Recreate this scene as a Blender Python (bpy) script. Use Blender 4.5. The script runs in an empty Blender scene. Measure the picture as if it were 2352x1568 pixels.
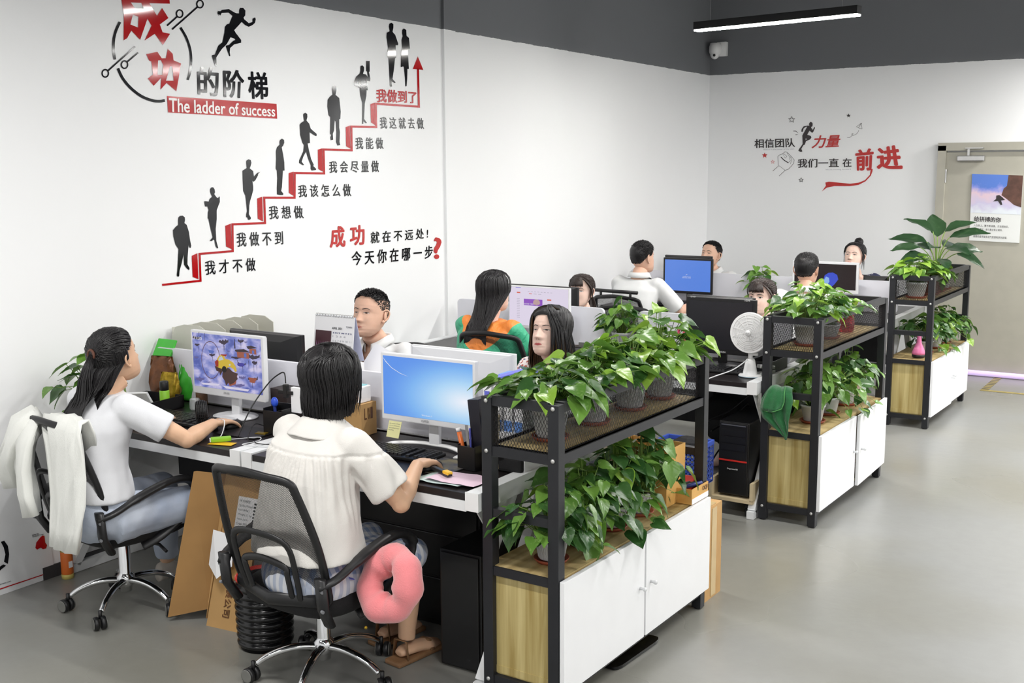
import bpy, bmesh, math, random
import numpy as np
from mathutils import Vector, Matrix, Quaternion, noise
PI = math.pi
random.seed(7)
SC = bpy.context.scene
COL = SC.collection

# ------------------------------------------------------------ camera, light, exposure
CAM = dict(f=2568.2, C=Vector((4.531, -0.855, 1.871)), yaw=-0.5706, pit=0.1516, rol=-0.0058)
def cam_axes():
    y, p, r = CAM['yaw'], CAM['pit'], CAM['rol']
    f = Vector((math.sin(y)*math.cos(p), math.cos(y)*math.cos(p), -math.sin(p)))
    rt = Vector((math.cos(y), -math.sin(y), 0)); up = rt.cross(f)
    return rt*math.cos(r)+up*math.sin(r), -rt*math.sin(r)+up*math.cos(r), f
CR, CU, CF = cam_axes()
cd = bpy.data.cameras.new('camera'); cam = bpy.data.objects.new('camera', cd); COL.objects.link(cam)
cd.sensor_width = 36.0; cd.lens = CAM['f']/2352*36; cd.clip_start = .05
cam.matrix_world = Matrix(((CR.x, CU.x, -CF.x, CAM['C'].x), (CR.y, CU.y, -CF.y, CAM['C'].y), (CR.z, CU.z, -CF.z, CAM['C'].z), (0, 0, 0, 1)))
SC.camera = cam
def at(px, py, ax, val):
    """the world point on the plane ax = val (a wall, a desk top, the floor) seen at a pixel of the photograph"""
    d = CF+CR*((px-1176)/CAM['f'])+CU*((784-py)/CAM['f'])
    i = 'xyz'.index(ax)
    return CAM['C']+d*((val-CAM['C'][i])/d[i])

W = bpy.data.worlds.new('world'); SC.world = W; W.use_nodes = True
W.node_tree.nodes['Background'].inputs[0].default_value = (.9, .95, 1, 1)
W.node_tree.nodes['Background'].inputs[1].default_value = .25
SC.view_settings.view_transform = 'Standard'; SC.view_settings.look = 'None'
SC.view_settings.exposure = -0.04; SC.view_settings.gamma = 1; SC.view_settings.use_curve_mapping = False
LAMP_Z = 2.87
def strip_light(x, y, w=1.2, power=26, z=LAMP_Z, d=.09, col=(1, .985, .96)):
    l = bpy.data.lights.new('ceiling_strip_light', 'AREA'); l.shape = 'RECTANGLE'; l.size = w; l.size_y = d
    l.energy = power; l.color = col
    o = bpy.data.objects.new('ceiling_strip_light', l); o.location = (x, y, z); COL.objects.link(o); return o
# the strip lamps of the same kind over the desks and the aisle (outside the frame)
for x in (1.755, 4.3, 6.8):
    for y in (-1.9, 1.03, 3.94, 6.85, 9.4):
        if (x, y) in ((1.755, 6.85),) or y == 9.4 and x < 3: continue
        strip_light(x, y, power=(46 if y < 2 else 40) if x < 3 else (74 if y > 6 else 38), d=.066)
strip_light(3.2, 5.4, power=30, d=.066)

# ------------------------------------------------------------ helpers
def lin(c):
    return tuple(((v/255/12.92) if v/255 <= .04045 else ((v/255+.055)/1.055)**2.4) for v in c)
MATS = {}
def mat(name, rgb, rough=.5, metal=0, var=.06, scale=8, bump=0, bscale=60, spec=.5, stretch=(1, 1, 1), rgb2=None, emit=0, trans=0, coat=0, alpha=1, sheen=0, sss=0):
    if name in MATS: return MATS[name]
    m = bpy.data.materials.new(name); m.use_nodes = True; MATS[name] = m
    nt = m.node_tree; b = nt.nodes['Principled BSDF']; L = nt.links.new
    b.inputs['Roughness'].default_value = rough; b.inputs['Metallic'].default_value = metal
    b.inputs['Specular IOR Level'].default_value = spec; b.inputs['Transmission Weight'].default_value = trans
    b.inputs['Coat Weight'].default_value = coat; b.inputs['Alpha'].default_value = alpha; b.inputs['Sheen Weight'].default_value = sheen
    if sss: b.inputs['Subsurface Weight'].default_value = sss; b.inputs['Subsurface Scale'].default_value = .008; b.inputs['Subsurface Radius'].default_value = (1, .4, .25)
    c = lin(rgb); c2 = lin(rgb2) if rgb2 else tuple(v*(1-var*2) for v in c)
    tc = nt.nodes.new('ShaderNodeTexCoord'); mp = nt.nodes.new('ShaderNodeMapping'); mp.inputs['Scale'].default_value = stretch
    no = nt.nodes.new('ShaderNodeTexNoise'); no.inputs['Scale'].default_value = scale; no.inputs['Detail'].default_value = 4
    L(tc.outputs['Object'], mp.inputs[0]); L(mp.outputs[0], no.inputs['Vector'])
    mx = nt.nodes.new('ShaderNodeMix'); mx.data_type = 'RGBA'; mx.inputs[6].default_value = (*c2, 1); mx.inputs[7].default_value = (*c, 1)
    mr = nt.nodes.new('ShaderNodeMapRange'); mr.inputs[1].default_value = .35; mr.inputs[2].default_value = .65
    L(no.outputs[0], mr.inputs[0]); L(mr.outputs[0], mx.inputs[0]); L(mx.outputs[2], b.inputs['Base Color'])
    if emit: L(mx.outputs[2], b.inputs['Emission Color']); b.inputs['Emission Strength'].default_value = emit
    if bump:
        n2 = nt.nodes.new('ShaderNodeTexNoise'); n2.inputs['Scale'].default_value = bscale; n2.inputs['Detail'].default_value = 5
        L(mp.outputs[0], n2.inputs['Vector'])
        bp = nt.nodes.new('ShaderNodeBump'); bp.inputs['Strength'].default_value = bump; bp.inputs['Distance'].default_value = .01
        L(n2.outputs[0], bp.inputs['Height']); L(bp.outputs[0], b.inputs['Normal'])
    return m

class MB:
    """collects shapes; build() links them as ONE mesh object"""
    def __init__(s): s.v = []; s.f = []; s.mi = []; s.cur = 0; s.sm = []; s.smooth = False
    def add(s, vs, fs):
        n = len(s.v); s.v += [tuple(v) for v in vs]
        for f in fs: s.f.append(tuple(i+n for i in f)); s.mi.append(s.cur); s.sm.append(s.smooth)
        return s
    def box(s, c, d, rot=None, bev=0):
        c = Vector(c); hx, hy, hz = d[0]/2, d[1]/2, d[2]/2
        if bev:
            bm = bmesh.new(); bmesh.ops.create_cube(bm, size=1)
            bmesh.ops.scale(bm, vec=(d[0], d[1], d[2]), verts=bm.verts)
            bmesh.ops.bevel(bm, geom=list(bm.edges), offset=bev, segments=2, affect='EDGES', profile=.6)
            vs = [v.co.copy() for v in bm.verts]; fs = [[v.index for v in f.verts] for f in bm.faces]; bm.free()
        else:
            vs = [Vector((x, y, z)) for x in (-hx, hx) for y in (-hy, hy) for z in (-hz, hz)]
            fs = [(0, 1, 3, 2), (4, 6, 7, 5), (0, 4, 5, 1), (2, 3, 7, 6), (0, 2, 6, 4), (1, 5, 7, 3)]
        if rot is not None: vs = [rot @ v for v in vs]
        return s.add([v+c for v in vs], fs)
    def tube(s, pts, r, n=10, closed=False, flat=1.0, up=None, caps=True):
        pts = [Vector(p) for p in pts]; N = len(pts)
        rr = r if isinstance(r, (list, tuple)) else [r]*N
        vs = []; fs = []; prev = None
        for i, p in enumerate(pts):
            if closed: t = pts[(i+1) % N]-pts[i-1]
            else: t = pts[min(i+1, N-1)]-pts[max(i-1, 0)]
            t = t.normalized() if t.length > 1e-9 else Vector((0, 0, 1))
            if prev is None:
                a = Vector(up) if up else (Vector((0, 0, 1)) if abs(t.z) < .9 else Vector((1, 0, 0)))
            else: a = prev
            a = a-t*a.dot(t)
            a = a.normalized() if a.length > 1e-6 else t.orthogonal().normalized()
            b = t.cross(a); prev = a
            for k in range(n):
                th = 2*PI*k/n; vs.append(p+a*math.cos(th)*rr[i]*flat+b*math.sin(th)*rr[i])
        for i in range(N if closed else N-1):
            j = (i+1) % N
            for k in range(n):
                k2 = (k+1) % n; fs.append((i*n+k, i*n+k2, j*n+k2, j*n+k))
        if not closed and caps: fs.append(tuple(range(n-1, -1, -1))); fs.append(tuple((N-1)*n+k for k in range(n)))
        return s.add(vs, fs)
    def cyl(s, a, b, r, n=16, r2=None): return s.tube([a, b], [r, r if r2 is None else r2], n)
    def lathe(s, prof, c=(0, 0, 0), n=24, rot=None, sx=1, sy=1):
        c = Vector(c); vs = []; fs = []
        for (r, z) in prof:
            for k in range(n):
                v = Vector((r*math.cos(2*PI*k/n)*sx, r*math.sin(2*PI*k/n)*sy, z)); vs.append((rot @ v if rot is not None else v)+c)
        for i in range(len(prof)-1):
            for k in range(n):
                k2 = (k+1) % n; fs.append((i*n+k, i*n+k2, (i+1)*n+k2, (i+1)*n+k))
        if prof[0][0] > 0: fs.append(tuple(range(n-1, -1, -1)))
        if prof[-1][0] > 0: fs.append(tuple((len(prof)-1)*n+k for k in range(n)))
        return s.add(vs, fs)
    def ball(s, c, r, n=12, m=8, rot=None):
        r = (r, r, r) if not isinstance(r, (tuple, list)) else r
        c = Vector(c); vs = []; fs = []
        for i in range(m+1):
            ph = PI*i/m
            for k in range(n):
                th = 2*PI*k/n; v = Vector((r[0]*math.sin(ph)*math.cos(th), r[1]*math.sin(ph)*math.sin(th), -r[2]*math.cos(ph)))
                vs.append((rot @ v if rot is not None else v)+c)
        for i in range(m):
            for k in range(n):
                k2 = (k+1) % n; fs.append((i*n+k, i*n+k2, (i+1)*n+k2, (i+1)*n+k))
        return s.add(vs, fs)
    def loft(s, rings, caps=True, closed=True):
        n = len(rings[0]); vs = [v for r in rings for v in r]; fs = []
        for i in range(len(rings)-1):
            for k in range(n if closed else n-1):
                k2 = (k+1) % n; fs.append((i*n+k, i*n+k2, (i+1)*n+k2, (i+1)*n+k))
        if caps and closed: fs.append(tuple(range(n-1, -1, -1))); fs.append(tuple((len(rings)-1)*n+k for k in range(n)))
        return s.add(vs, fs)
    def prism(s, poly, off):
        """polygon of 3D points, extruded along the vector off"""
        off = Vector(off); n = len(poly); a = [Vector(p) for p in poly]
        return s.add(a+[p+off for p in a], [tuple(range(n-1, -1, -1)), tuple(range(n, 2*n))]+[(i, (i+1) % n, n+(i+1) % n, n+i) for i in range(n)])
    def mesh(s, name='mesh', mats=None, weld=False, fixn=True):
        me = bpy.data.meshes.new(name); me.from_pydata(s.v, [], s.f)
        for m in (mats or []): me.materials.append(m)
        me.polygons.foreach_set('material_index', s.mi); me.polygons.foreach_set('use_smooth', s.sm)
        if fixn or weld:
            bm = bmesh.new(); bm.from_mesh(me)
            if weld: bmesh.ops.remove_doubles(bm, verts=bm.verts, dist=1e-5)
            bmesh.ops.recalc_face_normals(bm, faces=bm.faces); bm.to_mesh(me); bm.free()
        me.update(); return me
    def build(s, name, mats, parent=None, loc=None, **k):
        return obj(name, s.mesh(name, mats if isinstance(mats, (list, tuple)) else [mats], **k), parent, loc)
def obj(name, me, parent=None, loc=None):
    o = bpy.data.objects.new(name, me); COL.objects.link(o)
    if parent is not None: o.parent = parent
    if loc is not None: o.location = loc
    return o
def tag(o, label=None, cat=None, group=None, kind=None):
    if label: o['label'] = label
    if cat: o['category'] = cat
    if group: o['group'] = group
    if kind: o['kind'] = kind
    return o
def thing(name, label, cat, loc=(0, 0, 0), rz=0, group=None, rot=None):
    o = bpy.data.objects.new(name, None); COL.objects.link(o); o.empty_display_size = .05
    o.location = loc; o.rotation_euler = rot if rot else (0, 0, rz)
    return tag(o, label, cat, group)
def struct(o): o['kind'] = 'structure'; return o
def copy_tree(o, parent=None, label=None):
    c = o.copy(); COL.objects.link(c)
    if parent is not None: c.parent = parent
    if label: c['label'] = label
    for ch in list(o.children): copy_tree(ch, c)
    return c
def bez(p0, p1, p2, p3, n=12):
    p0, p1, p2, p3 = map(Vector, (p0, p1, p2, p3)); out = []
    for i in range(n+1):
        t = i/n; u = 1-t; out.append(p0*u**3+p1*3*u*u*t+p2*3*u*t*t+p3*t**3)
    return out
def crom(P, n=6):
    P = [Vector(p) for p in P]; out = []
    for i in range(len(P)-1):
        a = P[max(i-1, 0)]; b = P[i]; c = P[i+1]; d = P[min(i+2, len(P)-1)]
        for k in range(n):
            t = k/n; out.append(.5*((2*b)+(c-a)*t+(2*a-5*b+4*c-d)*t*t+(3*b-a-3*c+d)*t**3))
    out.append(P[-1]); return out
def Rz(a): return Matrix.Rotation(a, 3, 'Z')
def Rx(a): return Matrix.Rotation(a, 3, 'X')
def Ry(a): return Matrix.Rotation(a, 3, 'Y')

# text -> flat mesh with the letters in it (glyph outlines filled), fitted to a quadrilateral
def text_mesh(s, bold=0, shear=0, depth=0):
    cu = bpy.data.curves.new('txt', 'FONT'); cu.body = s; cu.size = 1; cu.offset = bold; cu.shear = shear; cu.resolution_u = 3; cu.fill_mode = 'FRONT' if depth == 0 else 'BOTH'
    o = bpy.data.objects.new('txt', cu); COL.objects.link(o)
    dg = bpy.context.evaluated_depsgraph_get(); ev = o.evaluated_get(dg); me = bpy.data.meshes.new_from_object(ev)
    bpy.data.objects.remove(o); bpy.data.curves.remove(cu)
    return me
def text_on(name, s, quad, material, bold=0, shear=0, parent=None, off=None):
    """quad: TL, TR, BR, BL world points; the letters fill it edge to edge. Bold strokes come from laid-over shifted copies"""
    me = text_mesh(s, 0, shear)
    if not me.vertices: return None
    n = len(me.vertices); co = np.empty(n*3); me.vertices.foreach_get('co', co); co = co.reshape(-1, 3)
    a, b = co.min(0), co.max(0); fs = [tuple(p.vertices) for p in me.polygons]
    sh = [(0, 0)] if bold <= 0 else [(0, 0), (bold, 0), (-bold, 0), (0, bold*.7), (0, -bold*.7), (bold*.7, bold*.5), (-bold*.7, -bold*.5), (bold*.7, -bold*.5), (-bold*.7, bold*.5)]
    TL, TR, BR, BL = [np.array(q) for q in quad]
    nn = np.cross(TR-TL, BL-TL); nn = nn/np.linalg.norm(nn)
    if nn @ (np.array(CAM['C'])-TL) < 0: nn = -nn
    V = []; F = []
    for k, (dx, dy) in enumerate(sh):
        u = (co[:, 0]+dx-a[0]+bold)/max(b[0]-a[0]+2*bold, 1e-6); v = (co[:, 1]+dy-a[1]+bold)/max(b[1]-a[1]+2*bold, 1e-6)
        P = (BL[None]*(1-u)[:, None]+BR[None]*u[:, None])*(1-v)[:, None]+(TL[None]*(1-u)[:, None]+TR[None]*u[:, None])*v[:, None]+nn*k*.00012
        V += [tuple(p) for p in P]; F += [tuple(i+k*n for i in f) for f in fs]
    bpy.data.meshes.remove(me)
    mb = MB(); mb.add(V, F); return mb.build(name, material, parent, fixn=False)
# ------------------------------------------------------------ the room
WALL_Y = 9.915
def wall_mat(name, white, dark, zline, jag, ax):
    """white paint up to a ragged hand-cut line, dark grey paint above it"""
    m = bpy.data.materials.new(name); m.use_nodes = True; nt = m.node_tree; L = nt.links.new; b = nt.nodes['Principled BSDF']
    tc = nt.nodes.new('ShaderNodeTexCoord'); sx = nt.nodes.new('ShaderNodeSeparateXYZ'); L(tc.outputs['Object'], sx.inputs[0])
    no = nt.nodes.new('ShaderNodeTexNoise'); no.inputs['Scale'].default_value = 9; no.inputs['Detail'].default_value = 6; no.inputs['Roughness'].default_value = .7
    L(tc.outputs['Object'], no.inputs['Vector'])
    ma = nt.nodes.new('ShaderNodeMath'); ma.operation = 'MULTIPLY_ADD'; ma.inputs[1].default_value = jag; L(no.outputs[0], ma.inputs[0]); L(sx.outputs['Z'], ma.inputs[2])
    gt = nt.nodes.new('ShaderNodeMath'); gt.operation = 'GREATER_THAN'; gt.inputs[1].default_value = zline+jag*.5; L(ma.outputs[0], gt.inputs[0])
    n2 = nt.nodes.new('ShaderNodeTexNoise'); n2.inputs['Scale'].default_value = 1.3; L(tc.outputs['Object'], n2.inputs['Vector'])
    mw = nt.nodes.new('ShaderNodeMix'); mw.data_type = 'RGBA'; mw.inputs[6].default_value = (*lin(white), 1); mw.inputs[7].default_value = (*lin([v*.985 for v in white]), 1); L(n2.outputs[0], mw.inputs[0])
    mx = nt.nodes.new('ShaderNodeMix'); mx.data_type = 'RGBA'; L(gt.outputs[0], mx.inputs[0]); L(mw.outputs[2], mx.inputs[6]); mx.inputs[7].default_value = (*lin(dark), 1)
    L(mx.outputs[2], b.inputs['Base Color']); b.inputs['Roughness'].default_value = .75; b.inputs['Specular IOR Level'].default_value = .25
    bu = nt.nodes.new('ShaderNodeBump'); bu.inputs['Strength'].default_value = .06; n3 = nt.nodes.new('ShaderNodeTexNoise'); n3.inputs['Scale'].default_value = 120
    L(tc.outputs['Object'], n3.inputs['Vector']); L(n3.outputs[0], bu.inputs['Height']); L(bu.outputs[0], b.inputs['Normal'])
    return m
M_wall = wall_mat('white wall paint', (245, 246, 247), (116, 118, 122), 2.805, .02, 0)
M_ceil = mat('dark ceiling paint', (100, 101, 104), .8)
struct(MB().box((-.06, 3, 1.9), (.12, 14, 3.8)).build('wall_left', M_wall))
struct(MB().box((3.9, WALL_Y+.06, 1.9), (7.8, .12, 3.8)).build('wall_far', M_wall))
struct(MB().box((7.8, 3, 1.9), (.12, 14, 3.8)).build('wall_right', M_wall))
struct(MB().box((3.9, -4, 1.9), (7.8, .12, 3.8)).build('wall_near', M_wall))
struct(MB().box((3.9, 3, 3.86), (7.9, 14, .12)).build('ceiling', M_ceil))
# a shallow pilaster on the left wall
struct(MB().box((.004, 5.425, 1.9), (.03, .13, 3.8)).build('trim_1', M_wall))
fm = bpy.data.materials.new('grey epoxy floor'); fm.use_nodes = True
def floor_mat(m):
    nt = m.node_tree; L = nt.links.new; b = nt.nodes['Principled BSDF']
    tc = nt.nodes.new('ShaderNodeTexCoord')
    n1 = nt.nodes.new('ShaderNodeTexNoise'); n1.inputs['Scale'].default_value = .9; n1.inputs['Detail'].default_value = 2; L(tc.outputs['Object'], n1.inputs['Vector'])
    cr = nt.nodes.new('ShaderNodeValToRGB'); L(n1.outputs[0], cr.inputs[0])
    cr.color_ramp.elements[0].position = .3; cr.color_ramp.elements[0].color = (*lin((138, 137, 130)), 1)
    cr.color_ramp.elements[1].position = .62; cr.color_ramp.elements[1].color = (*lin((147, 149, 151)), 1)
    n2 = nt.nodes.new('ShaderNodeTexNoise'); n2.inputs['Scale'].default_value = 14; n2.inputs['Detail'].default_value = 8; L(tc.outputs['Object'], n2.inputs['Vector'])
    mx = nt.nodes.new('ShaderNodeMix'); mx.data_type = 'RGBA'; mx.blend_type = 'MULTIPLY'; mx.inputs[0].default_value = .35
    g = nt.nodes.new('ShaderNodeMapRange'); g.inputs[1].default_value = .3; g.inputs[2].default_value = .7; g.inputs[3].default_value = .88; g.inputs[4].default_value = 1.05
    L(n2.outputs[0], g.inputs[0]); L(cr.outputs[0], mx.inputs[6]); L(g.outputs[0], mx.inputs[7])
    last = mx.outputs[2]
    for cx, cy, rx, ry in ((3.14, 4.95, .62, .62), (3.55, 6.7, .8, .5), (3.4, 3.0, .6, .5)):   # worn brownish rings on the coating
        mp = nt.nodes.new('ShaderNodeMapping'); mp.vector_type = 'POINT'; mp.inputs['Location'].default_value = (-(cx-3.9)/rx, -(cy-3)/ry, 0); mp.inputs['Scale'].default_value = (1/rx, 1/ry, 0); L(tc.outputs['Object'], mp.inputs[0])
        wn = nt.nodes.new('ShaderNodeTexNoise'); wn.inputs['Scale'].default_value = 2.2; wn.inputs['Detail'].default_value = 3; L(mp.outputs[0], wn.inputs['Vector'])
        ln = nt.nodes.new('ShaderNodeVectorMath'); ln.operation = 'LENGTH'; L(mp.outputs[0], ln.inputs[0])
        ad = nt.nodes.new('ShaderNodeMath'); ad.operation = 'MULTIPLY_ADD'; ad.inputs[1].default_value = .7; L(wn.outputs[0], ad.inputs[0]); L(ln.outputs['Value'], ad.inputs[2])
        rg = nt.nodes.new('ShaderNodeValToRGB'); L(ad.outputs[0], rg.inputs[0]); e = rg.color_ramp.elements; e[0].position = .75; e[0].color = (.15, .15, .15, 1); e[1].position = 1.5; e[1].color = (0, 0, 0, 1)
        x = e.new(1.12); x.color = (.75, .75, .75, 1); x = e.new(1.28); x.color = (.1, .1, .1, 1)
        m3 = nt.nodes.new('ShaderNodeMix'); m3.data_type = 'RGBA'; L(rg.outputs[0], m3.inputs[0]); L(last, m3.inputs[6]); m3.inputs[7].default_value = (*lin((126, 124, 108)), 1); last = m3.outputs[2]
    L(last, b.inputs['Base Color'])
    r = nt.nodes.new('ShaderNodeMapRange'); r.inputs[1].default_value = .3; r.inputs[2].default_value = .7; r.inputs[3].default_value = .24; r.inputs[4].default_value = .4
    L(n1.outputs[0], r.inputs[0]); L(r.outputs[0], b.inputs['Roughness']); b.inputs['Specular IOR Level'].default_value = .5
    bu = nt.nodes.new('ShaderNodeBump'); bu.inputs['Strength'].default_value = .05; bu.inputs['Distance'].default_value = .02; L(n2.outputs[0], bu.inputs['Height']); L(bu.outputs[0], b.inputs['Normal'])
floor_mat(fm)
struct(MB().box((3.9, 3, -.05), (7.9, 14, .1)).build('floor', fm))
M_skirt = mat('dark skirting', (60, 60, 62), .6)
struct(MB().box((.004, 2.6, .03), (.012, .9, .06)).build('baseboard_left', M_skirt))

# ------------------------------------------------------------ prints on the walls
from mathutils.geometry import tessellate_polygon
M_black = mat('black vinyl', (20, 21, 25), .07, spec=.3, var=.02)
M_red = mat('red vinyl', (178, 18, 24), .07, spec=.3, var=.03)
M_red2 = mat('matt red vinyl', (190, 40, 38), .4, var=.03)
M_dark2 = mat('matt charcoal vinyl', (48, 42, 44), .4, var=.03)
M_grey2 = mat('pale grey vinyl', (168, 168, 176), .5, var=.02)
M_pink2 = mat('pale red vinyl', (214, 130, 130), .5, var=.02)
M_white_v = mat('white vinyl', (244, 240, 238), .3, var=.02)
LZ = .0022
class Zf:
    """a traced region of the photograph: maps its coordinates to a wall plane"""
    def __init__(s, ox, oy, k, ax='x', val=LZ): s.ox, s.oy, s.k, s.ax, s.val = ox, oy, k, ax, val
    def p(s, x, y, d=0): return at(s.ox+x*s.k, s.oy+y*s.k, s.ax, s.val+d)
    def q(s, *c, d=0): return [s.p(x, y, d) for x, y in c]
    def poly(s, mb, txt, holes=(), d=0):
        loops = []
        for t in (txt,)+tuple(holes):
            n = [float(v) for v in t.replace(';', ' ').replace(',', ' ').split()]
            loops.append([s.p(n[i], n[i+1], d) for i in range(0, len(n), 2)])
        flat = [v for l in loops for v in l]
        proj = [[(v.y, v.z, 0) if s.ax == 'x' else (v.x, v.z, 0) for v in l] for l in loops]
        mb.add(flat, tessellate_polygon(proj)); return mb
    def line(s, mb, pts, w, closed=False, d=0):
        """a stroke of width w (in traced units) through pts"""
        P = [Vector((x, y)) for x, y in pts]; N = len(P); L = []; R = []
        for i in range(N):
            a = P[i-1] if (closed or i > 0) else P[i]; b = P[(i+1) % N] if (closed or i < N-1) else P[i]
            t1 = (P[i]-a); t2 = (b-P[i])
            t1 = t1.normalized() if t1.length else t2.normalized(); t2 = t2.normalized() if t2.length else t1
            n1 = Vector((-t1.y, t1.x)); n2 = Vector((-t2.y, t2.x)); m = (n1+n2)
            m = m/max(m.length_squared/2, .5)
            L.append(P[i]+m*w/2); R.append(P[i]-m*w/2)
        vs = [s.p(v.x, v.y, d) for v in L+R]
        mb.add(vs, [(i, (i+1) % N, N+(i+1) % N, N+i) for i in range(N if closed else N-1)]); return mb
def ell(cx, cy, rx, ry, n=28): return [(cx+rx*math.cos(2*PI*i/n), cy+ry*math.sin(2*PI*i/n)) for i in range(n)]
Z1 = Zf(220, 0, .18707); Z2 = Zf(360, 400, .17222); Z3 = Zf(520, 240, .17857); Z4 = Zf(720, 30, .20408); Z5 = Zf(740, 490, .12755); ZA = Zf(180, 0, .44643)
def decal(name, label, cat, mb, m, group=None): return tag(mb.build(name, m, fixn=False), label, cat, group)

mb = MB()
Z1.poly(mb, '290,-160 600,-160 640,-60 900,-60 910,45 660,40 752,195 815,98 893,222 787,300 820,395 912,415 825,553 725,415 600,497 685,315 635,230 545,490 437,375 385,470 342,495 345,180',
        holes=('455,180 525,205 520,338 425,300', '430,30 560,35 590,105 480,100'))
decal('wall_character', 'large angular red Chinese character at the very top left of the wall', 'wall lettering', mb, M_red)
mb = MB()
Z1.poly(mb, '620,665 757,635 810,715 862,715 885,598 945,660 955,740 1048,778 990,1120 870,1018 795,1100 803,955 712,1052 640,965 703,915 683,755 655,742',
        holes=('765,742 800,740 830,800 817,920 757,918', '910,815 940,815 957,990 863,990'))
decal('wall_character', 'angular red Chinese character inside the black circuit circle, above the red banner', 'wall lettering', mb, M_red)
t = thing('circle_emblem', 'broken black circle with four ring-ended lines around the red characters', 'wall decal', at(300, 110, 'x', LZ))
def rel(o, parent):  # keep world place under a thing without rotation
    o.parent = parent; o.location = -Vector(parent.location)
for pts, w in (([(297, 270), (250, 370), (222, 480), (218, 600), (235, 730)], 34), ([(1040, 338), (1110, 460), (1155, 590), (1170, 700), (1168, 800), (1150, 910), (1128, 980)], 30),
               ([(272, 838), (330, 960), (430, 1080), (560, 1180), (690, 1232), (780, 1243), (848, 1232)], 34)):
    mb = MB(); Z1.line(mb, [(v.x, v.y) for v in crom([(a, b, 0) for a, b in pts], 5)], w); rel(mb.build('arc', M_black, fixn=False), t)
for (cx, cy, a, b) in ((1280, 50, (1250, 85), (938, 360)), (1030, 168, (998, 205), (875, 315)), (117, 900, (150, 868), (483, 570)), (353, 793, (385, 760), (520, 645))):
    mb = MB(); Z1.line(mb, [(x, y) for x, y in ell(cx, cy, 39, 46)], 17, True); Z1.line(mb, [a, b], 20, d=.0002); rel(mb.build('ring_line', M_black, fixn=False), t)
t = thing('title_lettering', 'three heavy black Chinese characters right of the circle, above the red banner', 'wall lettering', at(530, 185, 'x', LZ))
for ch, q in (('的', ((1240, 810), (1510, 830), (1512, 1190), (1250, 1165))), ('阶', ((1558, 845), (1830, 860), (1812, 1215), (1570, 1195))), ('梯', ((1860, 870), (2110, 885), (2122, 1225), (1880, 1215)))):
    rel(text_on('character', ch, Z1.q(*q), M_black, bold=.028), t)
t = thing('english_banner', 'slanting red banner reading The ladder of success in white', 'wall decal', at(510, 245, 'x', LZ))
mb = MB(); Z1.poly(mb, '875,1178 2220,1275 2228,1457 888,1380'); rel(mb.build('banner', M_red, fixn=False), t)
rel(text_on('lettering', 'The ladder of success', Z1.q((895, 1197), (2200, 1300), (2203, 1435), (900, 1375), d=.001), M_white_v, bold=.02), t)
RUN = '1775,95 1810,95 1838,130 1835,190 1815,215 1822,235 1880,285 1925,270 1925,232 1955,213 1965,235 1955,280 1925,308 1878,330 1835,308 1792,270 1755,310 1700,370 1720,405 1785,490 1785,525 1700,545 1650,590 1645,640 1652,690 1640,690 1598,570 1600,558 1635,552 1690,500 1715,490 1705,475 1655,457 1610,540 1565,585 1545,605 1480,705 1482,760 1485,815 1465,808 1425,690 1430,675 1462,670 1505,560 1555,520 1580,400 1585,330 1610,298 1640,290 1680,195 1630,155 1545,160 1540,172 1528,192 1520,176 1503,193 1508,172 1486,178 1500,162 1485,148 1506,148 1490,135 1530,138 1550,120 1635,112 1690,145 1722,162 1760,165 1762,120'
decal('runner_silhouette', 'black silhouette of a sprinting man above the title characters', 'wall decal', Z1.poly(MB(), RUN), M_black)
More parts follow.
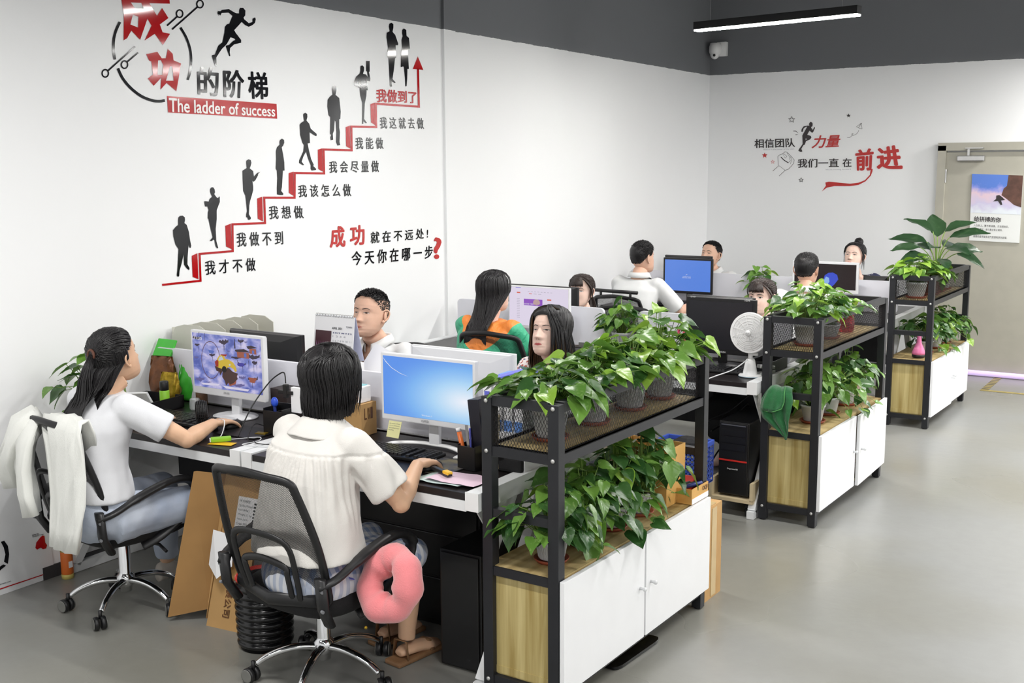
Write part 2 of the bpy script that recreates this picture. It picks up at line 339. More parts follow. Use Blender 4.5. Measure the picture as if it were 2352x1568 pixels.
FIG = [(Z2, 'lowest silhouette, a stout man standing at the foot of the stairs', '285,610 290,575 310,555 345,550 375,575 378,610 370,650 400,675 430,770 445,880 460,950 455,980 437,980 425,940 412,1110 410,1200 438,1250 435,1280 400,1255 365,1205 358,1065 335,1180 305,1290 300,1360 280,1367 267,1350 275,1280 290,1000 250,935 222,830 217,745 250,705 285,675'),
       (Z2, 'silhouette of a man reading an open paper on the first step', '712,235 712,200 728,175 752,173 772,200 778,240 768,265 800,310 815,318 842,293 842,370 830,400 800,480 800,600 787,730 795,890 822,985 805,988 785,960 770,880 752,870 740,890 705,890 745,840 715,710 690,595 680,590 682,510 692,475 675,430 645,430 632,362 655,360 695,365 705,330 738,300'),
       (Z3, 'silhouette of a woman in a skirt holding one palm out', '255,745 258,720 285,703 315,715 322,750 312,790 300,820 345,855 355,925 385,890 400,878 437,865 410,890 405,915 372,975 350,993 335,980 345,1050 345,1100 328,1165 305,1240 295,1300 290,1410 318,1460 305,1480 280,1482 270,1450 255,1450 255,1410 265,1370 258,1290 245,1170 218,1110 210,950 208,850 262,815'),
       (Z3, 'silhouette of a man standing sideways with bowed head', '683,480 690,455 715,438 742,455 745,490 730,530 712,550 730,640 745,740 748,848 728,850 715,1060 705,1110 733,1145 730,1163 685,1162 652,1155 650,1080 655,950 650,850 635,825 640,700 638,600 650,550 685,515'),
       (Z3, 'silhouette of a man striding with an arm swung forward', '990,150 990,120 1015,105 1040,120 1042,160 1030,205 1065,245 1085,310 1162,378 1160,405 1140,400 1070,355 1075,495 1045,500 1065,600 1090,700 1125,775 1118,790 1158,830 1150,842 1100,848 1085,830 1085,780 1050,690 1025,605 990,670 968,735 1000,775 985,780 935,750 938,715 990,600 998,520 978,490 950,390 943,260 960,235 1000,210'),
       (Z4, 'silhouette of a broad man walking with arms behind him', '207,850 215,825 235,812 258,830 258,870 248,920 290,955 302,1060 307,1110 302,1190 290,1195 290,1290 298,1340 293,1450 302,1485 270,1490 255,1450 258,1340 250,1220 240,1205 232,1320 218,1360 222,1425 195,1430 190,1400 200,1370 187,1355 190,1170 170,1150 157,1050 160,975 185,940 215,915'),
       (Z4, 'silhouette of a woman raising a folder beside her head', '528,620 530,595 550,588 570,605 570,645 558,682 590,690 612,720 605,660 593,652 593,538 633,538 633,655 625,665 640,735 637,770 605,765 612,870 598,865 595,930 578,1020 570,1190 602,1235 590,1240 562,1215 562,1248 548,1248 548,1195 550,1010 528,930 520,845 465,815 458,800 462,760 480,715 520,680 528,650'),
       (Z4, 'silhouette of a man with crossed arms at the top of the stairs', '850,150 855,120 878,108 900,125 900,165 890,210 920,245 955,345 952,362 925,362 930,500 918,510 905,640 890,740 925,780 915,788 880,768 885,825 870,832 860,810 855,700 845,505 830,490 840,400 822,270 825,220 858,205'),
       (Z4, 'silhouette of a woman in a dress beside the red arrow', '998,225 1000,190 1018,172 1045,190 1048,255 1075,280 1087,405 1060,405 1068,520 1074,628 1058,630 1055,740 1048,825 1035,825 1030,730 1018,610 1010,600 982,608 985,480 998,400 992,300 1005,260')]
for z, lab, s in FIG:
    hol = ('500,770 485,795 520,808',) if 'folder' in lab else ()
    decal('figure_silhouette', lab, 'wall decal', z.poly(MB(), s, hol), M_black, 'silhouettes climbing the red stairs')
t = thing('stair_graphic', 'red step line climbing the wall and ending in an upright arrow', 'wall decal', at(372, 654, 'x', LZ))
ZP = Zf(0, 0, 1)
mb = MB(); ZP.line(mb, [(372.4, 654), (460.8, 644.5), (458.5, 582.9), (534.8, 576.5), (534, 514.9), (608.9, 512), (607.1, 453.7), (676.8, 453.8), (677.1, 397.1), (744.6, 398), (743.3, 343.2), (807.8, 344.9), (807.1, 290.6), (864.1, 291.8), (863.3, 238.2), (962.2, 244.9), (960.2, 158)], 4.8)
rel(mb.build('step_line', M_red, fixn=False), t)
mb = MB(); ZP.poly(mb, '959.8,129.4 948.2,158.6 972.4,160.6'); rel(mb.build('arrow_head', M_red, fixn=False), t)
for z, s in ((Z2, '467,1087 543,1052 557,1400 480,1368'), (Z2, '915,687 988,658 1000,998 925,963'), (Z2, '1340,323 1408,298 1418,628 1348,592'), (Z3, '802,882 862,862 862,1172 803,1135'),
             (Z3, '1177,580 1233,562 1240,862 1182,828'), (Z4, '363,1282 411,1265 415,1525 368,1498'), (Z4, '641,1025 688,1008 696,1262 648,1230')):
    rel(z.poly(MB(), s).build('riser', M_red, fixn=False), t)
def lettering(z, s, q, m, lab, bold=.01, shear=0):
    o = text_on('wall_lettering', s, z.q(*q), m, bold, shear); tag(o, lab, 'wall lettering'); return o
lettering(Z2, '我 才 不 做', ((640, 1150), (1315, 1110), (1320, 1290), (650, 1345)), M_black, 'black brush phrase under the lowest step', .012)
lettering(Z2, '我 做 不 到', ((1062, 775), (1680, 755), (1690, 940), (1070, 970)), M_black, 'black brush phrase under the second step from the bottom', .012)
lettering(Z3, '我 想 做', ((545, 1300), (975, 1300), (998, 1465), (550, 1475)), M_black, 'black brush phrase of three characters under the third step', .012)
lettering(ZA, '我 该 怎 么 做', ((1130, 950), (1400, 945), (1405, 1010), (1132, 1015)), M_black, 'black brush phrase under the fourth step', .012)
lettering(ZA, '我 会 尽 量 做', ((1290, 828), (1545, 825), (1547, 885), (1290, 890)), M_black, 'black brush phrase under the fifth step', .012)
lettering(Z4, '我 能 做', ((470, 1395), (780, 1400), (790, 1530), (475, 1532)), M_black, 'short black brush phrase under the sixth step', .012)
lettering(Z4, '我 这 就 去 做', ((745, 1165), (1235, 1180), (1245, 1305), (750, 1300)), M_black, 'black brush phrase under the topmost step', .012)
lettering(Z4, '我做到了', ((705, 848), (1160, 880), (1165, 1020), (708, 1005)), M_red, 'bold red phrase standing on the topmost step', .03)
lettering(Z5, '成', ((155, 235), (395, 215), (430, 610), (135, 625)), M_red2, 'red first character of the slogan right of the stairs', .035)
lettering(Z5, '功', ((500, 215), (760, 195), (775, 570), (500, 585)), M_red2, 'red second character of the slogan, left of its black words', .035)
lettering(Z5, '就 在 不 远 处 !', ((875, 330), (1910, 260), (1905, 450), (870, 545)), M_black, 'black upper line of the slogan ending in an exclamation mark', .02)
lettering(Z5, '今 天 你 在 哪 一 步', ((530, 680), (1995, 570), (1990, 810), (530, 945)), M_black, 'black lower line of the slogan before the question mark', .02)
lettering(Z5, '?', ((2005, 425), (2150, 425), (2150, 825), (2005, 825)), M_red2, 'tall red question mark ending the slogan', .03)
# the far wall
Z6 = Zf(1720, 240, .16156, 'y', WALL_Y-.0035)
lettering(Z6, '相信团队', ((80, 490), (650, 475), (660, 605), (78, 620)), M_dark2, 'charcoal four-character phrase left of the runner on the far wall', .02)
lettering(Z6, '力量', ((915, 440), (1308, 425), (1295, 605), (890, 625)), M_red2, 'red two-character word right of the runner on the far wall', .025, .15)
lettering(Z6, '我们一直', ((695, 770), (1280, 765), (1280, 892), (690, 900)), M_dark2, 'charcoal four-character phrase beside the drawn fist', .02)
lettering(Z6, '在', ((1335, 762), (1462, 760), (1460, 885), (1330, 890)), M_dark2, 'single charcoal character before the big red brush pair', .02)
t = thing('brush_lettering', 'big red brush characters with a ribbon tail on the far wall', 'wall lettering', at(2000, 370, 'y', WALL_Y-.0035))
rel(text_on('character', '前', Z6.q((1510, 640), (1780, 610), (1760, 940), (1520, 945)), M_red2, .04), t)
rel(text_on('character', '进', Z6.q((1815, 620), (2130, 560), (2200, 930), (1815, 920)), M_red2, .04), t)
rel(Z6.poly(MB(), '1735,915 1720,1000 1650,1075 1560,1110 1440,1125 1300,1112 1140,1095 1088,1108 1095,1155 1038,1235 1110,1180 1220,1158 1440,1158 1560,1142 1660,1090 1735,1010 1757,950 1760,915').build('ribbon', M_red2, fixn=False), t)
lettering(Z6, 'Believe in the power of the team', ((210, 632), (645, 622), (645, 643), (210, 655)), M_grey2, 'tiny pale grey English line under the charcoal phrase', .0)
lettering(Z6, "We're moving forward", ((1090, 918), (1448, 908), (1448, 932), (1090, 938)), M_grey2, 'tiny pale grey English line under the lower phrase', .0)
decal('runner_silhouette', 'small charcoal runner between the phrases on the far wall', 'wall decal', Z6.poly(MB(), '855,290 860,260 882,245 905,260 908,295 898,315 884,316 895,345 908,360 925,330 938,315 940,335 915,390 900,403 862,370 830,430 880,445 890,470 870,495 812,522 795,570 775,580 745,630 762,665 740,675 703,658 712,635 765,560 760,440 790,385 830,312 800,322 780,340 762,392 745,385 750,350 780,308 840,300 862,305', ('806,482 828,488 806,508',)), M_dark2)
def star(cx, cy, r, fill, m, lab):
    P = [(cx+math.sin(i*PI/5)*(r if i % 2 == 0 else r*.42), cy-math.cos(i*PI/5)*(r if i % 2 == 0 else r*.42)) for i in range(10)]
    mb = MB()
    if fill: Z6.poly(mb, ' '.join('%f,%f' % p for p in P))
    else: Z6.line(mb, P, 7, True)
    decal('star', lab, 'wall decal', mb, m)
star(608, 215, 46, 0, M_dark2, 'outlined star above the left phrase on the far wall'); star(1417, 157, 32, 1, M_dark2, 'small solid dark star above the paper plane')
star(225, 722, 42, 1, M_red2, 'solid red star left of the drawn fist'); star(340, 815, 28, 0, M_pink2, 'tiny pale red outlined star beside the fist'); star(743, 1072, 34, 0, M_dark2, 'lowest outlined star, under the lower phrase')
mb = MB()
for pts, w in (([(340, 945), (420, 875), (412, 740), (430, 720), (480, 700), (515, 670), (545, 680), (575, 710), (610, 745), (645, 785), (640, 830), (600, 880), (560, 920), (515, 935), (430, 1015)], 5),
               ([(455, 745), (500, 790), (560, 828)], 12), ([(545, 690), (575, 740), (590, 800), (560, 828)], 4), ([(590, 740), (610, 790), (590, 845)], 4), ([(480, 700), (520, 760), (500, 745)], 4), ([(430, 870), (515, 935)], 4), ([(500, 700), (540, 735), (520, 765)], 4)):
    Z6.line(mb, pts, w)
decal('fist_drawing', 'line drawing of a raised fist on the far wall', 'wall decal', mb, M_dark2)
mb = MB(); Z6.line(mb, [(1530, 315), (1600, 262), (1610, 345), (1575, 340), (1530, 315)], 4); Z6.line(mb, [(1600, 262), (1560, 330)], 5)
Z6.line(mb, [(v.x, v.y) for v in crom([(1398, 467, 0), (1440, 465, 0), (1470, 430, 0), (1482, 412, 0), (1462, 420, 0), (1480, 440, 0), (1540, 410, 0), (1562, 365, 0)], 5)], 4)
decal('paper_plane_drawing', 'thin drawing of a paper plane with a looping trail', 'wall decal', mb, M_dark2)
mb = MB(); Z6.poly(mb, '625,372 640,382 660,380 710,412 665,370'); Z6.poly(mb, '660,425 705,422 668,435'); decal('motion_marks', 'two dark motion marks behind the small runner', 'wall decal', mb, M_dark2)

# the vinyl poster low on the left wall
ZL = Zf(0, 1150, .19129, 'x', .006)
t = thing('wall_poster', 'white printed poster low on the left wall with a red rule along its foot', 'poster', at(60, 1300, 'x', .006))
M_post = mat('white poster sheet', (226, 227, 229), .3, var=.02)
rel(ZL.poly(MB(), '-500,-200 520,-200 660,905 -500,1310').build('sheet', M_post, fixn=False), t)
ZL2 = Zf(0, 1150, .19129, 'x', .008)
rel(ZL2.poly(MB(), '-20,1058 630,842 632,852 -20,1072').build('red_rule', M_red, fixn=False), t)
mb = MB(); ZL2.poly(mb, '10,490 52,478 95,540 110,640 95,755 48,730 65,640 45,560'); ZL2.poly(mb, '40,762 72,775 0,835 -40,840 -20,800'); rel(mb.build('ring_logo', M_black, fixn=False), t)
rel(ZL2.poly(MB(), '490,430 510,415 535,420 543,500 565,530 555,570 515,580 490,560 445,585 425,565 435,500').build('red_figure', M_red, fixn=False), t)
rel(text_on('lettering', 'Deliver On', ZL2.q((385, 405), (460, 385), (462, 400), (386, 420)), M_dark2, .01), t)
rel(text_on('lettering', 'Our Every Promise', ZL2.q((388, 425), (520, 392), (522, 405), (390, 442)), M_dark2, .01), t)
rel(text_on('lettering', 'sf-express.com', ZL2.q((-60, 1010), (130, 955), (132, 968), (-60, 1030)), M_dark2, .01), t)
rel(ZL2.poly(MB(), ' '.join('%f,%f' % p for p in ell(625, 888, 16, 19, 16))).build('red_dot', M_red, fixn=False), t)

# ------------------------------------------------------------ door, poster on it, dome camera, strip lamp
M_door = mat('putty grey door paint', (176, 173, 160), .45, var=.03)
M_steel = mat('brushed steel', (190, 190, 190), .3, .9, var=.05)
M_blk = mat('black plastic', (20, 20, 22), .42, var=.1)
M_wht = mat('white plastic', (236, 236, 236), .35, var=.02)
d = thing('door_1', 'putty grey metal door at the right end of the far wall', 'door', (2.29, WALL_Y-.02, 0)); struct(d)
mb = MB().box((1.02, -.0, 1.0), (2.0, .03, 2.02), bev=.004); mb.build('door_leaf', M_door, d)
mb = MB()
mb.box((-.01, -.01, 1.035), (.07, .07, 2.07)); mb.box((1.0, -.01, 2.06), (2.09, .07, .07)); mb.build('door_frame', M_door, d)
for z in (1.80, 1.08, .4):
    MB().cyl((.03, -.035, z-.06), (.03, -.035, z+.06), .009, 10).build('hinge', M_steel, d)
mb = MB().box((.24, -.045, 1.955), (.23, .05, .05), bev=.008); mb.box((.22, -.05, 2.01), (.02, .02, .08)); mb.box((.27, -.06, 2.045), (.15, .05, .01))
mb.build('door_closer', M_steel, d)
M_lav = mat('lavender gap light', (214, 190, 240), .4, emit=.55, var=0)
tag(MB().tube([(2.34, WALL_Y-.075, .03), (4.4, WALL_Y-.075, .03)], .024, 12).build('gap_light', M_lav), 'glowing lavender light from the gap under the door', 'light')  # emissive tube stands in for the glowing gap under the door
PQ = [at(x, y, 'y', WALL_Y-.045) for x, y in ((2233, 399), (2350, 403), (2341, 558), (2226, 552))]
t = thing('door_poster', 'climbing poster with a brown rock and blue sky on the putty door', 'poster', PQ[3])
def onq(u, v, d=0, Q=PQ):
    p = (Q[0]*(1-u)+Q[1]*u)*(1-v)+(Q[3]*(1-u)+Q[2]*u)*v
    return p+Vector((0, -d, 0))
rel(MB().prism(PQ, (0, .008, 0)).build('board', mat('poster white', (232, 234, 232), .35, var=.01)), t)
def sky_mat():
    m = bpy.data.materials.new('printed sky'); m.use_nodes = True; nt = m.node_tree; L = nt.links.new; b = nt.nodes['Principled BSDF']
    tc = nt.nodes.new('ShaderNodeTexCoord'); n = nt.nodes.new('ShaderNodeTexNoise'); n.inputs['Scale'].default_value = 5; n.inputs['Detail'].default_value = 5; L(tc.outputs['Generated'], n.inputs['Vector'])
    sp = nt.nodes.new('ShaderNodeSeparateXYZ'); L(tc.outputs['Generated'], sp.inputs[0])
    ma = nt.nodes.new('ShaderNodeMath'); ma.operation = 'MULTIPLY_ADD'; ma.inputs[1].default_value = .5; L(n.outputs[0], ma.inputs[0]); L(sp.outputs['Z'], ma.inputs[2])
    cr = nt.nodes.new('ShaderNodeValToRGB'); L(ma.outputs[0], cr.inputs[0]); e = cr.color_ramp.elements
    e[0].position = .3; e[0].color = (*lin((226, 232, 240)), 1); e[1].position = 1.2; e[1].color = (*lin((88, 128, 214)), 1)
    for p, c in ((.5, (205, 198, 226)), (.72, (226, 200, 214)), (.9, (140, 150, 224))):
        x = e.new(p); x.color = (*lin(c), 1)
    L(cr.outputs[0], b.inputs['Base Color']); b.inputs['Roughness'].default_value = .4; return m
rel(MB().add([onq(u, v, .0012) for u, v in ((.0, .0), (1, 0), (1, .58), (.0, .58))], [(0, 1, 2, 3)]).build('printed_sky', sky_mat()), t)
M_rock = mat('printed rock', (104, 70, 58), .5, var=.2, scale=20)
rel(MB().add([onq(u, v, .002) for u, v in ((.72, 0), (1, 0), (1, .47), (.86, .44), (.72, .36), (.6, .3), (.64, .2), (.7, .16))], [tuple(range(8))]).build('printed_rock', M_rock), t)
rel(MB().add([onq(u, v, .003) for u, v in ((.5, .31), (.56, .3), (.62, .33), (.68, .37), (.6, .38), (.63, .44), (.6, .45), (.54, .39), (.44, .4), (.5, .36))], [tuple(range(10))]).build('printed_climber', M_dark2), t)
def pq(u0, v0, u1, v1): return [onq(u0, v0, .002), onq(u1, v0, .002), onq(u1, v1, .002), onq(u0, v1, .002)]
rel(text_on('lettering', '给拼搏的你', pq(.08, .63, .62, .71), M_dark2, .02), t)
for i, (s, u) in enumerate((('人在世上，要不断拼搏，才活得充实，', .78), ('活得有意义。奋斗是没有止境的，', .66), ('成败不是最重要的，', .42), ('重要的是不能有泄气思想和享乐欲望。', .76))):
    rel(text_on('lettering', s, pq(.08, .75+i*.055, u, .785+i*.055), M_dark2, .0), t)
cm = thing('dome_camera', 'white dome security camera high on the dark band of the far wall', 'security camera', (.12, WALL_Y, 3.0))
MB().box((.02, -.03, .05), (.1, .06, .14), bev=.01).build('bracket', M_wht, cm)
mb = MB(); mb.smooth = True; mb.lathe([(.0, .09), (.05, .085), (.062, .05), (.062, .0), (.05, -.02), (.0, -.02)], (-.03, -.09, .02), 20); mb.build('housing', M_wht, cm)
mb = MB(); mb.smooth = True; mb.ball((-.03, -.1, -.005), .045); mb.cur = 1; mb.ball((-.02, -.14, -.015), .014, 10, 6); mb.build('eyeball', [M_wht, M_blk], cm)
lp = thing('strip_lamp', 'long black strip lamp hanging over the far desks, glowing white', 'lamp', (1.755, 6.84, LAMP_Z), -.14)
MB().box((0, 0, .03), (1.24, .075, .055), bev=.004).build('housing', M_blk, lp)
M_glow = mat('lamp diffuser', (255, 252, 246), .5, emit=135, var=0)
MB().box((0, 0, -.002), (1.23, .066, .012)).build('diffuser', M_glow, lp)
for x in (-.5, .5): MB().cyl((x, 0, .05), (x, 0, .93), .0015, 6).build('suspension_wire', M_steel, lp)
cb = MB(); cb.tube([(.02, 5.4, 3.8), (.02, 5.4, 2.95)], .004, 6)
# floor marking by the door
M_tapey = mat('yellow floor tape', (176, 158, 92), .5, var=.1, scale=30); M_tapek = mat('black floor tape', (88, 84, 72), .5, var=.1)
t = thing('floor_marking', 'worn yellow and black hazard tape square on the floor before the door', 'floor tape', (2.865, 9.2, 0))
for i in range(9):
    y = i*.075; mb = MB().box((0, y, .002), (.06, .036, .002)); mb.build('tape_stripe', M_tapey, t)
    MB().box((0, y+.037, .002), (.06, .037, .002)).build('tape_stripe', M_tapek, t)
MB().box((.5, -.03, .002), (1.06, .05, .002)).build('tape_strip', M_tapey, t)
# ------------------------------------------------------------ shelf cabinets with planters
def wood_mat(name, a, b, axis_stretch):
    m = bpy.data.materials.new(name); m.use_nodes = True; nt = m.node_tree; L = nt.links.new; bs = nt.nodes['Principled BSDF']
    tc = nt.nodes.new('ShaderNodeTexCoord'); mp = nt.nodes.new('ShaderNodeMapping'); mp.inputs['Scale'].default_value = axis_stretch; L(tc.outputs['Object'], mp.inputs[0])
    n = nt.nodes.new('ShaderNodeTexNoise'); n.inputs['Scale'].default_value = 1; n.inputs['Detail'].default_value = 6; n.inputs['Distortion'].default_value = .4; L(mp.outputs[0], n.inputs['Vector'])
    cr = nt.nodes.new('ShaderNodeValToRGB'); L(n.outputs[0], cr.inputs[0]); e = cr.color_ramp.elements
    e[0].position = .36; e[0].color = (*lin(b), 1); e[1].position = .62; e[1].color = (*lin(a), 1)
    L(cr.outputs[0], bs.inputs['Base Color']); bs.inputs['Roughness'].default_value = .5; return m
M_wood = wood_mat('pale ash laminate', (200, 184, 128), (156, 134, 74), (26, 26, 1.2))
M_woodtop = wood_mat('pale ash shelf', (196, 174, 124), (150, 126, 78), (24, 1.3, 24))
M_frame = mat('black powder coated steel', (38, 39, 43), .45, .2, var=.05)
M_mesh = mat('black expanded metal', (30, 30, 33), .45, .3, var=.02)
M_doorw = mat('white door laminate', (240, 241, 243), .3, var=.01)
M_bolt = mat('zinc bolt', (206, 206, 204), .35, .6)
M_edge = mat('raw board edge', (196, 180, 150), .6)
M_clearkn = mat('frosted knob', (226, 228, 230), .2, spec=.8)
CD, CL = .2706, 1.207
def mesh_panel(parent, o, ux, length, height, cell=(.0125, .025)):
    """expanded metal: crossing slanted strands between two rails; o = lower corner, ux = horizontal direction"""
    mb = MB(); o = Vector(o); ux = Vector(ux); uz = Vector((0, 0, 1)); nn = ux.cross(uz)*.0008
    run = height*cell[0]/cell[1]; step = cell[0]
    for sgn in (1, -1):
        k = -int(run/step)-1
        while k*step < length+run:
            a = k*step; b = a+sgn*run; z0, z1 = 0, height
            if sgn < 0: a, b = k*step+run, k*step
            # clip to [0, length]
            pts = []
            x0, x1 = a, b; 
            if min(x0, x1) >= length or max(x0, x1) <= 0: k += 1; continue
            t0, t1 = 0, 1
            for lim, s_ in ((0, 1), (length, -1)):
                f0 = (x0-lim)*s_; f1 = (x1-lim)*s_
                if f0 < 0: t0 = max(t0, f0/(f0-f1))
                if f1 < 0: t1 = min(t1, f0/(f0-f1))
            if t1 > t0:
                A = o+ux*(x0+(x1-x0)*t0)+uz*(height*t0); B = o+ux*(x0+(x1-x0)*t1)+uz*(height*t1)
                w = (B-A).normalized().cross(nn.normalized())*.00075; d = nn*sgn*.5
                mb.add([A-w+d, A+w+d, B+w+d, B-w+d, A-w-nn+d, A+w-nn+d, B+w-nn+d, B-w-nn+d], [(0, 1, 2, 3), (7, 6, 5, 4), (0, 3, 7, 4), (1, 5, 6, 2)])
            k += 1
    p = mb.build('wire_mesh', M_mesh, parent, fixn=False); p['kind'] = 'stuff'; return p
def cabinet(x, y, rz, label, ajar=0, ajar2=0):
    t = thing('planter_cabinet', label, 'cabinet', (x, y, 0), rz, 'planter cabinets at the row ends')
    h = .021
    for u in (0, CD):
        for v in (h, CL-h):
            mb = MB().box((u, v, .555), (.042, .042, 1.11-.012), bev=.002); mb.build('post', M_frame, t)
            MB().lathe([(.0, 0), (.017, 0), (.017, .014), (.014, .016)], (u, v, 0), 12).build('foot', M_blk, t)
    for z, hh in ((1.092, .034), (.914, .034)):
        for u in (0, CD): MB().box((u, CL/2, z), (.034, CL-.084, hh)).build('long_rail', M_frame, t)
        for v in (h, CL-h): MB().box((CD/2, v, z), (CD-.042, .034, hh)).build('cross_rail', M_frame, t)
    for v in (h, CL-h):
        for z in (.693, .483, .079): MB().box((CD/2, v, z), (CD-.042, .032, .032)).build('cross_rail', M_frame, t)
    for u in (0, CD): MB().box((u, CL/2, .079), (.032, CL-.084, .032)).build('long_rail', M_frame, t)
    for z in (1.0915, .914, .079):
        for u in (0, CD):
            mb = MB(); mb.smooth = True; mb.lathe([(.0075, 0), (.0078, .003), (.005, .0055), (0, .006)], (u, 0, z), 12, rot=Rx(PI/2)); mb.build('bolt', M_bolt, t)
    MB().box((CD/2, CL/2, .925), (CD+.02, CL-.03, .012)).build('upper_shelf', M_woodtop, t)
    MB().box((CD/2, CL/2, .492), (CD+.03, CL-.03, .016)).build('cabinet_top', M_woodtop, t)
    MB().box((CD/2, CL/2, .103), (CD+.03, CL-.05, .016)).build('cabinet_bottom', M_wood, t)
    for v in (.03, CL-.03): MB().box((CD/2, v, .285), (CD-.042, .016, .37)).build('end_panel', M_wood, t)
    MB().box((CD/2, .022, .115), (CD-.042, .004, .028)).build('end_strip', M_wood, t)
    MB().box((-.008, CL/2, .295), (.008, CL-.09, .37)).build('back_panel', M_wood, t)
    MB().box((CD/2, CL/2, .295), (CD-.02, .016, .37)).build('divider', M_wood, t)
    mesh_panel(t, (.021, .012, .928), (1, 0, 0), CD-.042, .148)
    mesh_panel(t, (.021, CL-.012, .928), (1, 0, 0), CD-.042, .148)
    mesh_panel(t, (.012, .042, .928), (0, 1, 0), CL-.084, .148)
    mesh_panel(t, (CD-.003, .042, .928), (0, 1, 0), CL-.084, .148)
    ang = (ajar, ajar2)
    for k in (0, 1):
        hinge = Vector((CD+.024, .004 if k == 0 else CL-.004, 0)); sg = 1 if k == 0 else -1
        a = -ang[k] if k == 0 else ang[k]
        dr = obj('cabinet_door', MB().box((.009, sg*.2965, .295), (.018, .593, .405), bev=.0015).mesh('door', [M_doorw]), t, hinge); dr.rotation_euler = (0, 0, a)
        kb = MB(); kb.smooth = True; kb.lathe([(.006, 0), (.005, .012), (.008, .016), (.009, .024), (.006, .027), (0, .027)], (.018, sg*.555, .30), 14, rot=Ry(PI/2))
        kb.build('knob', M_clearkn, dr)
    return t
CABS = [(2.4195, 2.2674, -.0216), (2.5143, 4.7729, -.0215), (2.496, 7.4219, -.0143)]
cab1 = cabinet(*CABS[0], 'nearest black framed planter cabinet with white doors and two tiers of pothos', .0, .0)
cab2 = cabinet(*CABS[1], 'middle planter cabinet with a green towel hanging on its end', .0, .03)
cab3 = cabinet(*CABS[2], 'farthest planter cabinet, carrying a tall broad-leaved plant near the door', .02, 0)
def cabp(i, u, v, z=0):
    x, y, a = CABS[i]; return Vector((x+u*math.cos(a)-v*math.sin(a), y+u*math.sin(a)+v*math.cos(a), z))

# ------------------------------------------------------------ desks
M_dtop = mat('black desk laminate', (34, 29, 30), .35, var=.15, scale=30, bump=.03, bscale=200)
M_wmet = mat('white powder coated steel', (232, 234, 235), .4, var=.02)
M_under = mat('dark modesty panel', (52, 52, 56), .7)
def desk(x0, x1, y0, label, legs=(1, 1)):
    W_ = x1-x0; t = thing('double_desk', label, 'desk', (x0, y0, 0), 0, 'white framed double desks')
    for s in (0, 1):
        MB().box((W_/2, .295+s*.61, .737), (W_-.11, .585, .026), bev=.002).build('desktop', M_dtop, t)
        MB().box((W_/2, .012+s*1.176, .704), (W_-.11, .024, .038)).build('front_rail', M_wmet, t)
        xx = .0275+s*(W_-.055)
        MB().box((xx, .6, .724), (.055, 1.2, .066), bev=.002).build('side_beam', M_wmet, t)
        for e in (0, 1): MB().box((xx, -.002+e*1.204, .724), (.056, .004, .067)).build('end_cap', M_wht, t)
        mb = MB(); o = .022
        for (a, b) in ((0, .7), ):
            pass
        if not legs[s]: continue
        fl = MB().box((xx, .6, .0225), (.04, 1.16, .041)); fl.build('floor_tube', M_wmet, t)
        for e in (0, 1):
            y_a = .05 if e == 0 else 1.15; y_b = .50 if e == 0 else .70
            v = Vector((0, y_b-y_a, .63)); q = v.to_track_quat('Z', 'X').to_matrix()
            MB().box(Vector((xx, y_a, .04))+v/2, (.04, .04, v.length), rot=q).build('slanted_leg', M_wmet, t)
            g = MB().prism([(xx-.003, .02 if e == 0 else 1.18, .69), (xx-.003, .30 if e == 0 else .9, .69), (xx-.003, .16 if e == 0 else 1.04, .50)], (.006, 0, 0)); g.build('gusset', M_wmet, t)
    MB().box((W_/2, .6, .66), (W_-.11, .12, .06)).build('cable_tray', M_wmet, t)
    return t
D1 = desk(.0, 1.225, 2.255, 'double desk against the left wall in the nearest row', (1, 0))
D2 = desk(1.235, 2.393, 2.255, 'double desk beside the nearest planter cabinet', (0, 1))
D3 = desk(.06, 1.262, 4.72, 'double desk against the wall in the middle row', (1, 0))
D4 = desk(1.272, 2.488, 4.72, 'double desk beside the middle planter cabinet, carrying the small white fan', (0, 1))
D5 = desk(.06, 1.262, 7.40, 'double desk against the wall in the farthest row', (1, 0))
D6 = desk(1.272, 2.470, 7.40, 'double desk beside the farthest planter cabinet', (0, 1))
M_part = mat('lilac white partition board', (226, 226, 234), .4, var=.01)
def rrect(x0, x1, z0, z1, r, y, n=6, corners=(1, 1, 1, 1)):
    out = []
    for cx, cz, a0, c in ((x1-r, z1-r, 0, corners[1]), (x0+r, z1-r, 90, corners[0]), (x0+r, z0+r, 180, corners[3]), (x1-r, z0+r, 270, corners[2])):
        if not c: out.append((cx+r*(1 if a0 in (0, 270) else -1), y, cz+r*(1 if a0 in (0, 90) else -1))); continue
        for k in range(n+1):
            a = math.radians(a0+90*k/n); out.append((cx+r*math.cos(a), y, cz+r*math.sin(a)))
    return out
def partition(x0, x1, y, label, r=.03):
    t = thing('desk_partition', label, 'partition', (x0, y, .76), 0, 'low white partitions down the desk rows')
    MB().prism(rrect(0, x1-x0, .0, .247, r, -.011), (0, .022, 0)).build('board', M_part, t)
    for x in (.15, x1-x0-.15): MB().box((x, 0, .005), (.05, .04, .03)).build('clamp', M_steel, t)
    return t
partition(.02, 1.20, 2.865, 'partition behind the white monitor with the floating-island picture'); partition(1.26, 2.36, 2.865, 'partition behind the monitor with the plain blue screen')
partition(.10, 1.232, 5.37, 'rounded partition left of the pothos in the middle row'); PT = partition(1.474, 2.45, 5.37, 'rounded partition with a printed sticker, behind the black monitor')
partition(.10, 1.24, 8.0, 'partition in the farthest row behind the blue screen'); partition(1.26, 2.40, 8.0, 'partition right of the white framed monitor in the farthest row')

